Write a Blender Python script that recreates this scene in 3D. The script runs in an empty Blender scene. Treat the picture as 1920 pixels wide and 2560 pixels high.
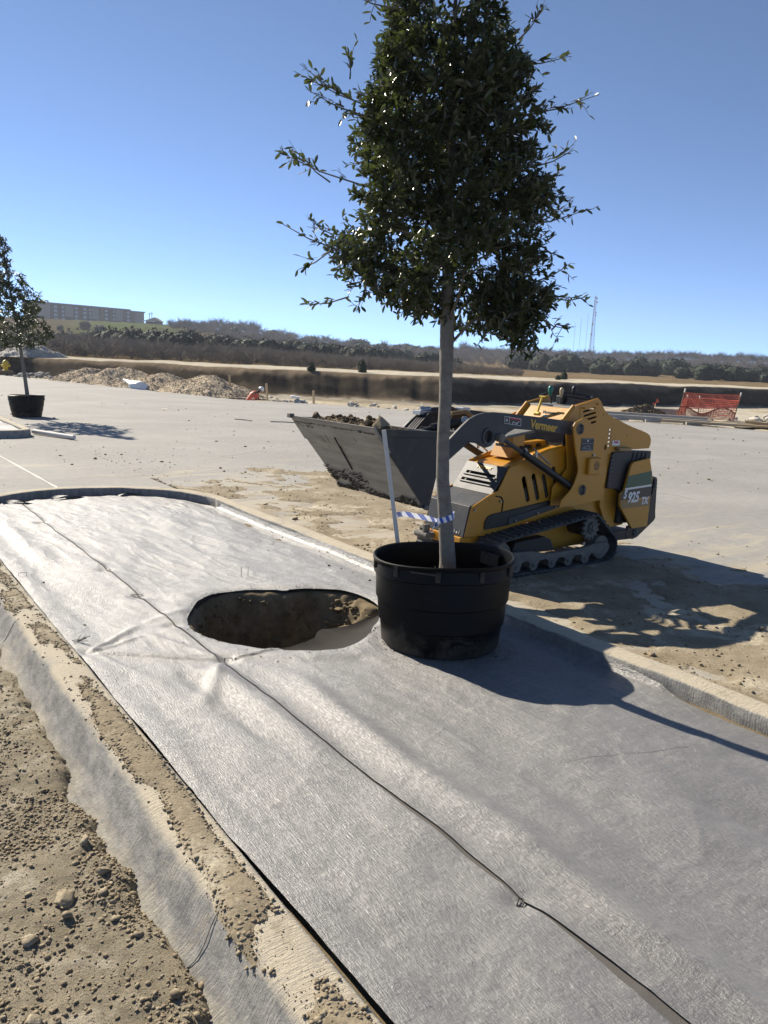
import bpy, bmesh, math, random
import numpy as np
from mathutils import Vector, Matrix
from mathutils.geometry import tessellate_polygon

random.seed(7)
rng = np.random.default_rng(7)
R = math.radians
scene = bpy.context.scene
COL = scene.collection

# ------------------------------------------------------------------ camera
CAM_H, PITCH, ROLL, FPX = 1.65, R(10.55), R(2.5), 1922.0
fw = Vector((0, math.cos(PITCH), -math.sin(PITCH)))
up0 = Vector((0, math.sin(PITCH), math.cos(PITCH)))
rt0 = Vector((1, 0, 0))
rt = rt0 * math.cos(ROLL) + up0 * math.sin(ROLL)
up = up0 * math.cos(ROLL) - rt0 * math.sin(ROLL)
cd = bpy.data.cameras.new("camera")
cam = bpy.data.objects.new("camera", cd)
COL.objects.link(cam)
M = Matrix((rt, up, -fw)).transposed().to_4x4()
M.translation = Vector((0, 0, CAM_H))
cam.matrix_world = M
cd.sensor_fit = 'VERTICAL'
cd.sensor_height = 36.0
cd.lens = 36.0 * FPX / 2560.0
cd.clip_start = 0.05
cd.clip_end = 5000
scene.camera = cam

# ------------------------------------------------------------------ light
SUN_EL = R(34.0)
SUN_DIR = Vector((-0.717, 0.697, 0)).normalized() * math.cos(SUN_EL) + Vector((0, 0, math.sin(SUN_EL)))
world = bpy.data.worlds.new("World")
scene.world = world
world.use_nodes = True
wt = world.node_tree
bg = wt.nodes["Background"]
sky = wt.nodes.new("ShaderNodeTexSky")
sky.sky_type = 'NISHITA'
sky.sun_disc = False
sky.sun_elevation = SUN_EL
sky.sun_rotation = math.atan2(SUN_DIR.x, SUN_DIR.y)
sky.altitude = 5000
sky.air_density = 0.6
sky.dust_density = 0.0
sky.ozone_density = 8.0
hs_ = wt.nodes.new("ShaderNodeHueSaturation")
hs_.inputs["Saturation"].default_value = 0.88
hs_.inputs["Hue"].default_value = 0.491
wt.links.new(sky.outputs[0], hs_.inputs["Color"])
wt.links.new(hs_.outputs[0], bg.inputs[0])
bg.inputs[1].default_value = 0.118
sd = bpy.data.lights.new("sun", 'SUN')
sd.energy = 5.0
sd.angle = R(0.53)
sd.color = (1.0, 0.91, 0.765)
sun = bpy.data.objects.new("sun", sd)
COL.objects.link(sun)
sun.rotation_euler = SUN_DIR.to_track_quat('Z', 'Y').to_euler()
vs = scene.view_settings
vs.view_transform = 'Standard'
vs.look = 'None'
vs.exposure = 0.88
vs.gamma = 1.0
vs.use_curve_mapping = False
scene.cycles.max_bounces = 6

# ------------------------------------------------------------------ numpy noise
def _h(ix, iy, seed):
    n = (ix.astype(np.int64) * 374761393 + iy.astype(np.int64) * 668265263 + seed * 144665) & 0x7fffffff
    n = ((n ^ (n >> 13)) * 1274126177) & 0x7fffffff
    n = (n ^ (n >> 16)) & 0xffff
    return n / 65535.0

def vnoise(x, y, seed=0):
    x = np.asarray(x, float); y = np.asarray(y, float)
    ix = np.floor(x); iy = np.floor(y)
    fx = x - ix; fy = y - iy
    fx = fx * fx * fx * (fx * (fx * 6 - 15) + 10); fy = fy * fy * fy * (fy * (fy * 6 - 15) + 10)
    a = _h(ix, iy, seed); b = _h(ix + 1, iy, seed); c = _h(ix, iy + 1, seed); d = _h(ix + 1, iy + 1, seed)
    return (a * (1 - fx) + b * fx) * (1 - fy) + (c * (1 - fx) + d * fx) * fy

def fbm(x, y, seed=0, oct=4, gain=0.5):
    s = 0; a = 1.0; t = 0
    x = np.asarray(x, float); y = np.asarray(y, float)
    for k in range(oct):
        s = s + a * vnoise(x, y, seed + k * 17); t += a; a *= gain
        x, y = x * 2.03 + 3.1 + 0.3 * y, y * 2.03 - 1.7 - 0.3 * x * 0.49
    return s / t

def sstep(a, b, x):
    t = np.clip((np.asarray(x, float) - a) / (b - a), 0, 1)
    return t * t * (3 - 2 * t)

# ------------------------------------------------------------------ materials
class NT:
    def __init__(s, name):
        s.m = bpy.data.materials.new(name); s.m.use_nodes = True
        s.t = s.m.node_tree; s.N = s.t.nodes; s.b = s.N["Principled BSDF"]
        s.out = s.N["Material Output"]
    def n(s, typ, **k):
        o = s.N.new("ShaderNode" + typ)
        for a, v in k.items(): setattr(o, a, v)
        return o
    def l(s, a, b): s.t.links.new(a, b)
    def set(s, node, **k):
        for a, v in k.items(): node.inputs[a.replace('_', ' ')].default_value = v
    def coord(s, scale=(1, 1, 1), rotz=0.0, world=False):
        tc = s.n("NewGeometry") if world else s.n("TexCoord")
        mp = s.n("Mapping"); mp.vector_type = 'POINT'
        mp.inputs["Rotation"].default_value = (0, 0, rotz); mp.inputs["Scale"].default_value = scale
        s.l(tc.outputs["Position" if world else "Object"], mp.inputs["Vector"])
        return mp.outputs[0]
    def noise(s, vec, scale=5, detail=4, rough=0.55, dist=0.0):
        o = s.n("TexNoise"); o.inputs["Scale"].default_value = scale; o.inputs["Detail"].default_value = detail
        o.inputs["Roughness"].default_value = rough; o.inputs["Distortion"].default_value = dist
        if vec is not None: s.l(vec, o.inputs["Vector"])
        return o.outputs[0]
    def ramp(s, fac, *stops):
        o = s.n("ValToRGB"); e = o.color_ramp.elements
        while len(e) < len(stops): e.new(0.5)
        for i, (p, c) in enumerate(stops):
            e[i].position = p; e[i].color = (*c, 1) if not isinstance(c, (int, float)) else (c, c, c, 1)
        s.l(fac, o.inputs[0]); return o.outputs[0]
    def mix(s, fac, a, b, mode='MIX'):
        o = s.n("Mix"); o.data_type = 'RGBA'; o.blend_type = mode
        for sock, v in ((o.inputs[0], fac), (o.inputs[6], a), (o.inputs[7], b)):
            if isinstance(v, (int, float)): sock.default_value = v
            elif isinstance(v, tuple): sock.default_value = (*v, 1)
            else: s.l(v, sock)
        return o.outputs[2]
    def math(s, op, a, b=0.0):
        o = s.n("Math"); o.operation = op
        for i, v in enumerate((a, b)):
            if isinstance(v, (int, float)): o.inputs[i].default_value = v
            else: s.l(v, o.inputs[i])
        return o.outputs[0]
    def bump(s, h, strength=0.3, dist=0.01):
        o = s.n("Bump"); o.inputs["Strength"].default_value = strength; o.inputs["Distance"].default_value = dist
        s.l(h, o.inputs["Height"]); s.l(o.outputs[0], s.b.inputs["Normal"]); return o
    def color(s, c):
        if isinstance(c, tuple): s.b.inputs["Base Color"].default_value = (*c, 1)
        else: s.l(c, s.b.inputs["Base Color"])
    def rough(s, r):
        if isinstance(r, (int, float)): s.b.inputs["Roughness"].default_value = r
        else: s.l(r, s.b.inputs["Roughness"])

def simple(name, col, rough=0.6, metal=0.0, dust=0.0, dustcol=(0.36, 0.31, 0.22), dscale=6.0, var=0.12, spec=0.5, bump=0.0, bscale=60):
    k = NT(name)
    v = k.coord()
    n1 = k.noise(v, dscale * 2.3, 5)
    c = k.mix(k.ramp(n1, (0.3, 1 - var), (0.7, 1 + 0.0)), (0, 0, 0), col, 'MIX') if False else None
    base = k.mix(k.math('MULTIPLY', n1, var * 2), col, tuple(x * 0.55 for x in col))
    if dust > 0:
        d = k.ramp(k.noise(v, dscale, 6, 0.65), (0.62 - 0.35 * dust, 0.0), (0.85 - 0.2 * dust, dust))
        base = k.mix(d, base, dustcol)
        k.rough(k.math('ADD', k.math('MULTIPLY', d, 0.4), rough))
    else:
        k.rough(rough)
    k.color(base)
    k.set(k.b, Metallic=metal)
    k.b.inputs["Specular IOR Level"].default_value = spec
    if bump: k.bump(k.noise(v, bscale, 4), bump, 0.004)
    return k.m

# island frame: u runs along the island away from the viewer, n across it
UD = Vector((-0.588, 0.809, 0)).normalized()
ND = Vector((0.809, 0.588, 0)).normalized()
ISL_ROT = math.atan2(ND.y, ND.x)          # local x = n, local y = u
def UN(u, n, z=0.0): return Vector((UD.x * u + ND.x * n, UD.y * u + ND.y * n, z))

def m_concrete():
    k = NT("street_concrete")
    v = k.coord(rotz=0)
    vs_ = k.coord((0.55, 2.2, 1), rotz=R(-20))
    geo = k.n("TexCoord")
    sep = k.n("SeparateXYZ"); k.l(geo.outputs["Object"], sep.inputs[0])      # local x = n, y = u
    fine = k.noise(v, 9, 8, 0.7)
    base = k.mix(k.ramp(fine, (0.3, 0.0), (0.7, 1.0)), (0.28, 0.27, 0.25), (0.355, 0.342, 0.316))
    st = k.noise(vs_, 1.1, 9, 0.68, 0.6)
    dn = k.math('SUBTRACT', 1.0, k.math('MULTIPLY', k.math('ABSOLUTE', k.math('SUBTRACT', sep.outputs[0], 4.6)), 0.16))
    far = k.n('MapRange'); far.inputs[1].default_value = 7.5; far.inputs[2].default_value = 13.0; far.inputs[3].default_value = 1.0; far.inputs[4].default_value = 0.25
    k.l(sep.outputs[1], far.inputs[0])
    dn = k.math('MAXIMUM', k.math('MULTIPLY', k.math('MINIMUM', dn, 1.0), far.outputs[0]), 0.15)
    dust = k.ramp(k.math('ADD', st, k.math('MULTIPLY', k.math('SUBTRACT', dn, 0.5), 0.30)), (0.49, 0.0), (0.60, 0.75), (0.72, 0.9))
    base = k.mix(dust, base, (0.425, 0.38, 0.295))
    br = k.noise(k.coord((0.8, 1.5, 1), rotz=R(25)), 1.7, 10, 0.72, 0.4)
    brm = k.ramp(k.math('ADD', br, k.math('MULTIPLY', k.math('SUBTRACT', dn, 0.75), 0.34)), (0.53, 0.0), (0.62, 0.85))
    base = k.mix(brm, base, (0.30, 0.245, 0.17))
    stain = k.ramp(k.noise(v, 0.45, 5), (0.4, 0.86), (0.65, 1.0))
    base = k.mix(1.0, base, stain, 'MULTIPLY')
    k.color(base); k.rough(0.85)
    k.b.inputs["Specular IOR Level"].default_value = 0.25
    k.bump(k.math('ADD', k.noise(v, 55, 6, 0.7), k.math('MULTIPLY', brm, 0.5)), 0.5, 0.008)
    return k.m

def m_dirt(name, a=(0.27, 0.22, 0.15), b=(0.40, 0.345, 0.25), pale=(0.55, 0.50, 0.39), pale_at=0.62, scale=5, world=True, bs=0.6):
    k = NT(name)
    v = k.coord(world=world)
    n1 = k.noise(v, scale, 8, 0.68)
    c = k.mix(k.ramp(n1, (0.32, 0.0), (0.68, 1.0)), a, b)
    p = k.ramp(k.noise(v, scale * 0.5, 7, 0.7, 0.5), (pale_at, 0.0), (pale_at + 0.1, 0.8))
    c = k.mix(p, c, pale)
    sp = k.ramp(k.noise(v, scale * 26, 3, 0.6), (0.35, 0.75), (0.6, 1.0))
    c = k.mix(1.0, c, sp, 'MULTIPLY')
    k.color(c); k.rough(0.95); k.b.inputs["Specular IOR Level"].default_value = 0.15
    k.bump(k.noise(v, scale * 14, 7, 0.75), bs, 0.012)
    return k.m

def m_kerb():
    k = NT("kerb_concrete")
    v = k.coord(); g = k.n("NewGeometry"); sep = k.n("SeparateXYZ"); k.l(g.outputs["Normal"], sep.inputs[0])
    grey = k.mix(k.ramp(k.noise(k.coord((9, 3, 3)), 3, 8, 0.72), (0.35, 0.0), (0.65, 1.0)), (0.17, 0.168, 0.162), (0.36, 0.345, 0.31))
    flat = k.ramp(k.math('ADD', sep.outputs[2], k.math('MULTIPLY', k.math('SUBTRACT', k.noise(v, 9, 6, 0.7), 0.5), 0.3)), (0.62, 0.0), (1.02, 0.46))
    so = k.n('SeparateXYZ'); k.l(v, so.inputs[0]); hi = k.ramp(so.outputs[2], (0.05, 0.35), (0.135, 1.0))
    flat = k.math('MULTIPLY', flat, hi)
    dust = k.ramp(k.math('ADD', k.noise(v, 3.4, 9, 0.72, 0.3), k.math('SUBTRACT', flat, 0.20)), (0.36, 0.0), (0.72, 0.95))
    c = k.mix(dust, grey, (0.50, 0.44, 0.335))
    br = k.ramp(k.math('ADD', k.noise(v, 4.3, 8, 0.75, 0.3), k.math('MULTIPLY', flat, 0.12)), (0.60, 0.0), (0.68, 0.6))
    c = k.mix(br, c, (0.29, 0.24, 0.17))
    k.color(c); k.rough(0.9); k.b.inputs["Specular IOR Level"].default_value = 0.2
    streak = k.noise(k.coord((10, 120, 10), rotz=R(6)), 1.0, 6, 0.75)
    k.bump(k.math('ADD', k.math('MULTIPLY', streak, 1.3), k.noise(v, 70, 5, 0.7)), 0.8, 0.008)
    return k.m

def m_fabric():
    k = NT("ground_fabric")
    # fibres run mostly along the roll (local y = u)
    f1 = k.noise(k.coord((260, 42, 60), rotz=R(8)), 1.0, 4, 0.65)
    f2 = k.noise(k.coord((150, 26, 40), rotz=R(-24)), 1.0, 4, 0.65)
    blotch = k.noise(k.coord((3.2, 7.5, 1), rotz=R(10)), 2.0, 9, 0.72)
    bl2 = k.noise(k.coord((1, 1, 1)), 1.3, 4, 0.6)
    fib = k.math('ADD', k.math('MULTIPLY', f1, 0.6), k.math('MULTIPLY', f2, 0.4))
    c = k.mix(k.ramp(fib, (0.40, 0.0), (0.66, 1.0)), (0.024, 0.022, 0.020), (0.195, 0.177, 0.158))
    c = k.mix(k.ramp(blotch, (0.38, 0.0), (0.60, 1.0)), k.mix(0.68, c, (0.022, 0.022, 0.023)), c)
    st2 = k.noise(k.coord((7, 34, 1), rotz=R(14)), 1.0, 6, 0.7)
    c = k.mix(k.ramp(st2, (0.36, 0.0), (0.66, 1.0)), k.mix(0.42, c, (0.02, 0.02, 0.021)), c)
    c = k.mix(1.0, c, k.ramp(k.noise(k.coord((1, 2.2, 1), rotz=R(25)), 2.6, 4, 0.6, 0.4), (0.36, 0.62), (0.62, 1.05)), 'MULTIPLY')
    c = k.mix(k.ramp(bl2, (0.55, 0.0), (0.75, 0.35)), c, (0.18, 0.15, 0.115))
    k.color(c)
    gl = k.ramp(fib, (0.40, 0.68), (0.68, 0.38))
    k.rough(gl)
    k.b.inputs["Specular IOR Level"].default_value = 0.9
    k.b.inputs["IOR"].default_value = 1.85
    k.b.inputs["Sheen Weight"].default_value = 0.2
    k.b.inputs["Sheen Roughness"].default_value = 0.4
    h = k.math('ADD', k.math('MULTIPLY', fib, 1.3), k.math('MULTIPLY', blotch, 1.0))
    k.bump(h, 0.9, 0.006)
    return k.m

def m_leaf(name, top, under, rough=0.32):
    k = NT(name)
    g = k.n("NewGeometry")
    oi = k.noise(k.coord(), 6.0, 2)
    t = k.mix(k.ramp(oi, (0.35, 0.0), (0.65, 1.0)), top, tuple(x * 1.9 for x in top))
    c = k.mix(g.outputs["Backfacing"], t, under)
    k.color(c); k.rough(rough)
    k.b.inputs["Specular IOR Level"].default_value = 0.6
    tr = k.n("BsdfTranslucent"); k.l(k.mix(0.5, c, (0.12, 0.16, 0.02)), tr.inputs[0])
    mx = k.n("MixShader"); mx.inputs[0].default_value = 0.26
    k.l(k.b.outputs[0], mx.inputs[1]); k.l(tr.outputs[0], mx.inputs[2]); k.l(mx.outputs[0], k.out.inputs[0])
    return k.m

def m_bark():
    k = NT("oak_bark")
    v = k.coord((22, 22, 26))
    c = k.mix(k.ramp(k.noise(v, 1.0, 6, 0.7), (0.3, 0.0), (0.7, 1.0)), (0.115, 0.103, 0.085), (0.215, 0.195, 0.163))
    band = k.ramp(k.noise(k.coord((34, 34, 120)), 1.0, 3), (0.28, 0.72), (0.36, 1.0))
    c = k.mix(1.0, c, band, 'MULTIPLY')
    moss = k.ramp(k.noise(k.coord((6, 6, 5)), 1.0, 5), (0.60, 0.0), (0.72, 0.55))
    c = k.mix(moss, c, (0.085, 0.075, 0.05))
    k.color(c); k.rough(0.85); k.bump(k.noise(v, 1.6, 6, 0.7), 0.3, 0.004)
    return k.m

def m_yellow():
    k = NT("loader_yellow")
    v = k.coord()
    d = k.ramp(k.noise(v, 5.0, 8, 0.7), (0.5, 0.0), (0.78, 0.5))
    c = k.mix(d, (0.48, 0.218, 0.011), (0.33, 0.225, 0.09))
    sp = k.ramp(k.noise(v, 40, 4, 0.6), (0.25, 0.8), (0.45, 1.0))
    c = k.mix(1.0, c, sp, 'MULTIPLY')
    scr = k.ramp(k.noise(k.coord((9, 9, 140)), 1.0, 5, 0.7, 0.8), (0.70, 0.0), (0.74, 0.55))
    c = k.mix(scr, c, (0.20, 0.16, 0.11))
    sp2 = k.ramp(k.noise(v, 22, 6, 0.75), (0.63, 0.0), (0.70, 0.6))
    c = k.mix(sp2, c, (0.22, 0.175, 0.11))
    k.color(c); k.rough(k.math('ADD', k.math('MULTIPLY', d, 0.4), 0.36))
    k.bump(k.noise(v, 90, 3), 0.04, 0.002)
    return k.m

def m_pot():
    k = NT("black_pot_plastic")
    v = k.coord(); tc = k.n("TexCoord"); sep = k.n("SeparateXYZ"); k.l(tc.outputs["Object"], sep.inputs[0])
    low = k.math('SUBTRACT', 0.62, k.math('MULTIPLY', sep.outputs[2], 3.2))
    n1 = k.noise(v, 7, 8, 0.72, 0.6)
    d = k.ramp(k.math('ADD', n1, k.math('MULTIPLY', k.math('MAXIMUM', low, -0.25), 0.45)), (0.62, 0.0), (0.78, 0.55))
    sc = k.ramp(k.noise(k.coord((3, 3, 22)), 2.0, 6, 0.7), (0.60, 0.0), (0.75, 0.25))
    c = k.mix(k.math('MAXIMUM', d, sc), (0.0028, 0.0028, 0.003), (0.10, 0.088, 0.068))
    k.b.inputs['Specular IOR Level'].default_value = 0.15
    k.color(c); k.rough(k.math('ADD', k.math('MULTIPLY', d, 0.4), 0.42))
    k.bump(k.noise(v, 70, 4), 0.12, 0.003)
    return k.m

def m_bucket():
    k = NT("bucket_steel")
    v = k.coord()
    st = k.noise(k.coord((6, 1.3, 6), rotz=0), 1.6, 8, 0.7, 0.2)
    c = k.mix(k.ramp(st, (0.35, 0.0), (0.65, 1.0)), (0.19, 0.175, 0.145), (0.34, 0.315, 0.265))
    mud = k.ramp(k.noise(v, 3.2, 9, 0.75, 0.7), (0.62, 0.0), (0.67, 0.9))
    c = k.mix(mud, c, (0.10, 0.07, 0.035))
    k.color(c); k.rough(0.62); k.set(k.b, Metallic=0.25)
    k.bump(k.math('ADD', k.noise(v, 26, 6, 0.7), k.math('MULTIPLY', mud, 1.2)), 0.4, 0.006)
    return k.m

MAT = {}
def mats():
    M_ = MAT
    M_['concrete'] = m_concrete(); M_['kerb'] = m_kerb(); M_['fabric'] = m_fabric()
    k = NT("fabric_shaded"); k.color(k.mix(k.noise(k.coord((60, 200, 60)), 1.0, 4), (0.032, 0.031, 0.030), (0.085, 0.08, 0.076))); k.rough(0.9); k.b.inputs["Specular IOR Level"].default_value = 0.1  # matte copy of the fabric with the hole flaps' shade put into its colour
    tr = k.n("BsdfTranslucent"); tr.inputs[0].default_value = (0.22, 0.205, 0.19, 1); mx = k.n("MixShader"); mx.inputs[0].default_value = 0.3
    k.l(k.b.outputs[0], mx.inputs[1]); k.l(tr.outputs[0], mx.inputs[2]); k.l(mx.outputs[0], k.out.inputs[0]); M_['fabric_shaded'] = k.m
    M_['fabric_dark'] = simple("fabric_underside", (0.10, 0.092, 0.085), 0.8, bump=0.3, bscale=200)
    M_['dirt'] = m_dirt("road_dirt", (0.26, 0.22, 0.152), (0.41, 0.355, 0.26), (0.58, 0.52, 0.41), 0.55, 8, True, 1.0)
    M_['dirt_b'] = m_dirt("street_dirt_film", (0.23, 0.185, 0.12), (0.36, 0.305, 0.215), (0.54, 0.485, 0.37), 0.53, 3)
    M_['soil'] = m_dirt("pit_soil", (0.14, 0.105, 0.06), (0.26, 0.205, 0.125), (0.34, 0.28, 0.19), 0.66, 7)
    M_['clod'] = m_dirt("clod_dirt", (0.27, 0.215, 0.14), (0.42, 0.355, 0.25), (0.60, 0.54, 0.42), 0.58, 9)
    M_['crumb'] = m_dirt("crumb_dirt", (0.17, 0.13, 0.08), (0.40, 0.335, 0.235), (0.66, 0.60, 0.48), 0.60, 55, True, 0.3)
    M_['darkclod'] = m_dirt("bucket_soil", (0.11, 0.08, 0.05), (0.21, 0.16, 0.10), (0.30, 0.25, 0.17), 0.66, 12)
    M_['gravel'] = m_dirt("limestone_gravel", (0.36, 0.285, 0.195), (0.50, 0.41, 0.295), (0.60, 0.52, 0.40), 0.60, 3)
    M_['gravel_grey'] = m_dirt("grey_gravel", (0.30, 0.28, 0.25), (0.45, 0.42, 0.37), (0.52, 0.50, 0.45), 0.62, 1.5)
    M_['rock_white'] = m_dirt("pale_rock", (0.45, 0.42, 0.36), (0.62, 0.58, 0.50), (0.7, 0.67, 0.6), 0.6, 4)
    M_['bark'] = m_bark()
    M_['twig'] = simple("twig_bark", (0.15, 0.13, 0.105), 0.85)
    M_['leaf'] = m_leaf("oak_leaf", (0.034, 0.042, 0.010), (0.055, 0.066, 0.036), 0.34)
    M_['leaf_far'] = m_leaf("oak_leaf_far", (0.022, 0.033, 0.011), (0.075, 0.088, 0.05), 0.4)
    M_['cedar'] = simple("cedar_foliage", (0.018, 0.034, 0.012), 0.85, var=0.4, dscale=0.4)
    M_['brush'] = simple("bare_brush", (0.20, 0.168, 0.13), 0.95, var=0.4, dscale=0.1)
    M_['bare'] = simple("bare_tree_twigs", (0.15, 0.135, 0.122), 0.95, var=0.3, dscale=0.2)
    M_['pot'] = m_pot()
    M_['yellow'] = m_yellow()
    M_['charcoal'] = simple("loader_charcoal", (0.055, 0.057, 0.062), 0.5, dust=0.3, dustcol=(0.2, 0.19, 0.16), dscale=5, spec=0.3)
    M_['black'] = simple("loader_black", (0.012, 0.012, 0.013), 0.5, dust=0.12, dscale=8)
    M_['rubber'] = simple("track_rubber", (0.030, 0.031, 0.033), 0.75, dust=0.65, dustcol=(0.17, 0.165, 0.15), dscale=7)
    M_['mudsteel'] = simple("muddy_steel", (0.10, 0.095, 0.085), 0.7, dust=0.9, dustcol=(0.22, 0.20, 0.165), dscale=9, bump=0.5)
    M_['steel'] = simple("bright_steel", (0.45, 0.44, 0.42), 0.35, 0.9)
    M_['rod_brown'] = simple("brown_rod", (0.15, 0.07, 0.03), 0.6)  # plain brown for the rod on the far side
    M_['bucket'] = m_bucket()
    M_['bucketside'] = simple("bucket_black", (0.018, 0.019, 0.02), 0.5, dust=0.32, dustcol=(0.17, 0.15, 0.10), dscale=11)
    M_['green'] = simple("decal_green", (0.022, 0.085, 0.045), 0.4)
    M_['white'] = simple("decal_white", (0.72, 0.72, 0.70), 0.5)
    M_['silver'] = simple("decal_silver", (0.52, 0.53, 0.54), 0.45)
    M_['decalblack'] = simple("decal_black", (0.025, 0.022, 0.018), 0.4)
    M_['tan'] = simple("decal_tan", (0.27, 0.17, 0.06), 0.5)
    M_['lettering'] = simple("yellow_lettering", (0.62, 0.36, 0.03), 0.45)
    M_['red'] = simple("decal_red", (0.45, 0.03, 0.03), 0.5)
    M_['teal'] = simple("teal_knob", (0.01, 0.16, 0.12), 0.35)
    M_['cream'] = simple("cream_knob", (0.50, 0.38, 0.22), 0.4)
    M_['greypad'] = simple("grey_pad", (0.13, 0.13, 0.125), 0.7, dust=0.4)
    M_['brightyellow'] = simple("bright_yellow", (0.62, 0.43, 0.02), 0.45)
    M_['stake'] = simple("white_lath", (0.62, 0.60, 0.56), 0.75, bump=0.15)
    M_['wood'] = simple("raw_lumber", (0.52, 0.39, 0.22), 0.8, var=0.2)
    M_['woodgrey'] = simple("weathered_board", (0.36, 0.34, 0.31), 0.85, var=0.3, dscale=2)
    M_['blue'] = simple("tape_blue", (0.03, 0.09, 0.42), 0.35)
    M_['tapewhite'] = simple("tape_white", (0.78, 0.80, 0.84), 0.35)
    M_['wire'] = simple("staple_wire", (0.035, 0.033, 0.032), 0.5, 0.6)
    M_['orange'] = simple("safety_orange", (0.52, 0.095, 0.045), 0.55)
    M_['netdark'] = simple("slumped_net", (0.30, 0.05, 0.02), 0.7)
    M_['skin'] = simple("skin", (0.36, 0.20, 0.13), 0.6)
    M_['denim'] = simple("dark_trousers", (0.04, 0.045, 0.06), 0.9)
    M_['shirt'] = simple("dark_shirt", (0.06, 0.055, 0.05), 0.9)
    M_['hat'] = simple("white_hard_hat", (0.75, 0.74, 0.70), 0.35)
    M_['bag'] = simple("white_plastic_bag", (0.8, 0.8, 0.79), 0.45)
    M_['wall'] = simple("building_brown", (0.095, 0.08, 0.075), 0.9, var=0.1)
    M_['panel'] = simple("building_tan_panel", (0.29, 0.25, 0.215), 0.9, var=0.08)
    M_['roof'] = simple("building_roof", (0.20, 0.16, 0.14), 0.9)
    M_['glass'] = simple("building_glass", (0.30, 0.33, 0.37), 0.12, var=0.02)
    M_['tower'] = simple("galvanised_steel", (0.20, 0.20, 0.21), 0.6, 0.3)
    M_['joint'] = simple("joint_sealant", (0.66, 0.64, 0.58), 0.8, var=0.3, dscale=3)
    M_['perf'] = None
    k = NT("perforated_black")
    vo = k.n("TexVoronoi"); vo.inputs["Scale"].default_value = 85; k.l(k.coord(), vo.inputs["Vector"])
    k.color(k.mix(k.ramp(vo.outputs[0], (0.28, 0.0), (0.40, 1.0)), (0.004, 0.004, 0.004), (0.055, 0.048, 0.038))); k.rough(0.6)
    M_['perf'] = k.m
    k = NT("far_ground")
    v = k.coord(world=True)
    vc = k.n("VertexColor"); vc.layer_name = "tint"
    n1 = k.noise(v, 0.25, 8, 0.7)
    c = k.mix(1.0, vc.outputs[0], k.ramp(n1, (0.3, 0.7), (0.7, 1.12)), 'MULTIPLY')
    c = k.mix(1.0, c, k.ramp(k.noise(v, 2.0, 6, 0.7), (0.3, 0.75), (0.65, 1.08)), 'MULTIPLY')
    k.color(c); k.rough(1.0); k.b.inputs["Specular IOR Level"].default_value = 0.0
    k.bump(k.noise(v, 1.2, 8, 0.75), 0.6, 0.12)
    M_['far'] = k.m
mats()

# ------------------------------------------------------------------ object helpers
def tag(o, label=None, cat=None, group=None, kind=None):
    if label: o["label"] = label
    if cat: o["category"] = cat
    if group: o["group"] = group
    if kind: o["kind"] = kind
    return o

def link(o, parent=None):
    COL.objects.link(o)
    if parent is not None: o.parent = parent
    return o

def mesh_obj(name, verts, faces, mat=None, parent=None, smooth=False, midx=None, mats_=None, loc=None):
    me = bpy.data.meshes.new(name)
    verts = np.asarray(verts, float)
    if isinstance(faces, np.ndarray):
        nf, k = faces.shape
        me.vertices.add(len(verts)); me.vertices.foreach_set("co", verts.ravel())
        me.loops.add(nf * k); me.loops.foreach_set("vertex_index", faces.ravel().astype(np.int32))
        me.polygons.add(nf)
        me.polygons.foreach_set("loop_start", np.arange(0, nf * k, k, dtype=np.int32))
        me.update(calc_edges=True)
    else:
        me.from_pydata([tuple(v) for v in verts], [], faces)
    for m in (mats_ or [mat]):
        if m is not None: me.materials.append(MAT[m] if isinstance(m, str) else m)
    if midx is not None: me.polygons.foreach_set("material_index", np.asarray(midx, np.int32))
    if smooth: me.polygons.foreach_set("use_smooth", np.ones(len(me.polygons), bool))
    me.update()
    o = bpy.data.objects.new(name, me)
    if loc is not None: o.location = loc
    return link(o, parent)

def empty(name, loc=(0, 0, 0), parent=None, rz=0.0):
    o = bpy.data.objects.new(name, None); o.location = loc; o.rotation_euler = (0, 0, rz); o.empty_display_size = 0.2
    return link(o, parent)

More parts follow.
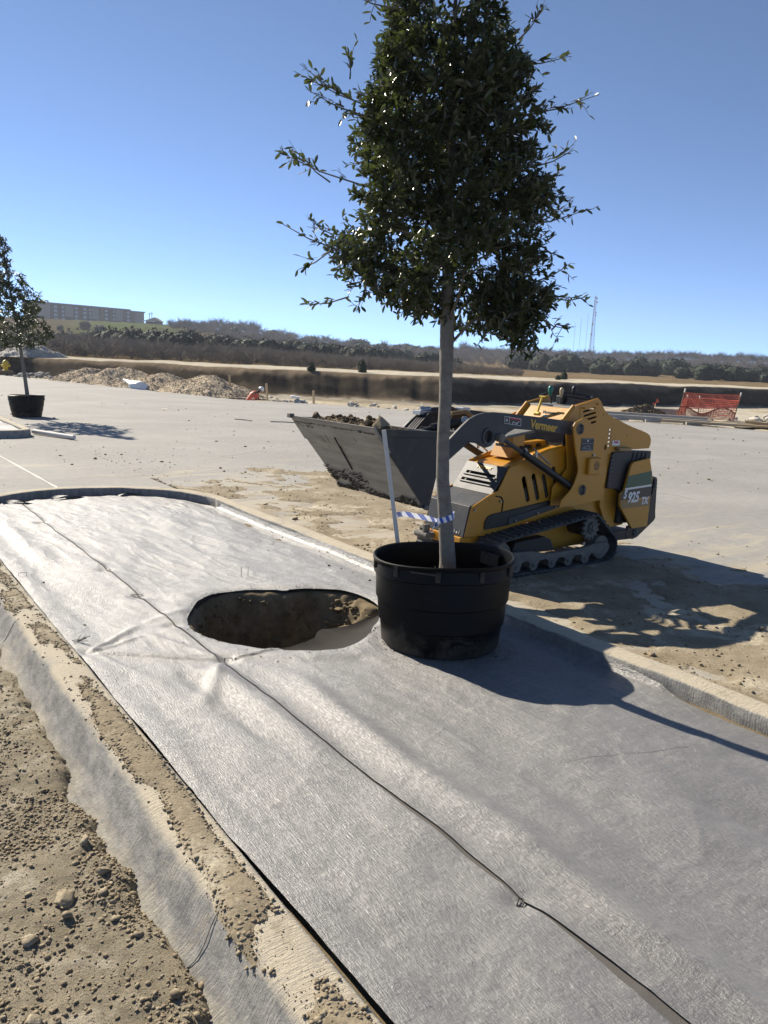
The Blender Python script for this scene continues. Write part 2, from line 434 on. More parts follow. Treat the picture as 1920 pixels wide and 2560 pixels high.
class MB:
    def __init__(s): s.v = []; s.f = []; s.m = []
    def add(s, v, f, m=0):
        b = len(s.v); s.v += [tuple(x) for x in v]
        for q in f: s.f.append(tuple(i + b for i in q)); s.m.append(m)
        return s
    def box(s, a, b, m=0):
        x0, y0, z0 = a; x1, y1, z1 = b
        v = [(x0, y0, z0), (x1, y0, z0), (x1, y1, z0), (x0, y1, z0), (x0, y0, z1), (x1, y0, z1), (x1, y1, z1), (x0, y1, z1)]
        return s.add(v, [(0, 3, 2, 1), (4, 5, 6, 7), (0, 1, 5, 4), (1, 2, 6, 5), (2, 3, 7, 6), (3, 0, 4, 7)], m)
    def bar(s, p, q, w, h=None, m=0, upv=(0, 0, 1)):
        p = Vector(p); q = Vector(q); h = h or w; d = (q - p).normalized(); u = Vector(upv)
        if abs(d.dot(u)) > 0.98: u = Vector((1, 0, 0))
        x = d.cross(u).normalized(); y = x.cross(d)
        v = []
        for c in (p, q):
            for a, b in ((-1, -1), (1, -1), (1, 1), (-1, 1)): v.append(c + x * a * w / 2 + y * b * h / 2)
        return s.add(v, [(0, 1, 2, 3), (7, 6, 5, 4), (0, 4, 5, 1), (1, 5, 6, 2), (2, 6, 7, 3), (3, 7, 4, 0)], m)
    def tube(s, pts, rad, n=8, m=0, cap=True):
        pts = [Vector(p) for p in pts]
        if isinstance(rad, (int, float)): rad = [rad] * len(pts)
        base = len(s.v); prev = None
        for i, p in enumerate(pts):
            d = (pts[min(i + 1, len(pts) - 1)] - pts[max(i - 1, 0)]).normalized()
            if prev is None:
                a = Vector((0, 0, 1)) if abs(d.z) < 0.9 else Vector((1, 0, 0))
                x = d.cross(a).normalized()
            else:
                x = (prev - d * prev.dot(d)).normalized()
            prev = x; y = d.cross(x)
            for k in range(n):
                t = 2 * math.pi * k / n
                s.v.append(tuple(p + (x * math.cos(t) + y * math.sin(t)) * rad[i]))
        for i in range(len(pts) - 1):
            for k in range(n):
                a = base + i * n + k; b = base + i * n + (k + 1) % n
                s.f.append((a, b, b + n, a + n)); s.m.append(m)
        if cap:
            s.f.append(tuple(base + k for k in reversed(range(n)))); s.m.append(m)
            e = base + (len(pts) - 1) * n
            s.f.append(tuple(e + k for k in range(n))); s.m.append(m)
        return s
    def lathe(s, prof, n=48, m=0, cx=0, cy=0, ex=1.0, ey=1.0, z0=0.0, wob=None, closed=False):
        base = len(s.v)
        for r, z in prof:
            for k in range(n):
                t = 2 * math.pi * k / n
                w = wob(t, r, z) if wob else (ex, ey, 0)
                s.v.append((cx + r * math.cos(t) * w[0], cy + r * math.sin(t) * w[1], z0 + z + w[2]))
        for i in range(len(prof) - 1):
            for k in range(n):
                a = base + i * n + k; b = base + i * n + (k + 1) % n
                s.f.append((a, b, b + n, a + n)); s.m.append(m)
        if closed:
            s.f.append(tuple(base + k for k in reversed(range(n)))); s.m.append(m)
            e = base + (len(prof) - 1) * n
            s.f.append(tuple(e + k for k in range(n))); s.m.append(m)
        return s
    def cyl(s, p, q, r, n=16, m=0): return s.tube([p, q], r, n, m)
    def plate(s, outer, y0, y1, holes=(), m=0, axis='Y'):
        """outline in X,Z extruded from y0 to y1, with real openings"""
        loops = [list(outer)] + [list(h) for h in holes]
        ar = sum(a[0] * b[1] - b[0] * a[1] for a, b in zip(loops[0], loops[0][1:] + loops[0][:1]))
        if ar < 0: loops[0].reverse()
        for h in range(1, len(loops)):
            a2 = sum(a[0] * b[1] - b[0] * a[1] for a, b in zip(loops[h], loops[h][1:] + loops[h][:1]))
            if a2 > 0: loops[h].reverse()
        tri = tessellate_polygon([[Vector((x, z, 0)) for x, z in l] for l in loops])
        flat = [p for l in loops for p in l]; N = len(flat)
        def P(x, z, y): return (x, y, z) if axis == 'Y' else ((y, x, z) if axis == 'X' else (x, z, y))
        v = [P(x, z, y0) for x, z in flat] + [P(x, z, y1) for x, z in flat]
        f = []
        for t in tri:
            a, b, c = t
            ax = (flat[b][0] - flat[a][0]) * (flat[c][1] - flat[a][1]) - (flat[b][1] - flat[a][1]) * (flat[c][0] - flat[a][0])
            if ax < 0: a, b, c = a, c, b
            f.append((a, b, c)); f.append((a + N, c + N, b + N))
        o = 0
        for l in loops:
            for i in range(len(l)):
                j = (i + 1) % len(l); f.append((o + i, o + i + N, o + j + N, o + j))
            o += len(l)
        return s.add(v, f, m)
    def build(s, name, mat, parent=None, smooth=False, bevel=0.0, loc=None, mats_=None, fix=True):
        o = mesh_obj(name, s.v, s.f, mat, parent, smooth, s.m if mats_ else None, mats_, loc)
        if fix:
            b = bmesh.new(); b.from_mesh(o.data); bmesh.ops.recalc_face_normals(b, faces=b.faces); b.to_mesh(o.data); b.free()
        if bevel:
            md = o.modifiers.new("bevel", 'BEVEL'); md.width = bevel; md.segments = 2; md.limit_method = 'ANGLE'; md.angle_limit = R(35)
        if smooth:
            a = o.data.attributes.get("sharp_edge")
            try:
                o.data.set_sharp_from_angle(angle=R(40))
            except Exception: pass
        return o

def copy_tree(o, parent=None):
    c = o.copy(); COL.objects.link(c)
    if parent is not None: c.parent = parent
    for ch in list(o.children): copy_tree(ch, c)
    return c

def text_mesh(name, body, size, mat, parent, mtx, extrude=0.0015, shear=0.0, bold=0.0, sx=1.0):
    cu = bpy.data.curves.new(name, 'FONT'); cu.body = body; cu.size = size; cu.extrude = extrude; cu.shear = shear
    cu.offset = bold; cu.resolution_u = 3
    t = bpy.data.objects.new(name, cu); COL.objects.link(t)
    me = bpy.data.meshes.new_from_object(t.evaluated_get(bpy.context.evaluated_depsgraph_get()))
    bpy.data.objects.remove(t); bpy.data.curves.remove(cu)
    me.transform(Matrix.Diagonal((sx, 1, 1, 1)))
    me.transform(mtx)
    me.materials.clear(); me.materials.append(MAT[mat])
    me.name = name
    return link(bpy.data.objects.new(name, me), parent)

def grid(us, vs_, fn):
    """us along columns, vs along rows -> verts (len(vs)*len(us)), quads"""
    U, V = np.meshgrid(us, vs_)
    P = fn(U.ravel(), V.ravel())
    a = np.arange(len(us) * len(vs_)).reshape(len(vs_), len(us))
    F = np.stack([a[:-1, :-1], a[:-1, 1:], a[1:, 1:], a[1:, :-1]], -1).reshape(-1, 4)
    return P, F, U.ravel(), V.ravel()

def compact(P, F):
    used = np.unique(F); mp = -np.ones(len(P), int); mp[used] = np.arange(len(used))
    return P[used], mp[F]

# rocks / clods ------------------------------------------------------
def ico(sub):
    b = bmesh.new(); bmesh.ops.create_icosphere(b, subdivisions=sub, radius=1.0)
    v = np.array([x.co[:] for x in b.verts]); f = np.array([[x.index for x in q.verts] for q in b.faces]); b.free(); return v, f
ICO1 = ico(1); ICO2 = ico(2); ICO3 = ico(3)
def rock_shape(base, seed, amt=0.35, flat=0.75):
    v, f = base; r = np.random.default_rng(seed); v = v.copy()
    for _ in range(13):
        d = r.normal(size=3); d /= np.linalg.norm(d); h = r.uniform(0.38, 0.8); t = v @ d
        v = v - np.outer(np.maximum(t - h, 0), d)
    v = v * (1 + 0.22 * (fbm(v[:, 0] * 5.3 + seed, v[:, 1] * 5.3 + v[:, 2] * 4.9, seed + 5, 2) - 0.5))[:, None] * 1.2
    nz = fbm(v[:, 0] * 2.3 + seed, v[:, 1] * 2.3 + v[:, 2] * 1.9, seed, 3)
    v = v * (1 + amt * (nz - 0.5))[:, None]
    v[:, 2] *= flat
    return v, f
CLODS = [rock_shape(ICO1, s, 0.7) for s in range(8)]
CLODS2 = [rock_shape(ICO2, s + 20, 0.6) for s in range(5)]

def scatter(name, pts, sizes, mat, parent=None, kinds=CLODS, seed=1, sink=0.25, squash=(0.6, 1.0)):
    r = np.random.default_rng(seed); VV = []; FF = []; off = 0
    pts = np.asarray(pts); sizes = np.asarray(sizes)
    which = r.integers(0, len(kinds), len(pts))
    for k in range(len(kinds)):
        idx = np.where(which == k)[0]
        if not len(idx): continue
        v, f = kinds[k]; n = len(idx)
        a = r.uniform(0, 6.283, n); ca, sa = np.cos(a), np.sin(a)
        sx = sizes[idx] * r.uniform(0.7, 1.3, n); sy = sizes[idx] * r.uniform(0.7, 1.3, n); sz = sizes[idx] * r.uniform(*squash, n)
        x = v[None, :, 0] * sx[:, None]; y = v[None, :, 1] * sy[:, None]; z = v[None, :, 2] * sz[:, None]
        X = x * ca[:, None] - y * sa[:, None] + pts[idx, 0][:, None]; Y = x * sa[:, None] + y * ca[:, None] + pts[idx, 1][:, None]
        Z = z + pts[idx, 2][:, None] + (sz * (0.5 - sink))[:, None]
        VV.append(np.stack([X, Y, Z], -1).reshape(-1, 3))
        FF.append((f[None] + (np.arange(n) * len(v))[:, None, None] + off).reshape(-1, 3)); off += n * len(v)
    return mesh_obj(name, np.concatenate(VV), np.concatenate(FF), mat, parent)

# ================================================================== TERRAIN
def bearing_of(px):
    y = 922 + 0.0437 * (px - 960)
    d = fw + rt * ((px - 960) / FPX) - up * ((y - 1280) / FPX)
    return math.atan2(d.x, d.y)
_pb = np.array([(-45, 70), (-30, 61), (-15, 49.5), (-7, 43), (3, 39.6), (10, 45.0), (20, 53), (30, 60), (52, 74)])
_az = np.arctan2(_pb[:, 0], _pb[:, 1]); _db = np.hypot(_pb[:, 0], _pb[:, 1])
def bank_d(az):
    return np.interp(az, _az, _db, left=_db[0], right=_db[-1])
_hpx = [-300, 0, 120, 360, 420, 500, 620, 740, 900, 1000, 1150, 1400, 1500, 1700, 1920, 2300]
_hh = [70, 78, 80, 82, 82, 78, 74, 64, 47, 42, 47, 47, 44, 50, 48, 44]
_haz = np.array([bearing_of(p) for p in _hpx])
def hill_h(az): return 1.65 + np.interp(az, _haz, _hh) / 1955.0 * 420
def terrain(x, y):
    x = np.asarray(x, float); y = np.asarray(y, float)
    az = np.arctan2(x, y); d = np.hypot(x, y)
    front = sstep(R(75), R(60), np.abs(az))
    db = bank_d(az); w = 2.6
    wob = (fbm(az * 45, d * 0.12, 5, 4) - 0.5) * 0.7
    zb = sstep(0, 1, (d - db - wob) / w) * 1.36
    dr = db + w + 9
    zr = zb + 0.16 * sstep(0, 1, (d - db - w) / 9.0)
    ex = np.interp(az, [R(-10), R(6)], [1.55, 2.1])
    t = np.clip((d - dr) / (420 - dr), 0, 3)
    h = hill_h(az)
    zh = np.maximum(np.minimum(t, 1.0) ** ex, 0) * (h - 1.5)
    zh = zh - np.maximum(d - 520, 0) * 0.02
    rough = (fbm(x * 0.35, y * 0.35, 9, 4) - 0.5) * 0.10 * sstep(0, 6, np.abs(d - db - 7))
    slab = (fbm(x * 0.8, y * 0.8, 3, 4) - 0.5) * 0.16 - 0.05
    ditch = -0.85 * np.exp(-(((x + 6.3 + (y - 36.6) * 0.2) / 2.4) ** 4 + ((y - 37.1) / 0.85) ** 4))
    z = np.where(d < db, slab + 0.0, slab * 0.3) + zr + zh + rough * (d > db) * 2 + np.where(d < db, ditch, 0)
    return z * front + (1 - front) * (-0.05)

def build_ground():
    azs = np.concatenate([np.linspace(-math.pi, R(-62), 24, endpoint=False), np.linspace(R(-62), R(-33), 50, endpoint=False),
                          np.linspace(R(-33), R(33), 420), np.linspace(R(34), R(62), 50, endpoint=False), np.linspace(R(62), math.pi, 24)])
    ss = np.concatenate([np.linspace(0.42, 0.7, 12, endpoint=False), np.linspace(0.7, 0.98, 48, endpoint=False), np.linspace(0.98, 1.09, 30, endpoint=False),
                         np.linspace(1.09, 1.35, 16, endpoint=False), np.geomspace(1.35, 70, 90)])
    def fn(a, s):
        d = s * bank_d(a); x = d * np.sin(a); y = d * np.cos(a)
        return np.stack([x, y, terrain(x, y)], -1)
    P, F, A, S = grid(azs, ss, fn)
    o = mesh_obj("ground", P, F, 'far', smooth=True)
    tag(o, kind='structure')
    d = np.hypot(P[:, 0], P[:, 1]); db = bank_d(A); rel = d - db
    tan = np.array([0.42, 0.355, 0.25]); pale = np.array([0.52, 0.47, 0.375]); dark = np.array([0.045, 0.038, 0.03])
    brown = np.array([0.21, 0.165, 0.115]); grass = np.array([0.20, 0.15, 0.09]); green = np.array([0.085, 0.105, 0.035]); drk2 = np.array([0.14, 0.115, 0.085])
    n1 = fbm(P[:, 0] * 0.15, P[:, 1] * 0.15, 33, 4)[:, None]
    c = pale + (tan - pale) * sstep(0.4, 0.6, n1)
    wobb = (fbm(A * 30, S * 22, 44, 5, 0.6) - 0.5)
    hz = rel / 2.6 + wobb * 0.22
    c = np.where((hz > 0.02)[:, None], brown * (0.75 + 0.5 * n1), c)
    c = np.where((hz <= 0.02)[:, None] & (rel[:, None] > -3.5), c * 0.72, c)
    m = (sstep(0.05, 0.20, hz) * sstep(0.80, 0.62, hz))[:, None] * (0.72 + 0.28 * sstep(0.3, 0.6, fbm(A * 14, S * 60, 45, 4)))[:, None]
    c = c * (1 - m) + dark * m  # dark band: dark bank soil, with the bank's shade put into the colour
    road = (sstep(2.4, 3.2, rel) * sstep(11.5, 10.5, rel + wobb * 2))[:, None]
    c = c * (1 - road) + (pale * 0.98) * road
    far = sstep(10.5, 13, rel)[:, None]
    g2 = grass * (0.8 + 0.4 * n1)
    leftish = sstep(R(8), R(-2), A)[:, None]
    g2 = g2 * (1 - 0.5 * leftish)
    gm = (sstep(200, 260, d) * sstep(R(-24), R(-20), A) * sstep(R(-14.3), R(-16.2), A))[:, None]
    g2 = g2 * (1 - gm) + green * (0.7 + 0.6 * n1) * gm
    c = c * (1 - far) + g2 * far
    ca = o.data.color_attributes.new("tint", 'FLOAT_COLOR', 'POINT')
    ca.data.foreach_set("color", np.concatenate([c, np.ones((len(c), 1))], 1).astype(np.float32).ravel())
build_ground()

def tz(x, y): return float(terrain(np.array([x]), np.array([y]))[0])
def on_ground(px, py, dmin=44.0, dmax=560.0):
    """where the sight line of a point seen in the photograph meets the real slope"""
    d = fw + rt * ((px - 960) / FPX) - up * ((py - 1280) / FPX)
    t = np.geomspace(dmin, dmax, 500)
    hd = math.hypot(d.x, d.y); x = d.x / hd * t; y = d.y / hd * t; z = CAM_H + d.z / hd * t
    g = terrain(x, y); i = np.argmax(g > z) if np.any(g > z) else len(t) - 1
    return Vector((x[i], y[i], g[i])), t[i]

# ================================================================== STREET AND ISLAND
IW0, IW1, UEND = 0.95, 3.41, 7.85          # inner kerb lines across the island and where the end arc starts
NC, RI = (IW0 + IW1) / 2, (IW1 - IW0) / 2

def bed_z(u, n):
    a = 0.118 - 0.030 * sstep(1.0, 2.0, n)
    return a - 0.008 * sstep(5.5, 8.6, u)

# hole: star-shaped outline about its centre
HC = (4.10, 2.28)
_hp = [(4.315, 1.688), (4.48, 1.788), (4.71, 1.956), (4.794, 2.15), (4.737, 2.355), (4.60, 2.526), (4.57, 2.699), (4.414, 2.89), (4.237, 2.921), (4.0, 2.892), (3.809, 2.767), (3.69, 2.633), (3.50, 2.40), (3.46, 2.25), (3.52, 2.05), (3.62, 1.93), (3.753, 1.816), (3.92, 1.694), (4.092, 1.646)]
_ha = np.array([math.atan2(n - HC[1], u - HC[0]) for u, n in _hp]); _hr = np.array([math.hypot(u - HC[0], n - HC[1]) for u, n in _hp])
_o = np.argsort(_ha); _ha = _ha[_o]; _hr = _hr[_o]
_ha = np.concatenate([_ha - 2 * math.pi, _ha, _ha + 2 * math.pi]); _hr = np.tile(_hr, 3)
def hole_R(a):
    k = np.linspace(-0.07, 0.07, 7); return sum(np.interp(a + q, _ha, _hr) for q in k) / 7

def build_street():
    # polygon limits from the far edge of the poured slab
    def edge(x): return np.interp(x, [-60, -28.6, -15, -6.6, -3, 0.5, 7.0, 11, 15, 40], [84, 57, 43.4, 35.0, 34.0, 32.2, 31.6, 30.5, 28.2, 18])
    ns = np.concatenate([np.linspace(-40, 0.8, 90, endpoint=False), [0.8, 0.93, 1.5, 2.2, 2.9, 3.43], np.linspace(3.7, 30, 90), np.linspace(31, 60, 20)])
    us = np.concatenate([np.linspace(-25, -3, 30, endpoint=False), np.linspace(-3, 8, 45), [8.4, 8.8], np.linspace(9.2, 62, 200)])
    def fn(n, u):
        x = UD.x * u + ND.x * n; y = UD.y * u + ND.y * n
        return np.stack([n, u, 0 * n], -1)
    P, F, N, U = grid(ns, us, fn)
    X = UD.x * U + ND.x * N; Y = UD.y * U + ND.y * N
    over = Y > edge(X) + (fbm(X * 1.3, Y * 0.2, 8, 3) - 0.5) * 0.7
    cN = N[F].mean(1); cU = U[F].mean(1)
    isl = (cN > 0.93) & (cN < 3.43) & (cU > -3) & (cU < 8.0)
    keep = ~over[F].any(1) & ~isl
    P, F = compact(P, F[keep])
    o = mesh_obj("street", P, F, 'concrete')
    o.matrix_world = Matrix.Rotation(ISL_ROT, 4, 'Z')
    tag(o, kind='structure')
    # sealed joints: thin strips laid on the slab
    k = 0
    for a, b, w in (((-9.5, 16.6), (-3.75, 9.05), 0.018), ((-3.0, 13.4), (-1.4, 17.6), 0.014), ((4.5, 11.0), (-16, 38), 0.012), ((-14, 19.5), (9.5, 22.5), 0.012), ((3, 14), (14.5, 22), 0.012)):
        a = Vector((*a, 0.004)); b = Vector((*b, 0.004)); d = (b - a).normalized(); s = Vector((-d.y, d.x, 0)) * w
        nseg = 24; v = []; f = []
        for i in range(nseg + 1):
            p = a.lerp(b, i / nseg); j = random.uniform(0.5, 1.2); v += [p + s * j, p - s * j]
            if i: f.append((2 * i - 2, 2 * i - 1, 2 * i + 1, 2 * i))
        tag(mesh_obj("joint_line", v, f, 'joint'), kind='structure')
build_street()

def kerb_path(w, step=0.05, ustart=-2.6):
    """points (n,u) and outward normal at offset w outside the inner kerb line"""
    P = []
    for u in np.arange(ustart, UEND, step): P.append((IW0 - w, u, -1, 0))
    m = int(math.pi * (RI + 0.1) / step)
    for i in range(m + 1):
        a = math.pi - math.pi * i / m; P.append((NC + (RI + w) * math.cos(a), UEND + (RI + w) * math.sin(a), math.cos(a), math.sin(a)))
    for u in np.arange(UEND, ustart, -step): P.append((IW1 + w, u, 1, 0))
    return P
def build_kerb():
    prof = [(-0.004, -0.25), (0.0, 0.10), (0.0, 0.144), (0.006, 0.151), (0.02, 0.155), (0.08, 0.157), (0.13, 0.156), (0.15, 0.152), (0.165, 0.145), (0.177, 0.134), (0.187, 0.120), (0.196, 0.104), (0.205, 0.087), (0.214, 0.070), (0.224, 0.054), (0.237, 0.039), (0.254, 0.026), (0.275, 0.015), (0.30, 0.007), (0.34, 0.002), (0.37, -0.06)]
    V = []; rows = None
    for w, z in prof:
        pts = kerb_path(w); rows = len(pts)
        for i, (n, u, a, b) in enumerate(pts):
            zz = z
            ww = (fbm(np.array([u * 1.9]), np.array([n * 1.9]), 3, 4)[0] - 0.5)
            if z > 0.005: zz += ww * 0.016
            off = (fbm(np.array([u * 3.1 + 9]), np.array([n * 3.1 + z * 5]), 13, 4)[0] - 0.5) * 0.012 + ww * 0.02
            if w > 0.1 or w <= 0.0: n += a * off; u += b * off
            V.append((n, u, zz))
    F = []
    for i in range(len(prof) - 1):
        for j in range(rows - 1): F.append((i * rows + j, i * rows + j + 1, (i + 1) * rows + j + 1, (i + 1) * rows + j))
    o = mesh_obj("kerb", V, F, 'kerb', smooth=True)
    o.matrix_world = Matrix.Rotation(ISL_ROT, 4, 'Z')
    tag(o, kind='structure')
    # two tooled joints cut across the kerb
    for uu in (1.78, 4.6):
        mb = MB(); pts = [(IW0 - w - (0.004 if w > 0.1 else 0), uu + 0.02 * math.sin(w * 20), z - 0.0006) for w, z in prof[6:18]]
        mb.tube(pts, 0.0014, 5)
        j = mb.build("kerb_joint", 'fabric_dark', o)
build_kerb()

def build_soil():
    us = np.concatenate([np.arange(-2.6, 3.3, 0.05), np.arange(3.3, 5.0, 0.016), np.arange(5.0, 9.25, 0.05)])
    ns = np.concatenate([np.arange(0.93, 1.5, 0.04), np.arange(1.5, 3.05, 0.016), np.arange(3.05, 3.44, 0.04)])
    def fn(n, u):
        a = np.arctan2(n - HC[1], u - HC[0]); r = np.hypot(u - HC[0], n - HC[1]); Rr = hole_R(a) * 1.02
        z = bed_z(u, n) - 0.022 + 0.012 * sstep(1.1, 0.96, n) + (fbm(u * 9, n * 9, 2, 4) - 0.5) * 0.012
        t = r / Rr + (fbm(u * 6, n * 6, 6, 4) - 0.5) * 0.22
        lump = fbm(u * 7, n * 7, 71, 5, 0.6)
        deep = -0.36 + 0.24 * (lump - 0.5) + 0.07 * (n - HC[1])
        zz = np.where(t < 1.0, z + (deep - z) * sstep(1.0, 0.62, t), z)
        return np.stack([n, u, zz], -1)
    P, F, N, U = grid(ns, us, fn)
    cu, cn = U[F].mean(1), N[F].mean(1)
    keep = ~((cu > UEND) & (np.hypot(cu - UEND, cn - NC) > RI + 0.02))
    P, F = compact(P, F[keep])
    o = mesh_obj("soil", P, F, 'soil', smooth=True); o.matrix_world = Matrix.Rotation(ISL_ROT, 4, 'Z'); tag(o, kind='structure')
    # broken clods lying in the pit
    r = np.random.default_rng(5); pts = []; sz = []
    while len(pts) < 3800:
        u = r.uniform(3.4, 4.85); n = r.uniform(1.6, 2.98)
        a = math.atan2(n - HC[1], u - HC[0]); rr = math.hypot(u - HC[0], n - HC[1]); Rr = float(hole_R(np.array([a]))[0])
        if rr > Rr * 0.97: continue
        z = fn(np.array([n]), np.array([u]))[0, 2]
        if z > 0.03: continue
        pts.append(tuple(UN(u, n, z))); s = 0.004 + 0.026 * r.random() ** 4
        if r.random() < 0.02: s = r.uniform(0.03, 0.05)
        sz.append(s)
    for u, n, s in ((4.2, 2.78, 0.085), (4.02, 2.70, 0.06), (4.25, 2.62, 0.045), (3.95, 2.82, 0.06), (4.5, 2.35, 0.07), (4.35, 2.05, 0.06)):
        pts.append(tuple(UN(u, n, fn(np.array([n]), np.array([u]))[0, 2] + 0.02))); sz.append(s)
    tag(scatter("pit_clods", pts, sz, 'soil', kinds=CLODS + CLODS2, seed=3), "loose brown clods lining the planting hole", None, None, 'stuff')
build_soil()

SEAM = 1.59
def ridge(x, w): return np.exp(-(x / w) ** 2)
def fabric_z(u, n):
    z = bed_z(u, n)
    # fabric is laid up the kerb on both long sides
    z = z + 0.026 * sstep(1.15, 0.95, n)
    lap = sstep(2.0, 2.5, u + (fbm(u * 4, n * 0 + 2, 51, 3) - 0.5) * 0.3) * sstep(8.6, 8.0, u)
    z = z + lap * 0.062 * sstep(3.375, 3.412, n)
    z = z - 0.012 * ridge(n - 3.28, 0.07) * lap
    # broad rolls and creases
    z = z + (fbm(u * 1.1, n * 2.6, 20, 3) - 0.5) * 0.034
    z = z + (fbm(u * 3.2 + n * 2, n * 6.0, 21, 3) - 0.5) * 0.015
    z = z + (fbm(u * 9 + n * 5, n * 13 - u * 3, 23, 3) - 0.5) * 0.0035
    for sc_u, sc_n, sh, am, sd_ in ((1.6, 3.4, 0.9, 0.0030, 120), (2.8, 2.2, -1.4, 0.0024, 130), (0.9, 5.0, 0.3, 0.0036, 140)):
        q = fbm(u * sc_u + n * sh, n * sc_n - u * sh * 0.4, sd_, 3); wq = sstep(0.42, 0.62, fbm(u * 1.3, n * 1.3, sd_ + 5, 2))
        z = z + am * np.exp(-np.abs(q - 0.5) / 0.022) * wq
    bend = (fbm(u * 0.9, n * 0, 22, 2) - 0.5) * 0.10
    z = z - 0.016 * ridge(n - 1.36 - 0.10 * (3.5 - u), 0.09) * sstep(2.3, 2.8, u) * sstep(3.58, 3.4, u)
    z = z + 0.034 * ridge(n - 1.49 + bend * 0.5 - 0.03 * (3.5 - u), 0.075) * sstep(2.2, 2.7, u) * sstep(3.56, 3.42, u)
    z = z + 0.032 * ridge(n - 1.79 + bend, 0.075) * sstep(0.2, 0.8, u) * sstep(3.4, 2.9, u)
    z = z + 0.016 * ridge(n - 2.45 - bend * 2, 0.12) * sstep(-0.5, 0.6, u) * sstep(2.6, 2.0, u)
    z = z + 0.020 * ridge(n - 1.22 + bend * 1.5, 0.09) * sstep(5.6, 6.2, u) * sstep(8.2, 7.2, u)
    # tight folds running between pins
    for (u0, n0), (u1, n1), h, w in (((3.94, 1.0), (3.59, 1.62), 0.014, 0.013), ((3.96, 1.0), (3.66, 1.62), 0.008, 0.010), ((3.94, 1.0), (4.35, 1.42), 0.016, 0.024), ((3.94, 1.0), (4.15, 1.40), 0.008, 0.014), ((3.59, 1.63), (3.62, 2.0), 0.013, 0.015),
                                     ((3.59, 1.6), (3.0, 1.22), 0.016, 0.045), ((3.59, 1.62), (4.2, 1.35), 0.008, 0.03), ((3.94, 1.02), (3.2, 1.25), 0.007, 0.04), ((4.35, 1.42), (4.55, 1.9), 0.010, 0.05)):
        du, dn = u1 - u0, n1 - n0; L2 = du * du + dn * dn
        t = np.clip(((u - u0) * du + (n - n0) * dn) / L2, 0, 1)
        dd = np.hypot(u - u0 - t * du, n - n0 - t * dn)
        z = z + h * np.exp(-(dd / (w * (0.5 + 0.8 * t))) ** 2) * sstep(0, 0.12, t) * sstep(1.0, 0.7, t)
    for u0, n0 in ((3.59, 1.62), (3.94, 1.0), (4.24, 1.56), (4.89, 1.57), (5.6, 1.56), (1.39, 1.57), (7.6, 1.54)):
        z = z - 0.018 * np.exp(-((np.hypot(u - u0, n - n0)) / 0.05) ** 2)
    # edge of the hole rolls over
    a = np.arctan2(n - HC[1], u - HC[0]); r = np.hypot(u - HC[0], n - HC[1]); Rr = hole_R(a)
    z = z + 0.009 * ridge((r - Rr - 0.10), 0.07) * (0.4 + 0.6 * np.sin(a * 2 + 0.7) ** 2) - 0.004 * sstep(Rr * 0 + 0.03, 0.0, r - Rr)
    # pot presses it down
    pr = np.hypot(u - 3.29, n - 2.84)
    z = np.where(pr < 0.42, np.minimum(z, bed_z(u, n) - 0.004 + (z - bed_z(u, n)) * sstep(0.36, 0.42, pr)), z)
    return z

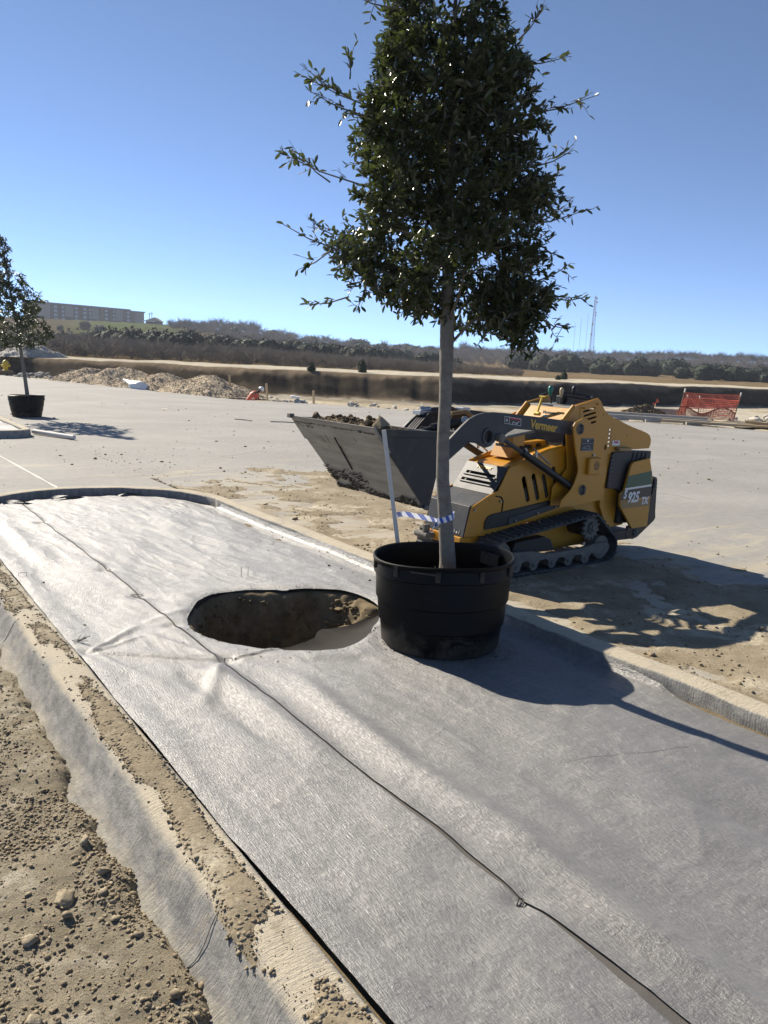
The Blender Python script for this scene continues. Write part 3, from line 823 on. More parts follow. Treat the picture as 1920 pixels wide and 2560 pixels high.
def build_fabric():
    step = 0.0125
    us = np.concatenate([np.arange(-2.5, 0.4, 0.04), np.arange(0.4, 5.4, step), np.arange(5.4, 9.0, 0.02)])
    def sheet(name, n0, n1, label):
        ns = np.arange(n0, n1 + 1e-6, step)
        def fn(n, u):
            # frayed, slightly wandering edges
            return np.stack([n, u, fabric_z(u, n)], -1)
        P, F, N, U = grid(ns, us, fn)
        a = np.arctan2(N - HC[1], U - HC[0]); r = np.hypot(U - HC[0], N - HC[1]); Rr = hole_R(a)
        inside = r < Rr
        near = inside & (r > Rr - step * 1.6)
        sc = np.where(near, Rr / np.maximum(r, 1e-4), 1.0)
        N2 = HC[1] + (N - HC[1]) * sc; U2 = HC[0] + (U - HC[0]) * sc
        drop = inside & ~near
        # side edges
        if n0 < 1.2:
            wav = (fbm(U * 0.8, U * 0 + 5, 61, 3) - 0.5) * 0.035
            gap = 0.013 * sstep(2.6, 1.2, U) + wav * sstep(0, 1, (3.0 - U) / 1.5)
            N2 = N2 + np.maximum(gap + 0.004, 0.0) * sstep(n0 + 0.12, n0, N)
        else:
            N2 = N2 - (0.05 * sstep(2.2, 1.9, U) + (fbm(U * 2.2, U * 0, 62, 3) - 0.4) * 0.03) * sstep(n1 - 0.2, n1, N) * sstep(2.5, 2.0, U)
        # overlap seam opens and closes
        opn = 0.001 + 0.034 * sstep(1.35, 0.85, U) * 1.0 + 0.012 * ridge(U - 1.75, 0.35) + 0.006 * (fbm(U * 1.5, U * 0, 63, 3) - 0.3) + 0.003 * sstep(3.4, 4.0, U)
        opn = np.maximum(opn, 0.001) * (1 - 0.9 * ridge(U - 1.39, 0.09))
        wv = (fbm(U * 1.2, U * 0 + 1, 64, 3) - 0.5) * 0.028
        if n0 < 1.2: N2 = N2 + (wv - opn * 0.5) * sstep(SEAM - 0.25, SEAM, N)
        else: N2 = N2 + (wv + opn * 0.5) * sstep(SEAM + 0.25, SEAM, N)
        Z = fabric_z(U2, N2)
        if n0 > 1.2: Z = Z + 0.0035 * sstep(SEAM + 0.03, SEAM, N)          # upper sheet's lifted edge
        # ragged far end follows the arc
        far = UEND + np.sqrt(np.maximum((RI - 0.03) ** 2 - (N2 - NC) ** 2, 0)) - 0.05 - 0.13 * fbm(N2 * 5, N2 * 0, 65, 4)
        U2 = np.where(U2 > far, np.minimum(U2, far + (U2 - far) * 0.02), U2)
        Z = np.where(U > far, Z - 0.01, Z)
        P = np.stack([N2, U2, Z], -1)
        rows = ~(drop[F].any(1)) & ~((U[F] > far[F] + 0.06).all(1))
        P, F = compact(P, F[rows])
        o = mesh_obj(name, P, F, 'fabric', smooth=True); o.matrix_world = Matrix.Rotation(ISL_ROT, 4, 'Z')
        tag(o, label, "ground fabric", "sheets of weed fabric on the island")
        return o
    a = sheet("weed_fabric", IW0 - 0.002, SEAM, "narrow grey weed fabric strip along the broad rounded kerb by the dirt")
    b = sheet("weed_fabric", SEAM, IW1 + 0.004, "wide silver grey weed fabric sheet with the planting hole cut in it")
    # dark lap of lower cloth showing in the open seam
    us2 = np.arange(-0.5, 8.8, 0.0125); V = []; F = []
    for i, u in enumerate(us2):
        for n in (SEAM - 0.045, SEAM, SEAM + 0.045):
            V.append((n, u, float(fabric_z(np.array([u]), np.array([n]))[0]) - 0.005))
        if i:
            for k in (0, 1): F.append((3 * i - 3 + k, 3 * i - 2 + k, 3 * i + 1 + k, 3 * i + k))
    mesh_obj("under_lap", V, F, 'fabric_dark', a, smooth=True)
    # loose tongues hanging into the hole
    def flap(a0, a1, depth, drop_, seed, sag=0.0):
        V = []; F = []; m = 40; q = 9
        for i in range(m + 1):
            aa = a0 + (a1 - a0) * i / m; Rr = float(hole_R(np.array([aa]))[0]); tt = math.sin(math.pi * i / m) ** 0.6
            for j in range(q + 1):
                s = j / q; rr = Rr + 0.004 - (depth * tt) * s * (0.85 + 0.15 * math.sin(seed + aa * 4))
                u = HC[0] + rr * math.cos(aa); n = HC[1] + rr * math.sin(aa)
                u0 = HC[0] + (Rr + 0.004) * math.cos(aa); n0 = HC[1] + (Rr + 0.004) * math.sin(aa)
                z = float(fabric_z(np.array([u0]), np.array([n0]))[0]) - 0.002 - drop_ * tt * (s ** 0.8) + 0.004 * math.sin(aa * 9 + seed) * s - sag * math.sin(math.pi * s) * tt
                V.append((n, u, z))
            if i:
                for j in range(q):
                    b0 = (i - 1) * (q + 1) + j; F.append((b0, b0 + 1, b0 + q + 2, b0 + q + 1))
        mesh_obj("flap", V, F, 'fabric_shaded', b, smooth=True)
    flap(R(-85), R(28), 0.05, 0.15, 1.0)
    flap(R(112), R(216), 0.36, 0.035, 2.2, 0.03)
    # curled scraps at the shadowed end of the island
    for uu, nn, L, w in ((8.92, 2.1, 0.36, 0.09), (8.88, 2.75, 0.24, 0.08), (8.72, 1.55, 0.3, 0.07), (8.45, 1.2, 0.3, 0.06)):
        V = []; F = []
        for i in range(9):
            t = i / 8
            for j in range(4):
                V.append((nn + (t - 0.5) * L, uu + (j / 3 - 0.5) * w * math.sin(math.pi * (0.1 + 0.8 * t)) - abs(t - .5) * 0.15, 0.085 + 0.03 * math.sin(math.pi * t) + 0.03 * j / 3 * math.sin(3 * t + nn)))
            if i:
                for j in range(3): b0 = (i - 1) * 4 + j; F.append((b0, b0 + 1, b0 + 5, b0 + 4))
        mesh_obj("scrap", V, F, 'fabric', b, smooth=True)
build_fabric()

# ------------------------------------------------------------------ dirt on the street
def build_dirt():
    # deep rubble in the gutter on the near-left side
    ns = np.arange(-1.6, 0.80, 0.013); us = np.concatenate([np.arange(0.9, 4.6, 0.013), np.arange(4.6, 9.0, 0.04)])
    def fn(n, u):
        edge = 0.695 + (fbm(u * 3.5, u * 0, 81, 4) - 0.5) * 0.13 + (fbm(u * 14, u * 0, 82, 2) - 0.5) * 0.03
        h = 0.012 + 0.035 * fbm(u * 2.2, n * 2.2, 83, 5, 0.55) + 0.016 * (fbm(u * 14, n * 14, 84, 4, 0.6) - 0.5) + 0.008 * (fbm(u * 45, n * 45, 85, 2) - 0.5)
        h = h * sstep(0.0, 0.10, edge - n) - 0.012 * sstep(0.03, 0.0, edge - n)
        h = h + 0.02 * sstep(0.45, 0.68, n) * sstep(0, 0.05, edge - n)
        h = (h + 0.004) * sstep(8.8, 6.5, u + (fbm(n * 3, u * 3, 88, 3) - 0.5) * 2) - 0.004
        h = h * sstep(-1.6, -1.2, n) - 0.004 * sstep(-1.3, -1.6, n)
        return np.stack([n, u, h], -1)
    P, F, N, U = grid(ns, us, fn)
    o = mesh_obj("dirt", P, F, 'dirt', smooth=True); o.matrix_world = Matrix.Rotation(ISL_ROT, 4, 'Z'); tag(o, kind='structure')
    r = np.random.default_rng(11); NG = 125000; u = 1.0 + 3.4 * r.random(NG) ** 1.5; n = r.uniform(-0.7, 0.70, NG)
    Pz = fn(n, u)
    dens = 0.72 * sstep(0.32, 0.56, fbm(u * 2.6, n * 2.6, 86, 4)) + 0.16
    dens = dens * sstep(4.4, 3.0, u)
    ok = (r.random(NG) < dens) & (Pz[:, 2] > 0.004)
    u, n, z = u[ok], n[ok], Pz[ok, 2]
    s = 0.0016 + 0.0085 * r.random(len(u)) ** 5 + np.where(r.random(len(u)) < 0.005, r.uniform(0.005, 0.015, len(u)), 0)
    X = UD.x * u + ND.x * n; Y = UD.y * u + ND.y * n
    tag(scatter("dirt_crumbs", np.stack([X, Y, z], -1), s, 'crumb', seed=4), "crumbled tan dirt and stone chips in the gutter", None, None, 'stuff')
    # named stones, each lying in the rubble
    stones = [((2.19, 0.47), 0.055, "flat topped pale stone by the gutter edge, upper one of the pair of large ones"),
              ((1.42, 0.52), 0.052, "squarish upright tan stone close to the gutter edge"),
              ((1.20, 0.55), 0.06, "largest tan clod at the bottom of the rubble, near the kerb"),
              ((1.78, 0.30), 0.034, "round pale stone casting a sharp shadow in the middle of the rubble"),
              ((1.83, 0.17), 0.032, "low brown clod just left of the round pale stone"),
              ((1.47, 0.02), 0.036, "cracked tan clod pair at the lower edge of the rubble, left half"),
              ((1.40, 0.06), 0.034, "cracked tan clod pair at the lower edge of the rubble, right half"),
              ((1.60, 0.21), 0.036, "thin flat buff flake lying level in the rubble"),
              ((1.30, 0.23), 0.040, "flat buff slab fragment below the thin flake"),
              ((1.55, 0.44), 0.030, "grey brown clod standing above the squarish stone"),
              ((2.08, 0.35), 0.030, "dark brown clod just below the flat topped pale stone"),
              ((2.25, 0.60), 0.030, "brown clod against the gutter line, farthest up the kerb")]
    for i, ((u_, n_), s_, lab) in enumerate(stones):
        z = fn(np.array([n_]), np.array([u_]))[0, 2]
        v, f = rock_shape(ICO3 if s_ > 0.04 else ICO2, 100 + i, 0.55, 0.55 if 'flat' in lab else 0.85)
        v = v * s_ * 0.8 * np.array([1.1, 0.85, 0.35 if 'flake' in lab or 'slab' in lab else 0.9])
        q = mesh_obj("stone", v, f, 'clod', loc=UN(u_, n_, z + s_ * 0.2)); q.rotation_euler = (0.2, 0.1, i * 1.7)
        tag(q, lab, "stone", "larger stones in the gutter rubble")
    # dirt strewn over the kerb top
    def ktop(n, u):
        w = IW0 - n; z = np.interp(w, [0.0, 0.006, 0.02, 0.08, 0.13, 0.15, 0.165, 0.177, 0.187, 0.196], [0.144, 0.151, 0.155, 0.157, 0.156, 0.152, 0.145, 0.134, 0.12, 0.104])
        return z + (fbm(u * 1.9, n * 1.9, 3, 4) - 0.5) * 0.016
    def kd(n, u):
        e = sstep(0.785, 0.84, n + (fbm(u * 3, u * 0, 92, 4) - .5) * .12) * sstep(0.935, 0.895, n + (fbm(u * 5, u * 0, 99, 3) - .5) * .05)
        return e * sstep(0.34, 0.60, fbm(u * 2.6, n * 6, 91, 4) + 0.10 * sstep(3.4, 2.0, u) - 0.06 * sstep(1.9, 1.5, u))
    u = r.uniform(0.9, 6.5, 60000); n = r.uniform(0.765, 0.95, 60000)
    ok = r.random(len(u)) < kd(n, u) * 0.8 + 0.012
    u, n = u[ok], n[ok]; z = ktop(n, u) + 0.004 * kd(n, u)
    s = 0.0018 + 0.008 * r.random(len(u)) ** 5
    X = UD.x * u + ND.x * n; Y = UD.y * u + ND.y * n
    tag(scatter("kerb_crumbs", np.stack([X, Y, z], -1), s, 'crumb', seed=8), "brown dirt crumbs spilled along the kerb top", None, None, 'stuff')
    ns = np.arange(0.775, 0.952, 0.010); us = np.arange(0.6, 7.6, 0.012)
    def fn2(n, u):
        q = kd(n, u); h = np.where(q > 0.03, 0.012 * q - 0.003, -0.03) + 0.006 * (fbm(u * 30, n * 30, 93, 3) - 0.5) * q
        return np.stack([n, u, ktop(n, u) + h], -1)
    P, F, N, U = grid(ns, us, fn2)
    o = mesh_obj("dirt", P, F, 'dirt_b', smooth=True); o.matrix_world = Matrix.Rotation(ISL_ROT, 4, 'Z'); tag(o, kind='structure')
    # film of dirt beyond the right-hand kerb: raised patches over the slab
    ns = np.arange(3.60, 7.4, 0.03); us = np.arange(-1.0, 13.5, 0.03)
    def fn3(n, u):
        q = fbm(u * 1.1, n * 1.6, 94, 6, 0.6) - 0.40 - 0.11 * sstep(4.2, 7.0, n) + 0.14 * sstep(3.95, 3.6, n) - 0.5 * sstep(9.5, 12.5, u) - 0.3 * sstep(6.6, 7.3, n) - 0.05 * ridge(u - 3, 1.5) * sstep(4.4, 5.2, n)
        h = np.clip(q, -0.1, 0.12) * 0.13 + 0.010 * (fbm(u * 17, n * 17, 95, 3) - 0.5)
        return np.stack([n, u, np.where(h > 0.0, 0.001 + h, -0.01)], -1)
    P, F, N, U = grid(ns, us, fn3)
    kp = (P[F][:, :, 2] > 0).any(1); P2, F2 = compact(P, F[kp])
    o = mesh_obj("dirt", P2, F2, 'dirt_b', smooth=True); o.matrix_world = Matrix.Rotation(ISL_ROT, 4, 'Z'); tag(o, kind='structure')
    u = r.uniform(-0.5, 14, 90000); n = 3.62 + 5.0 * r.random(90000) ** 1.8
    Pz = fn3(n, u)[:, 2]
    dens = 0.05 + 0.55 * (Pz > 0) * sstep(0.4, 0.6, fbm(u * 3, n * 3, 97, 3))
    ok = r.random(len(u)) < dens * 0.55
    u, n, z = u[ok], n[ok], np.maximum(Pz[ok], 0)
    s = 0.003 + 0.013 * r.random(len(u)) ** 5 + np.where(r.random(len(u)) < 0.004, 0.02, 0)
    X = UD.x * u + ND.x * n; Y = UD.y * u + ND.y * n
    tag(scatter("street_crumbs", np.stack([X, Y, z], -1), s, 'crumb', seed=9), "dirt crumbs scattered over the dusty street", None, None, 'stuff')
    # sparse crumbs farther out on the slab
    x = r.uniform(-16, 14, 2600); y = 9.5 + 22 * r.random(2600) ** 1.5
    ok = fbm(x * 0.35, y * 0.8, 98, 4) > 0.5
    x, y = x[ok], y[ok]
    tag(scatter("slab_crumbs", np.stack([x, y, 0 * x], -1), 0.008 + 0.03 * r.random(len(x)) ** 5, 'darkclod', seed=10), "dark crumbs on the open slab", None, None, 'stuff')
    # a few crumbs on the fabric itself
    pts = []; sz = []
    for k in range(60):
        u_ = r.uniform(4.5, 8.2); n_ = 3.37 - 0.5 * r.random() ** 2.5; pts.append(UN(u_, n_, float(fabric_z(np.array([u_]), np.array([n_]))[0]))); sz.append(r.uniform(0.003, 0.009))
    for u_, n_, s_ in ((5.05, 3.15, 0.017), (4.55, 3.2, 0.014), (5.6, 1.60, 0.014), (5.4, 1.1, 0.012), (4.45, 1.12, 0.010), (4.3, 3.16, 0.02)):
        pts.append(UN(u_, n_, float(fabric_z(np.array([u_]), np.array([n_]))[0]))); sz.append(s_)
    for k in range(260):
        a_ = r.uniform(0, 6.28); q_ = 0.345 + 0.10 * r.random() ** 2.5; x_, y_ = 0.37 + q_ * math.cos(a_), 4.34 + q_ * 0.97 * math.sin(a_)
        u_, n_ = UD.x * x_ + UD.y * y_, ND.x * x_ + ND.y * y_
        if math.hypot(u_ - HC[0], n_ - HC[1]) < float(hole_R(np.array([math.atan2(n_ - HC[1], u_ - HC[0])]))[0]) + 0.01: continue
        pts.append(UN(u_, n_, float(fabric_z(np.array([u_]), np.array([n_]))[0]))); sz.append(0.002 + 0.006 * r.random() ** 3)
    for k in range(420):
        a_ = r.uniform(0, 6.28); q_ = float(hole_R(np.array([a_]))[0]) + 0.012 + 0.22 * r.random() ** 2.2
        u_, n_ = HC[0] + q_ * math.cos(a_), HC[1] + q_ * math.sin(a_)
        if n_ > 3.3: continue
        pts.append(UN(u_, n_, float(fabric_z(np.array([u_]), np.array([n_]))[0]))); sz.append(0.0012 + 0.005 * r.random() ** 4)
    tag(scatter("fabric_crumbs", [tuple(p) for p in pts], sz, 'darkclod', seed=12), "small brown crumbs lying on the grey fabric", None, None, 'stuff')
build_dirt()

def fz(u, n): return float(fabric_z(np.array([u]), np.array([n]))[0])
def build_pins():
    def wire(pts, label, r_=0.0022):
        mb = MB(); mb.tube(pts, r_, 6); o = mb.build("wire_staple", 'wire'); tag(o, label, "staple", "wire staples pinning the fabric")
    def stand(u, n, rot, w, h, label, lean=0.0):
        z = fz(u, n); d = Vector((math.cos(rot), math.sin(rot), 0)) * w / 2; b = UN(u, n, z); t = Vector((-math.sin(rot), math.cos(rot), 0)) * lean
        wire([b - d - Vector((0, 0, 0.02)), b - d + t + Vector((0, 0, h)), b + d + t + Vector((0, 0, h)), b + d - Vector((0, 0, 0.02))], label)
    stand(5.05, 2.42, R(5), 0.05, 0.075, "wire staple standing upright behind the planting hole")
    stand(4.89, 1.57, R(20), 0.07, 0.018, "flat wire staple bridging the seam, next above the planting hole", 0.04)
    stand(5.67, 1.56, R(15), 0.05, 0.015, "flat wire staple on the seam beside a small dark clod", 0.03)
    stand(7.6, 1.545, R(0), 0.05, 0.015, "flat wire staple on the seam closest to the far end of the island", 0.02)
    stand(5.55, 1.0, R(20), 0.05, 0.02, "wire staple at the fabric's left edge below the far corner", 0.02)
    stand(3.59, 1.63, R(10), 0.04, 0.02, "wire staple gathering the fabric folds below the planting hole", 0.02)
    stand(6.53, 3.38, R(30), 0.05, 0.04, "wire staple at the foot of the right hand kerb", 0.02)
    z = fz(1.39, 1.58) + 0.004
    c = UN(1.39, 1.58, z)
    loop = [(-0.016, -0.012, 0), (-0.004, 0.018, 0.004), (0.008, 0.022, 0.004), (0.012, 0.002, 0.004), (0.002, -0.016, 0.002), (-0.016, -0.012, 0)]
    wire([c + Vector((a * 0.9 + 0.008 * 0, b * 0.9, h)) for a, b, h in loop] , "bent wire staple lying open on the seam, lower front", 0.002)
    # tuft of dry twigs
    mb = MB(); r = random.Random(3); b = UN(4.12, 1.0, fz(4.12, 1.0) + 0.006)
    for k in range(9):
        a = r.uniform(0, 6.28); L = r.uniform(0.03, 0.07)
        mb.tube([b + Vector((r.uniform(-.02, .02), r.uniform(-.02, .02), 0)), b + Vector((math.cos(a) * L, math.sin(a) * L * 0.6, r.uniform(0, 0.03)))], 0.0018, 5)
    tag(mb.build("twig_tuft", 'wire'), "small tangle of dark dry twigs near the fabric's left edge", "twigs")
    # hair-thin slits / pulled threads
    for (u0, n0), (u1, n1), lab in (((6.6, 2.0), (5.0, 3.05), "long thin dark thread crossing the fabric behind the hole"), ((1.9, 2.35), (1.7, 2.95), "short dark thread on the near fabric right of the seam"), ((8.2, 2.25), (6.6, 3.2), "faint thread near the island's far end")):
        mb = MB(); pts = []
        for i in range(25):
            t = i / 24; u = u0 + (u1 - u0) * t + 0.012 * math.sin(t * 7); n = n0 + (n1 - n0) * t + 0.008 * math.sin(t * 11 + 1)
            pts.append(UN(u, n, fz(u, n) + 0.001))
        mb.tube(pts, 0.00045, 4); tag(mb.build("thread", 'wire'), lab, "thread")
    # sticks lying out on the slab
    for x, y, L, a, lab in ((-4.2, 22.4, 0.7, R(-35), "thin stick lying askew on the open slab"), (-3.0, 22.2, 0.75, R(2), "thin straight stick lying level on the open slab")):
        mb = MB(); mb.tube([(-L / 2, 0, 0.015), (0, 0.02, 0.02), (L / 2, 0, 0.015)], 0.014, 6)
        o = mb.build("stick", 'twig', loc=(x, y, 0)); o.rotation_euler = (0, 0, a); tag(o, lab, "stick")
build_pins()

# ================================================================== POTS, TREES
def make_pot(loc, ex, ey, Rt=0.42, Rb=0.355, H=0.53, label="", group="black nursery pots", rz=0.0, seg=96):
    root = empty("nursery_pot", loc, rz=rz); tag(root, label, "plant pot", group)
    def wob(t, r, z):
        k = sstep(0.05, 1.0, z / H)
        return (1 + (ex - 1) * k + 0.012 * math.sin(2 * t + 1) * k, 1 + (ey - 1) * k, 0.010 * math.cos(t - 0.3) * k + 0.006 * math.sin(3 * t) * k)
    S = lambda f, top: Rb + (Rt - 0.012 - Rb) * f + (0.0)
    out = [(Rb - 0.03, 0.0), (Rb - 0.012, 0.004), (Rb, 0.018), (S(0.25, 0), 0.145), (S(0.25, 0) + 0.010, 0.152), (S(0.52, 0) + 0.004, 0.275), (S(0.52, 0) + 0.013, 0.282), (S(0.8, 0) + 0.004, 0.425), (S(0.8, 0) + 0.016, 0.432), (S(1, 0) - 0.003, H - 0.03), (Rt - 0.004, H - 0.026), (Rt, H - 0.018), (Rt, H - 0.004), (Rt - 0.008, H), (Rt - 0.018, H - 0.004), (Rt - 0.024, H - 0.03), (S(0.8, 0) - 0.004, 0.42), (S(0.52, 0) - 0.008, 0.26), (S(0.4, 0), 0.22)]
    mb = MB(); mb.lathe(out, seg, wob=wob); mb.build("wall", 'pot', root, smooth=True, fix=False)
    # rib slots round the collar and lip, two grips
    for k in range(10):
        t = 2 * math.pi * k / 10 + 0.18; w = wob(t, 0, 0.47)
        r = S(0.9, 0) + 0.010
        m2 = MB(); m2.box((-0.005, -0.014, -0.030), (0.007, 0.014, 0.030))
        o = m2.build("rib", 'pot', root, bevel=0.003, loc=(r * math.cos(t) * w[0], r * math.sin(t) * w[1], 0.472)); o.rotation_euler = (0, 0, t)
    for t in (R(38), R(252)):
        w = wob(t, 0, 0.5); r = Rt - 0.03 if t < 2 else Rt - 0.004
        m2 = MB(); m2.box((-0.016, -0.075, -0.010), (0.012, 0.075, 0.002)); m2.box((-0.016, -0.075, -0.07), (-0.008, 0.075, -0.008)) if t < 2 else None
        m2.box((-0.02, -0.004, -0.075), (0.004, 0.004, -0.004)) if t < 2 else None
        o = m2.build("grip", 'pot', root, bevel=0.003, loc=(r * math.cos(t) * w[0], r * math.sin(t) * w[1], H - 0.032)); o.rotation_euler = (0, 0, t)
    ms = MB(); pr = []
    V = []; F = []
    ns_, ma = 40, 12
    for j in range(ma + 1):
        rr = (Rt - 0.06) * j / ma
        for k in range(ns_):
            t = 2 * math.pi * k / ns_; w = wob(t, 0, 0.35); V.append((rr * math.cos(t) * w[0], rr * math.sin(t) * w[1], 0.37 + 0.03 * (fbm(np.array([rr * math.cos(t) * 20]), np.array([rr * math.sin(t) * 20]), 4, 3)[0] - .5) - 0.02 * (j / ma) ** 2))
        if j:
            for k in range(ns_): F.append(((j - 1) * ns_ + k, (j - 1) * ns_ + (k + 1) % ns_, j * ns_ + (k + 1) % ns_, j * ns_ + k))
    mesh_obj("root_ball", V, F, 'soil', root, smooth=True)
    return root

# leaf: eight-vertex oblong blade folded along the midrib
def leaf_template():
    L = [(0, 0, 0), (0.22, 0.14, 0.02), (0.6, 0.185, 0.03), (0.88, 0.10, 0.0), (1.0, 0, -0.04), (0.88, -0.10, 0.0), (0.6, -0.185, 0.03), (0.22, -0.14, 0.02), (0.4, 0, -0.03), (0.75, 0, -0.03)]
    V = np.array(L); F = np.array([(0, 8, 1, 1), (1, 8, 9, 2), (2, 9, 3, 3), (3, 9, 4, 4), (4, 9, 5, 5), (5, 9, 6, 6), (6, 9, 8, 7), (7, 8, 0, 0)])
    T = []
    for f in F:
        q = list(dict.fromkeys(f.tolist()))
        T.append(q[:3])
        if len(q) == 4: T.append([q[0], q[2], q[3]])
    return V, np.array(T)
LEAF = leaf_template()
def leaf_frames(pos, dirs, size, r, droop=0.0):
    n = len(pos); d = dirs / np.linalg.norm(dirs, axis=1, keepdims=True)
    d[:, 2] -= droop; d /= np.linalg.norm(d, axis=1, keepdims=True)
    rv = r.normal(size=(n, 3)) * 0.55 + np.array([0, 0, 1.0]); 
    y = np.cross(rv, d); y /= np.maximum(np.linalg.norm(y, axis=1, keepdims=True), 1e-6); z = np.cross(d, y)
    return d, y, z
def leaves_mesh(name, pos, dirs, size, mat, parent, r, droop=0.1, width=1.0):
    d, y, z = leaf_frames(pos, dirs, size, r, droop)
    V, F = LEAF; n = len(pos)
    P = pos[:, None, :] + size[:, None, None] * (V[None, :, 0:1] * d[:, None, :] + V[None, :, 1:2] * width * y[:, None, :] + V[None, :, 2:3] * z[:, None, :])
    FF = (F[None] + (np.arange(n) * len(V))[:, None, None]).reshape(-1, 3)
    return mesh_obj(name, P.reshape(-1, 3), FF, mat, parent), (d, y, z)

def make_oak(name, root_loc, axis_pts, radii, prof, ntw, leaf_size, label, seed, sprigs=(), singles=0, mat='leaf', lobes=(), fit=1.0, holes=True):
    """axis_pts: trunk line; prof: rows (z, left extent, right extent) relative to root; returns root"""
    r = np.random.default_rng(seed)
    root = empty(name, root_loc); tag(root, label, "tree", "potted oak trees")
    mb = MB(); pts = [Vector(p) for p in axis_pts]
    # smooth trunk with swellings
    dense = []; rad = []
    for i in range(len(pts) - 1):
        m = 6
        for k in range(m):
            t = k / m; dense.append(pts[i].lerp(pts[i + 1], t)); rad.append((radii[i] * (1 - t) + radii[i + 1] * t) * (1 + 0.012 * math.sin(len(dense) * 1.9)))
    dense.append(pts[-1]); rad.append(radii[-1])
    mb.tube(dense, rad, 18); mb.build("trunk", 'bark', root, smooth=True)
    zs = np.array([p[0] for p in prof]); L = np.array([p[1] for p in prof]); Rr = np.array([p[2] for p in prof])
    ax = np.array([p[:] for p in dense])
    def axis_at(z): return np.array([np.interp(z, ax[:, 2], ax[:, 0]), np.interp(z, ax[:, 2], ax[:, 1])])
    zmin, zmax = zs.min(), zs.max(); o = np.argsort(zs)
    def ext(z, a):
        l = np.interp(z, zs[o], L[o]); rr = np.interp(z, zs[o], Rr[o]); c = axis_at(z)
        lx = c[0] - l; rx = rr - c[0]; dep = 0.92 * (lx + rx) / 2
        ca, sa = math.cos(a), math.sin(a); X = rx if ca > 0 else lx
        e = 1 / math.sqrt((ca / max(X, 0.02)) ** 2 + (sa / max(dep, 0.02)) ** 2)
        return e * fit * (0.66 + 0.32 * vnoise(a * 1.6 + 9, z * 4.5, seed) + 0.30 * vnoise(a * 3.6 + 4, z * 9.0, seed + 8))
    tw = MB(); lp = []; ld = []
    # limbs
    limb_tips = []
    nl = 46
    for k in range(nl):
        z0 = zmin + 0.02 + (zmax - zmin) * ((k + 0.5) / nl) ** 0.9
        a = k * 2.39996 + r.uniform(-0.3, 0.3); c = axis_at(z0 - 0.12)
        zt = z0 + r.uniform(0.0, 0.16); e = ext(zt, a) * r.uniform(0.7, 0.98)
        p0 = Vector((c[0], c[1], z0 - 0.14)); c2 = axis_at(zt); p3 = Vector((c2[0] + math.cos(a) * e, c2[1] + math.sin(a) * e, zt))
        p1 = p0.lerp(p3, 0.35) + Vector((r.uniform(-.04, .04), r.uniform(-.04, .04), 0.06)); p2 = p0.lerp(p3, 0.7) + Vector((r.uniform(-.04, .04), r.uniform(-.04, .04), 0.05))
        rr0 = 0.010 * (1 - 0.5 * k / nl) * (leaf_size / 0.05) ** 0.5
        tw.tube([p0, p1, p2, p3], [rr0, rr0 * .75, rr0 * .5, rr0 * .25], 5, cap=False)
        limb_tips.append((p0, p1, p2, p3))
    def sprig(p, q, nleaf, rad=0.0022, bare=0.0, sz=1.0):
        p = Vector(p); q = Vector(q); mid = p.lerp(q, 0.5) + Vector(r.normal(size=3) * (q - p).length * 0.09)
        tw.tube([p, mid, q], [rad, rad * .8, rad * .5], 4, cap=False)
        d = (q - p).normalized()
        for k in range(nleaf):
            t = bare + (1 - bare) * (k + r.random()) / nleaf
            b = (p.lerp(mid, 2 * t) if t < .5 else mid.lerp(q, 2 * t - 1))
            v = r.normal(size=3); dd = np.array(d[:]) * 0.75 + v / np.linalg.norm(v) * 0.85
            lp.append(b[:]); ld.append(dd)
    done = 0; guard = 0
    while done < ntw and guard < ntw * 20:
        guard += 1
        z = zmin + (zmax - zmin) * r.random(); a = r.uniform(0, 2 * math.pi)
        e = ext(z, a); f = r.random() ** 0.42 * 1.0
        c = axis_at(z); x, y = c[0] + math.cos(a) * e * f, c[1] + math.sin(a) * e * f
        # openings between leaf masses
        if holes and vnoise(np.array([x * 7.5 + y * 3.5 + 31]), np.array([z * 7.0 + y * 4.0]), seed + 3)[0] < 0.42 and f > 0.2: continue
        if r.random() > e / (0.55 * (Rr.max() - L.min())): continue
        out = Vector((math.cos(a), math.sin(a), r.uniform(-0.55, 0.65))); out = (out + Vector(r.normal(size=3) * 0.45)).normalized()
        Lg = r.uniform(0.08, 0.17) * (leaf_size / 0.05)
        p = Vector((x, y, z)) - out * Lg * 0.6; sprig(p, p + out * Lg, int(r.integers(13, 22)))
        done += 1
    for (cx_, cz_, r_, cnt) in lobes:
        cnt = int(cnt * 0.85)
        for k in range(cnt):
            v = r.normal(size=3); v *= r_ * r.random() ** 0.4 / np.linalg.norm(v); c = axis_at(cz_)
            p = Vector((cx_ + v[0], c[1] + v[1] * 1.3, cz_ + v[2])); d = Vector(r.normal(size=3)) * 0.6 + Vector((math.copysign(0.5, cx_ - c[0]), 0, -0.15)); d.normalize()
            sprig(p - d * 0.07, p + d * 0.07, int(r.integers(12, 20)))
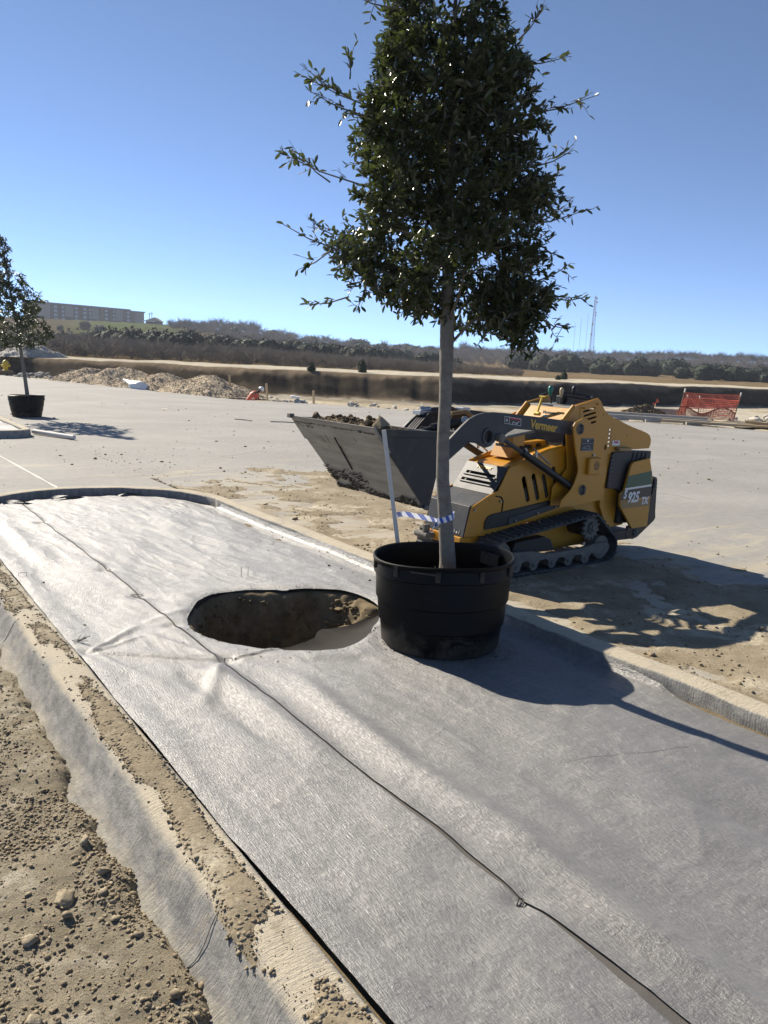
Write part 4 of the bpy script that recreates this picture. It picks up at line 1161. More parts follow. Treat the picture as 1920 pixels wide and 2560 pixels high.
    for (x0, z0, x1, z1) in sprigs:
        y0 = r.uniform(-0.15, 0.15); c = axis_at(z0)
        p = Vector((x0, c[1] + y0, z0)); q = Vector((x1, c[1] + y0 * 1.5, z1)); d = q - p
        p = p - d * 0.35
        tw.tube([p, p.lerp(q, .5) + Vector((0, 0, -0.015)), q], [0.005, 0.0035, 0.0015], 5, cap=False)
        nn = int(7 + d.length * 34)
        for k in range(nn):
            t = 0.2 + 0.8 * r.random(); b = p.lerp(q, t)
            if r.random() < 0.30:
                v = Vector((r.normal() * .3, r.normal() * .5, r.normal() * .6)) + d.normalized() * 0.7; v.normalize(); sprig(b, b + v * r.uniform(0.05, 0.12), 4)
            else:
                v = r.normal(size=3); lp.append(b[:]); ld.append(np.array(d.normalized()[:]) * 0.8 + v / np.linalg.norm(v) * 0.7)
    tw.build("branches", 'twig', root, fix=False)
    lp = np.array(lp); ld = np.array(ld); size = leaf_size * (0.62 + 0.6 * r.random(len(lp)))
    if singles:
        near = np.argsort(-(lp[:, 1] * -1) + r.random(len(lp)) * 0.12)[:singles * 3]
        near = r.permutation(near)[:singles]
        msk = np.ones(len(lp), bool); msk[near] = False
        d, y, z = leaf_frames(lp[near], ld[near], size[near], r, 0.1)
        V, F = LEAF; me0 = mesh_obj("leaf", V, F, mat, root); me = me0.data
        for i, k in enumerate(near):
            ob = me0 if i == 0 else link(bpy.data.objects.new("leaf", me), root)
            s = size[k] * 1.1
            ob.matrix_local = Matrix(((*(d[i] * s)[[0]], y[i][0] * s, z[i][0] * s, lp[k][0]), (d[i][1] * s, y[i][1] * s, z[i][1] * s, lp[k][1]), (d[i][2] * s, y[i][2] * s, z[i][2] * s, lp[k][2]), (0, 0, 0, 1)))
        lp, ld, size = lp[msk], ld[msk], size[msk]
    fo, _ = leaves_mesh("foliage", lp, ld, size, mat, root, r); fo["kind"] = "stuff"
    return root

POT1 = Vector((0.360, 4.345, 0.085))
make_pot(POT1, 1.0, 0.84, Rt=0.408, Rb=0.346, H=0.524, label="big black plastic nursery pot on the grey fabric holding the near tree")
TZ = POT1.z + 0.36
prof1 = [(3.95, 0.1, 0.34), (3.75, 0.0, 0.44), (3.5, -0.11, 0.52), (3.41, -0.09, 0.53), (3.32, -0.1, 0.59), (3.21, -0.21, 0.63), (3.12, -0.22, 0.66), (3.02, -0.26, 0.69), (2.92, -0.27, 0.74), (2.82, -0.27, 0.72), (2.72, -0.29, 0.74), (2.62, -0.27, 0.83), (2.53, -0.22, 0.83), (2.43, -0.2, 0.73), (2.32, -0.36, 0.76), (2.21, -0.35, 0.76), (2.11, -0.25, 0.79), (2.06, -0.2, 0.83), (2.01, 0.0, 0.8), (1.96, 0.1, 0.83), (1.91, 0.17, 0.85), (1.86, 0.30, 0.80)]
bx, by = 0.384, 4.38
def rel(p): return (p[0] - bx, p[1] - by, p[2] - TZ)
axis1 = [rel(p) for p in [(0.392, 4.38, TZ - 0.04), (0.384, 4.38, 0.573), (0.358, 4.372, 0.809), (0.327, 4.36, 1.04), (0.316, 4.355, 1.268), (0.316, 4.35, 1.492), (0.309, 4.35, 1.712), (0.302, 4.35, 1.928), (0.285, 4.36, 2.4), (0.27, 4.36, 3.0), (0.25, 4.36, 3.6), (0.24, 4.36, 3.95)]]
rad1 = [0.058, 0.047, 0.042, 0.038, 0.035, 0.0355, 0.038, 0.040, 0.028, 0.018, 0.009, 0.004]
SPR = [(-0.22, 3.02, -0.57, 3.15), (-0.33, 3.07, -0.54, 3.19), (-0.26, 2.94, -0.47, 3.0), (-0.29, 2.62, -0.63, 2.72), (-0.41, 2.66, -0.53, 2.76), (-0.11, 3.43, -0.29, 3.45), (0.64, 3.23, 0.83, 3.25), (0.7, 3.0, 1.02, 3.09), (0.6, 3.34, 0.67, 3.42), (0.78, 2.79, 0.96, 2.88), (0.82, 2.63, 0.89, 2.78), (-0.38, 2.29, -0.62, 2.38), (-0.31, 2.38, -0.47, 2.42), (-0.38, 2.23, -0.51, 2.14), (-0.3, 2.01, -0.47, 1.97), (0.72, 2.44, 1.0, 2.51), (0.82, 2.18, 0.96, 2.26), (0.94, 2.08, 1.1, 2.1), (0.83, 1.94, 0.92, 1.9), (-0.28, 3.18, -0.28, 3.27), (-0.15, 2.1, -0.2, 1.95), (0.75, 1.95, 0.78, 1.78)]
make_oak("oak_tree", (bx, by, TZ), axis1, rad1, [(z - TZ, a - bx, b - bx) for z, a, b in prof1], 2150, 0.044, "large young oak with a dark dense crown growing in the near black pot", 5,
         [(a - bx, b - TZ, c - bx, d - TZ) for a, b, c, d in SPR], singles=300, fit=0.98,
         lobes=[(x - bx, z - TZ, q, k) for x, z, q, k in ((0.66, 1.93, 0.13, 60), (0.56, 2.03, 0.14, 55), (0.74, 2.05, 0.13, 55), (0.70, 1.82, 0.06, 14), (-0.2, 2.27, 0.15, 55), (-0.08, 2.16, 0.12, 40), (0.70, 2.62, 0.12, 40), (0.72, 2.3, 0.12, 40), (0.12, 2.02, 0.09, 22), (-0.05, 3.12, 0.14, 45), (0.0, 3.35, 0.11, 30), (0.55, 3.2, 0.10, 26), (-0.12, 2.85, 0.14, 40))])

def build_stake():
    a = Vector((-0.023, 4.85, 1.271)); b = Vector((0.093, 4.85, 0.575)); c = a + (b - a) * 1.72
    root = MB(); root.bar(a, c, 0.027, 0.010, upv=(0, 1, 0)); o = root.build("lath_stake", 'stake', bevel=0.0015)
    tag(o, "slim white wooden lath leaning behind the near pot", "stake")
    # striped flagging from the lath to the trunk; slanted bands are separate faces
    P = [Vector((0.075, 4.835, 0.732)), Vector((0.12, 4.76, 0.757)), Vector((0.19, 4.62, 0.775)), Vector((0.26, 4.45, 0.795)), Vector((0.30, 4.37, 0.803)), Vector((0.314, 4.335, 0.806)), Vector((0.345, 4.314, 0.815)), Vector((0.38, 4.320, 0.828)), Vector((0.402, 4.345, 0.836)), Vector((0.405, 4.38, 0.838)), Vector((0.385, 4.415, 0.825)), Vector((0.34, 4.42, 0.815)), Vector((0.315, 4.40, 0.808))]
    V = []; F = []; mi = []; m = 72; seg = len(P) - 1
    def at(t):
        t = min(max(t, 0), 0.9999) * seg; i = int(t); f = t - i
        p0, p1, p2, p3 = P[max(i - 1, 0)], P[i], P[i + 1], P[min(i + 2, seg)]
        return 0.5 * ((2 * p1) + (p2 - p0) * f + (2 * p0 - 5 * p1 + 4 * p2 - p3) * f * f + (3 * p1 - p0 - 3 * p2 + p3) * f ** 3)
    for i in range(m + 1):
        t = i / m
        tw = math.sin(t * 5.5) * 0.35
        for j in range(4):
            s = j / 3 - 0.5; tt = t + s * 0.035
            c_ = at(tt); w = 0.036 * (1 - 0.45 * math.exp(-((t - 0.36) / 0.05) ** 2))
            V.append(c_ + Vector((0, math.sin(tw) * s * w, -math.cos(tw) * s * w)))
        if i:
            for j in range(3):
                b0 = (i - 1) * 4 + j; F.append((b0, b0 + 1, b0 + 5, b0 + 4)); mi.append(((i // 3) % 2))
    # loose tail
    b0 = len(V)
    for i in range(7):
        t = i / 6; c_ = Vector((0.315 - 0.045 * t, 4.325, 0.800 - 0.015 * t - 0.045 * t * t))
        V += [c_, c_ + Vector((0.004, 0.006, -0.018 * (1 - 0.7 * t)))]
        if i: F.append((b0 + 2 * i - 2, b0 + 2 * i - 1, b0 + 2 * i + 1, b0 + 2 * i)); mi.append((i // 2) % 2)
    o = mesh_obj("flagging_tape", V, F, None, smooth=True, midx=mi, mats_=['tapewhite', 'blue'])
    tag(o, "blue and white striped tape tied round the near trunk and to the white lath", "tape")
build_stake()
def straw():
    mb = MB(); r = random.Random(5)
    for k in range(5):
        b = Vector((0.31 + r.uniform(-.03, .04), 4.20 + r.uniform(-0.03, 0.03), POT1.z + 0.37)); mb.tube([b, b + Vector((r.uniform(-.04, .04), r.uniform(-.02, .02), 0.10 + r.uniform(-0.03, .03)))], 0.0018, 4)
    tag(mb.build("straw", 'cream'), "few pale straw stalks at the foot of the near trunk", "straw")
straw()

# second tree out on the street
P2 = Vector((-9.56, 20.42, 0.0))
make_pot(P2, 1.0, 0.9, Rt=0.46, Rb=0.36, H=0.56, label="black nursery pot on the street at the far left", seg=48)
prof2 = [(4.5, -10.1, -9.95), (4.24, -10.2, -9.85), (3.67, -10.6, -9.65), (3.33, -10.75, -9.36), (3.0, -10.9, -9.1), (2.6, -11.0, -9.0), (2.21, -10.9, -8.8), (1.95, -10.6, -8.95), (1.78, -10.1, -9.4)]
fx, fy, fzz = -9.52, 20.42, 0.36
make_oak("oak_tree", (fx, fy, fzz), [(0, 0, 0), (-0.02, 0, 0.3), (-0.08, 0, 0.9), (-0.14, 0, 1.4), (-0.26, 0, 2.3), (-0.40, 0, 3.3), (-0.5, 0, 4.1)], [0.06, 0.05, 0.042, 0.04, 0.03, 0.018, 0.005],
         [(z - fzz, a - fx, b - fx) for z, a, b in prof2], 640, 0.08, "smaller looking oak with a loose crown in the black pot at the far left", 9, mat='leaf_far')

def island_two():
    # next island: straight front edge with a rounded corner, pale fabric inside
    pts = []
    for u in np.linspace(22.0, 17.2, 12): pts.append((3.32, u))
    for i in range(10):
        a = math.pi / 2 * i / 9; pts.append((2.82 + 0.5 * math.cos(a), 17.0 - 0.5 * math.sin(a) * 1.1))
    for n in np.linspace(2.7, -6.0, 12): pts.append((n, 16.45 + (2.8 - n) * 0.06))
    V = []; F = []; prof = [(-0.16, 0.02), (-0.15, 0.14), (-0.13, 0.152), (-0.02, 0.152), (0.0, 0.14), (0.012, -0.02)]
    m = len(pts)
    for w, z in prof:
        for i, (n, u) in enumerate(pts):
            t0 = Vector(pts[max(i - 1, 0)]); t1 = Vector(pts[min(i + 1, m - 1)]); d = (t1 - t0).normalized(); nn = Vector((-d.y, d.x))
            if nn.dot(Vector((n, u)) - Vector((-2, 21))) < 0: nn = -nn
            V.append(UN(u + nn.y * w, n + nn.x * w, z))
    for i in range(len(prof) - 1):
        for j in range(m - 1): F.append((i * m + j, i * m + j + 1, (i + 1) * m + j + 1, (i + 1) * m + j))
    tag(mesh_obj("kerb", V, F, 'kerb', smooth=False), kind='structure')
    us = np.linspace(16.9, 22.0, 40); ns = np.linspace(-6, 3.18, 70)
    P, F, N, U = grid(ns, us, lambda n, u: np.stack([UD.x * u + ND.x * n, UD.y * u + ND.y * n, 0.10 + 0.05 * (fbm(u * 1.2, n * 1.4, 5, 3) - 0.3)], -1))
    cn, cu = N[F].mean(1), U[F].mean(1)
    kp = (cu > 16.62 + np.maximum(0, (2.8 - cn)) * 0.06) & ~((cn > 2.75) & (cu < 17.3) & (np.hypot(cn - 2.75, cu - 17.3) > 0.42))
    P, F = compact(P, F[kp])
    o = mesh_obj("weed_fabric", P, F, 'fabric', smooth=True)
    tag(o, "pale weed fabric on the neighbouring island at the far left", "ground fabric")
    for x, y, s, lab in ((-10.2, 18.9, 0.10, "brown clod behind the far left island kerb"), (-9.35, 17.6, 0.07, "small reddish clod on the far left island kerb")):
        v, f = rock_shape(ICO2, int(s * 1000), 0.5, 0.8); tag(mesh_obj("clod", v * s, f, 'darkclod', loc=(x, y, 0.1 if s < .1 else 0.12)), lab, "clod")
    mb = MB(); mb.tube([(-7.35, 15.95, 0.06), (-6.2, 15.2, 0.05)], 0.045, 10)
    tag(mb.build("pipe", 'stake', smooth=True), "short pale pipe lying beside the far left island corner", "pipe")
island_two()

# ================================================================== LOADER
YAW, LP = R(36.5), R(1.2)
_Rr = Vector((math.cos(YAW), math.sin(YAW), 0)); _L = Vector((math.sin(YAW), -math.cos(YAW), 0))
_F = -_Rr * math.cos(LP) + Vector((0, 0, math.sin(LP))); _U = _F.cross(_L)
def build_loader():
    root = empty("mini_loader"); tag(root, "yellow stand-on tracked mini loader with its dirt filled bucket raised", "loader")
    m4 = Matrix((_F, _L, _U)).transposed().to_4x4(); m4.translation = Vector((1.61, 7.04, 0.0)); root.matrix_world = m4
    def put(mb, name, mat, bevel=0.004, smooth=False, parent=root): return mb.build(name, mat, parent, smooth=smooth, bevel=bevel)
    def rr(x, z, w, h, ang=0.0, n=4, rad=None):
        rad = min(w, h) * 0.45 if rad is None else rad; P = []
        for cx, cz, a0 in ((w / 2 - rad, h / 2 - rad, 0), (-w / 2 + rad, h / 2 - rad, 90), (-w / 2 + rad, -h / 2 + rad, 180), (w / 2 - rad, -h / 2 + rad, 270)):
            for k in range(n):
                a = R(a0 + 90 * k / (n - 1)); P.append((cx + rad * math.cos(a), cz + rad * math.sin(a)))
        c, s = math.cos(ang), math.sin(ang)
        return [(x + p * c - q * s, z + p * s + q * c) for p, q in P]
    def bolt(x, y, z, r_, parent=root, mat='steel', d=0.012, sgn=1):
        mb = MB(); mb.cyl((x, y, z), (x, y + d * sgn, z), r_, 10); mb.cyl((x, y + d * sgn, z), (x, y + d * 1.9 * sgn, z), r_ * 0.6, 6)
        return put(mb, "bolt", mat, 0, parent=parent)
    # ---- chassis between the tracks
    put(MB().plate([(1.30, 0.22), (1.36, 0.33), (1.0, 0.36), (0.2, 0.53), (-0.28, 0.56), (-0.36, 0.42), (-0.20, 0.14), (1.1, 0.12)], -0.22, 0.22), "chassis", 'yellow', 0.008)
    # ---- hood: side panels with openings
    hp = [(1.39, 0.325), (1.34, 0.564), (1.16, 0.651), (1.055, 0.69), (0.955, 0.871), (0.484, 1.016), (0.20, 1.06), (0.16, 0.53), (0.267, 0.488), (1.166, 0.321)]
    slots = [((0.735, 0.69), 0.235), ((0.617, 0.705), 0.245), ((0.498, 0.71), 0.225), ((0.375, 0.75), 0.27)]
    holes = []
    for (x, z), h in slots: holes.append(rr(x, z, 0.048, h, R(-22), rad=0.021))
    for sg in (1, -1):
        y0, y1 = (0.246, 0.258) if sg > 0 else (-0.258, -0.246)
        o = put(MB().plate(hp, y0, y1, holes), "side_panel", 'yellow', 0.003)
        put(MB().plate([(0.82, 0.55), (0.85, 0.60), (0.40, 0.93), (0.28, 0.90), (0.38, 0.56)], y0 - 0.02 * sg, y1 - 0.022 * sg), "vent_mesh", 'perf', 0, parent=o)
        bolt(1.31, 0.258 * sg, 0.54, 0.010, o, sgn=sg); bolt(1.03, 0.258 * sg, 0.60, 0.010, o, sgn=sg)
        mb = MB(); mb.tube([(1.00, 0.26 * sg, 0.47), (0.995, 0.262 * sg, 0.60), (1.02, 0.262 * sg, 0.635), (1.08, 0.262 * sg, 0.645)], 0.006, 6); put(mb, "seal", 'black', 0, True, o)
        st = put(MB().plate([(1.190, 0.372), (1.188, 0.44), (1.165, 0.475), (1.12, 0.497), (0.293, 0.600), (0.321, 0.515), (0.942, 0.392)], min(0.260 * sg, 0.272 * sg), max(0.260 * sg, 0.272 * sg)), "trim_strip", 'black', 0.004)
        put(MB().plate([(0.93, 0.400), (0.93, 0.462), (0.31, 0.57), (0.32, 0.522)], min(0.2725 * sg, 0.282 * sg), max(0.2725 * sg, 0.282 * sg)), "rub_rail", 'charcoal', 0.004)
        for q in (0.86, 0.60, 0.38): bolt(q, 0.282 * sg, 0.435 + (0.86 - q) * 0.19, 0.008, st, sgn=sg)
    # shoulders (rolled upper edge), tops
    sh = MB()
    for sg in (1, -1):
        sh.tube([(0.93, 0.232 * sg, 0.868), (0.484, 0.232 * sg, 1.003), (0.22, 0.232 * sg, 1.05)], 0.026, 12)
    put(sh, "shoulder", 'yellow', 0, True)
    put(MB().plate([(0.955, 0.868), (0.70, 0.925), (0.66, 0.985), (0.22, 1.06), (0.22, 1.03), (0.95, 0.84)], -0.235, 0.235), "hood_top", 'yellow', 0.004)
    bx_ = MB().plate([(0.78, 0.93), (0.72, 1.06), (0.34, 1.085), (0.30, 0.98)], -0.16, 0.07, [rr(0.58, 1.02, 0.16, 0.055, R(4), rad=0.012), rr(0.42, 1.035, 0.07, 0.05, 0, rad=0.012)])
    put(bx_, "engine_cover", 'yellow', 0.004)
    put(MB().box((0.36, -0.14, 0.98), (0.74, 0.05, 1.04)), "engine_block", 'black', 0)
    pad = MB(); pad.add([(1.02, 0.05, 1.115), (1.02, 0.27, 1.115), (0.70, 0.27, 1.165), (0.70, 0.05, 1.165), (1.02, 0.05, 1.14), (1.02, 0.27, 1.14), (0.70, 0.27, 1.19), (0.70, 0.05, 1.19)], [(0, 1, 2, 3), (4, 5, 6, 7), (0, 1, 5, 4), (1, 2, 6, 5), (2, 3, 7, 6), (3, 0, 4, 7)])
    put(pad, "rest_pad", 'greypad', 0.008)
    put(MB().box((0.74, 0.10, 1.05), (0.88, 0.20, 1.15)), "pad_bracket", 'yellow', 0.004)
    # ---- charcoal nose: three folded faces with louvres
    nose = MB()
    prof = [(1.398, 0.322), (1.348, 0.568), (1.118, 0.655), (0.962, 0.878)]
    W = 0.244
    hf = nose.plate
    # front and shelf
    def face(p, q, t=0.014, openings=()):
        d = Vector((q[0] - p[0], 0, q[1] - p[1])); L = d.length; d.normalize(); nrm = Vector((d.z, 0, -d.x))
        if nrm.x < 0: nrm = -nrm
        mb = MB(); mb.plate([(-W, 0), (W, 0), (W, L), (-W, L)], -t, 0.0, openings, axis='Z')
        V = [Vector((p[0], 0, p[1])) + Vector((0, 1, 0)) * v[0] + d * v[1] + nrm * v[2] for v in mb.v]
        return MB().add(V, mb.f)
    o = put(face(prof[0], prof[1]), "nose_front", 'charcoal', 0.003)
    put(face(prof[1], prof[2]), "nose_shelf", 'charcoal', 0.003)
    lv = [[(-0.19, 0.082), (0.17, 0.082), (0.17, 0.108), (-0.19, 0.108)], [(-0.18, 0.152), (0.17, 0.152), (0.17, 0.180), (-0.18, 0.180)]]
    lo = put(face(prof[2], prof[3], openings=lv), "nose_grille", 'charcoal', 0.003)
    d = Vector((prof[3][0] - prof[2][0], 0, prof[3][1] - prof[2][1])).normalized(); nrm = Vector((d.z, 0, -d.x)); nrm = nrm if nrm.x > 0 else -nrm
    base = Vector((prof[2][0], 0, prof[2][1]))
    for a in (0.074, 0.145):
        mb = MB(); c0 = base + d * a + nrm * 0.006; mb.bar(c0 + Vector((0, -0.195, 0)), c0 + Vector((0, 0.195, 0)), 0.014, 0.008, upv=nrm); put(mb, "louvre", 'charcoal', 0.002, parent=lo)
    mb = MB(); cc = base + d * 0.13 - nrm * 0.05; mb.bar(cc + Vector((0, -0.2, 0)), cc + Vector((0, 0.2, 0)), 0.22, 0.01, upv=nrm); put(mb, "radiator", 'perf', 0, parent=lo)
    for p in (prof[1], prof[2]):
        bolt(p[0] - 0.01, 0.235, p[1] + 0.004, 0.009, o, 'black')
    # lettering on the nose, upright on the sloped face
    xa = Vector((0, 1, 0)); ya = d; za = nrm if xa.cross(ya).dot(nrm) > 0 else -nrm
    mt = Matrix((xa, ya, xa.cross(ya))).transposed().to_4x4(); mt.translation = base + d * 0.222 + nrm * 0.003 + Vector((0, -0.095, 0))
    text_mesh("lettering", "Vermeer", 0.052, 'lettering', root, mt, bold=0.0012)
    dn = Vector((prof[1][0] - prof[0][0], 0, prof[1][1] - prof[0][1])).normalized(); n0 = Vector((dn.z, 0, -dn.x)); n0 = n0 if n0.x > 0 else -n0
    c = Vector((prof[0][0], 0.165, prof[0][1])) + dn * 0.03 + n0 * 0.002
    mb = MB(); mb.bar(c + Vector((0, -0.035, 0)), c + Vector((0, 0.035, 0)), 0.036, 0.002, upv=n0); w_ = put(mb, "warning_label", 'black', 0)
    for a in (-1, 1):
        mb = MB(); mb.bar(c + Vector((0, 0.03 * a, 0)) + n0 * 0.0016 - dn * 0.014, c + Vector((0, 0.03 * a, 0)) + n0 * 0.0016 + dn * 0.014, 0.004, 0.001, upv=n0); put(mb, "mark", 'white', 0, parent=w_)
    mb = MB(); mb.add([c + n0 * 0.002 + Vector((0, -0.01, 0)) - dn * 0.01, c + n0 * 0.002 + Vector((0, 0.01, 0)) - dn * 0.01, c + n0 * 0.002 + dn * 0.01], [(0, 1, 2)]); put(mb, "mark", 'white', 0, parent=w_)
    put(MB().box((1.30, -0.24, 0.24), (1.42, 0.24, 0.318)), "nose_sill", 'yellow', 0.006)
    hk = MB(); hk.box((1.40, -0.20, 0.25), (1.50, -0.08, 0.30)); hk.cyl((1.50, -0.22, 0.28), (1.50, -0.06, 0.28), 0.03, 10); hk.box((1.46, -0.12, 0.30), (1.52, -0.09, 0.37))
    put(hk, "tow_hook", 'mudsteel', 0.005)
    # ---- tower
    tp = [(0.363, 1.275), (0.249, 1.404), (-0.045, 1.473), (-0.075, 1.452), (-0.135, 1.38), (-0.20, 1.338), (-0.272, 1.312), (-0.546, 1.236), (-0.798, 1.178), (-0.845, 1.155), (-0.872, 1.118), (-0.875, 1.07), (-0.857, 1.033), (-0.55, 1.02), (-0.30, 1.0), (-0.26, 0.66), (-0.26, 0.56), (0.45, 0.54), (0.45, 0.70), (0.28, 0.86)]
    hs = []
    for (x, z) in ((0.075, 1.372), (0.062, 1.335), (0.048, 1.298), (0.022, 1.262)):
        hs.append(rr(x - 0.0, z, 0.165 if z > 1.28 else 0.11, 0.019, R(-13), rad=0.007))
    for i in range(5): hs.append(rr(-0.243 - 0.002 * i, 1.200 - i * 0.036, 0.052 - 0.004 * i, 0.020, R(-14), rad=0.006))
    hs.append(rr(-0.205, 1.045, 0.03, 0.05, 0, rad=0.014))
    for sg in (1, -1):
        y0, y1 = (0.285, 0.297) if sg > 0 else (-0.297, -0.285)
        o = put(MB().plate(tp, y0, y1, hs), "tower_plate", 'yellow', 0.003)
        pl = put(MB().plate([(0.20, 1.405), (0.0, 1.45), (-0.075, 1.42), (-0.055, 1.26), (0.12, 1.235), (0.19, 1.31)], min(0.2975 * sg, 0.3005 * sg), max(0.2975 * sg, 0.3005 * sg), hs[:4]), "vent_plate", 'yellow', 0.001, parent=o)
        bolt(-0.02, 0.30 * sg, 1.425, 0.009, o, 'yellow', sgn=sg); bolt(0.16, 0.30 * sg, 1.385, 0.009, o, 'yellow', sgn=sg); bolt(-0.50, 0.297 * sg, 1.15, 0.006, o, 'yellow', 0.004, sgn=sg); bolt(-0.13, 0.297 * sg, 1.335, 0.006, o, 'black', 0.002, sgn=sg)
        # rolled front edge
        mb = MB(); mb.tube([(0.370, 0.272 * sg, 1.27), (0.250, 0.272 * sg, 1.395)], 0.022, 10); mb.tube([(0.250, 0.272 * sg, 1.395), (-0.045, 0.281 * sg, 1.466)], 0.014, 8); put(mb, "edge_roll", 'yellow', 0, True, o)
        at = [(0.317, 1.285), (0.36, 1.268), (0.382, 1.235), (0.375, 1.19), (0.268, 0.887), (0.262, 0.85), (0.270, 0.815), (0.300, 0.74), (0.335, 0.688), (0.39, 0.645), (0.441, 0.603), (0.457, 0.544), (0.20, 0.55), (-0.006, 0.578), (-0.05, 0.60), (-0.087, 0.668), (-0.112, 0.76), (-0.124, 0.853), (-0.09, 0.93), (-0.05, 1.02), (0.028, 1.108), (0.09, 1.17), (0.149, 1.245), (0.17, 1.28), (0.22, 1.302), (0.275, 1.302)]
        ap = put(MB().plate(at, min(0.388 * sg, 0.402 * sg), max(0.388 * sg, 0.402 * sg)), "arm_plate", 'yellow', 0.004)
        mb = MB(); mb.box((-0.02, min(0.297 * sg, 0.388 * sg), 0.60), (0.10, max(0.297 * sg, 0.388 * sg), 1.06)); put(mb, "spacer", 'yellow', 0.004, parent=ap)
        for z in (1.212, 0.685):
            x = 0.295 if z > 1 else 0.185
            mb = MB(); mb.cyl((x, 0.24 * sg, z), (x, 0.408 * sg, z), 0.048, 20); mb.cyl((x, 0.408 * sg, z), (x, 0.420 * sg, z), 0.026, 12); put(mb, "pivot_pin", 'mudsteel', 0.003, parent=ap)
            mb = MB(); mb.box((x - 0.012, min(0.408 * sg, 0.428 * sg), z - 0.035), (x + 0.012, max(0.408 * sg, 0.428 * sg), z + 0.038)); put(mb, "lock_tab", 'black', 0.003, parent=ap)
        mb = MB(); mb.box((0.10, min(0.4025 * sg, 0.405 * sg), 1.025), (0.265, max(0.4025 * sg, 0.405 * sg), 1.135)); lb = put(mb, "chart_label", 'charcoal', 0, parent=ap)
        if sg > 0:
            hn = MB(); hn.box((0.005, 0.403, 0.818), (0.165, 0.440, 0.968)); h = put(hn, "horn_cover", 'yellow', 0.012)
            hh = MB()
            for i in range(7):
                z = 0.862 + i * 0.0115; w = 0.038 * math.sqrt(max(0.05, 1 - ((i - 3) / 3.6) ** 2)); hh.box((0.073 - w, 0.4395, z), (0.073 + w, 0.4415, z + 0.006))
            put(hh, "grille_slots", 'black', 0, parent=h)
            bolt(0.09, 0.40, 0.99, 0.012, h)
            for i, (a, b) in enumerate(((0.11, 0.255),)):
                mm = MB(); mm.box((0.17, 0.4052, 1.105), (0.19, 0.4056, 1.122)); 
                for k in range(5): mm.box((0.115 + k * 0.03, 0.4052, 1.088), (0.13 + k * 0.03, 0.4056, 1.091))
                for (xa_, za_, xb_, zb_) in ((0.13, 1.04, 0.24, 1.05), (0.13, 1.04, 0.16, 1.07), (0.16, 1.07, 0.24, 1.05), (0.11, 1.128, 0.255, 1.13), (0.11, 1.03, 0.255, 1.032)):
                    mm.bar((xa_, 0.4054, za_), (xb_, 0.4054, zb_), 0.0018, 0.0018)
                put(mm, "marks", 'silver', 0, parent=lb)
    # console between the plates
    put(MB().plate([(0.365, 1.262), (0.25, 1.385), (0.235, 1.385), (0.34, 1.255)], -0.284, 0.284), "console_front", 'yellow', 0.002)
    put(MB().plate([(0.26, 1.378), (0.245, 1.395), (-0.10, 1.415), (-0.105, 1.39)], -0.280, 0.280), "console_deck", 'greypad', 0.004)
    put(MB().plate([(0.32, 1.24), (0.30, 0.60), (-0.29, 0.60), (-0.29, 1.29), (-0.08, 1.375), (0.22, 1.37)], -0.25, 0.25), "tower_core", 'black', 0)
    sl = Vector((0.25 - 0.365, 0, 1.385 - 1.262)).normalized(); xa = Vector((0, 1, 0)); zz = xa.cross(sl)
    if zz.x < 0: xa = -xa
    mt = Matrix((Vector((0, 1, 0)), sl, Vector((0, 1, 0)).cross(sl))).transposed().to_4x4(); mt.translation = Vector((0.314, -0.03, 1.316)) + Vector((0, 1, 0)).cross(sl) * 0.003
    text_mesh("lettering", "Vermeer", 0.048, 'charcoal', root, mt)
    mt2 = mt.copy(); mt2.translation = Vector((0.342, 0.0, 1.286)) + Vector((0, 1, 0)).cross(sl) * 0.003
    text_mesh("lettering", "S925", 0.034, 'silver', root, mt2, bold=0.001)
    # controls
    def lever(name, x, y, h, mat, lean=0.0, kr=0.02):
        z0 = 1.405; o_ = MB(); o_.tube([(x, y, z0), (x + lean * 0.5, y, z0 + h * 0.5), (x + lean, y, z0 + h - 0.05)], 0.007, 8); g = put(o_, "lever", 'black', 0, True)
        k = MB(); k.lathe([(0.006, 0), (0.011, 0.01), (kr * 0.7, 0.03), (kr, 0.062), (kr * 0.9, 0.082), (kr * 0.5, 0.094), (0.002, 0.098)], 14, cx=x + lean, cy=y, z0=z0 + h - 0.055); put(k, "knob", mat, 0, True, g)
    lever("a", 0.20, -0.03, 0.115, 'teal', 0.025, 0.024)
    lever("b", 0.14, 0.02, 0.105, 'cream', -0.005, 0.019)
    lever("c", 0.02, 0.06, 0.125, 'black', -0.005, 0.023)
    bt = MB(); bt.lathe([(0.075, 1.395), (0.076, 1.41), (0.062, 1.418), (0.066, 1.428), (0.054, 1.436), (0.058, 1.446), (0.046, 1.454), (0.050, 1.464), (0.03, 1.475)], 20, cx=0.02, cy=0.06); put(bt, "joystick_boot", 'greypad', 0, True)
    hb = MB(); hb.tube([(0.24, -0.12, 1.40), (0.27, -0.10, 1.47), (0.20, -0.06, 1.500), (0.08, 0.0, 1.505), (-0.06, 0.10, 1.500), (-0.10, 0.17, 1.48), (-0.06, 0.20, 1.465), (0.06, 0.15, 1.47), (0.09, 0.06, 1.48)], 0.013, 8); put(hb, "grab_bar", 'black', 0, True)
    put(MB().box((0.055, -0.05, 1.405), (0.12, 0.03, 1.48)), "throttle_box", 'black', 0.008)
    yl = MB(); yl.bar((0.365, -0.04, 1.30), (0.335, -0.02, 1.46), 0.024, 0.016); yl.bar((0.335, -0.05, 1.462), (0.335, 0.02, 1.462), 0.02, 0.014); yl.cyl((0.37, -0.06, 1.31), (0.37, 0.0, 1.31), 0.018, 10)
    put(yl, "arm_lock", 'brightyellow', 0.003)
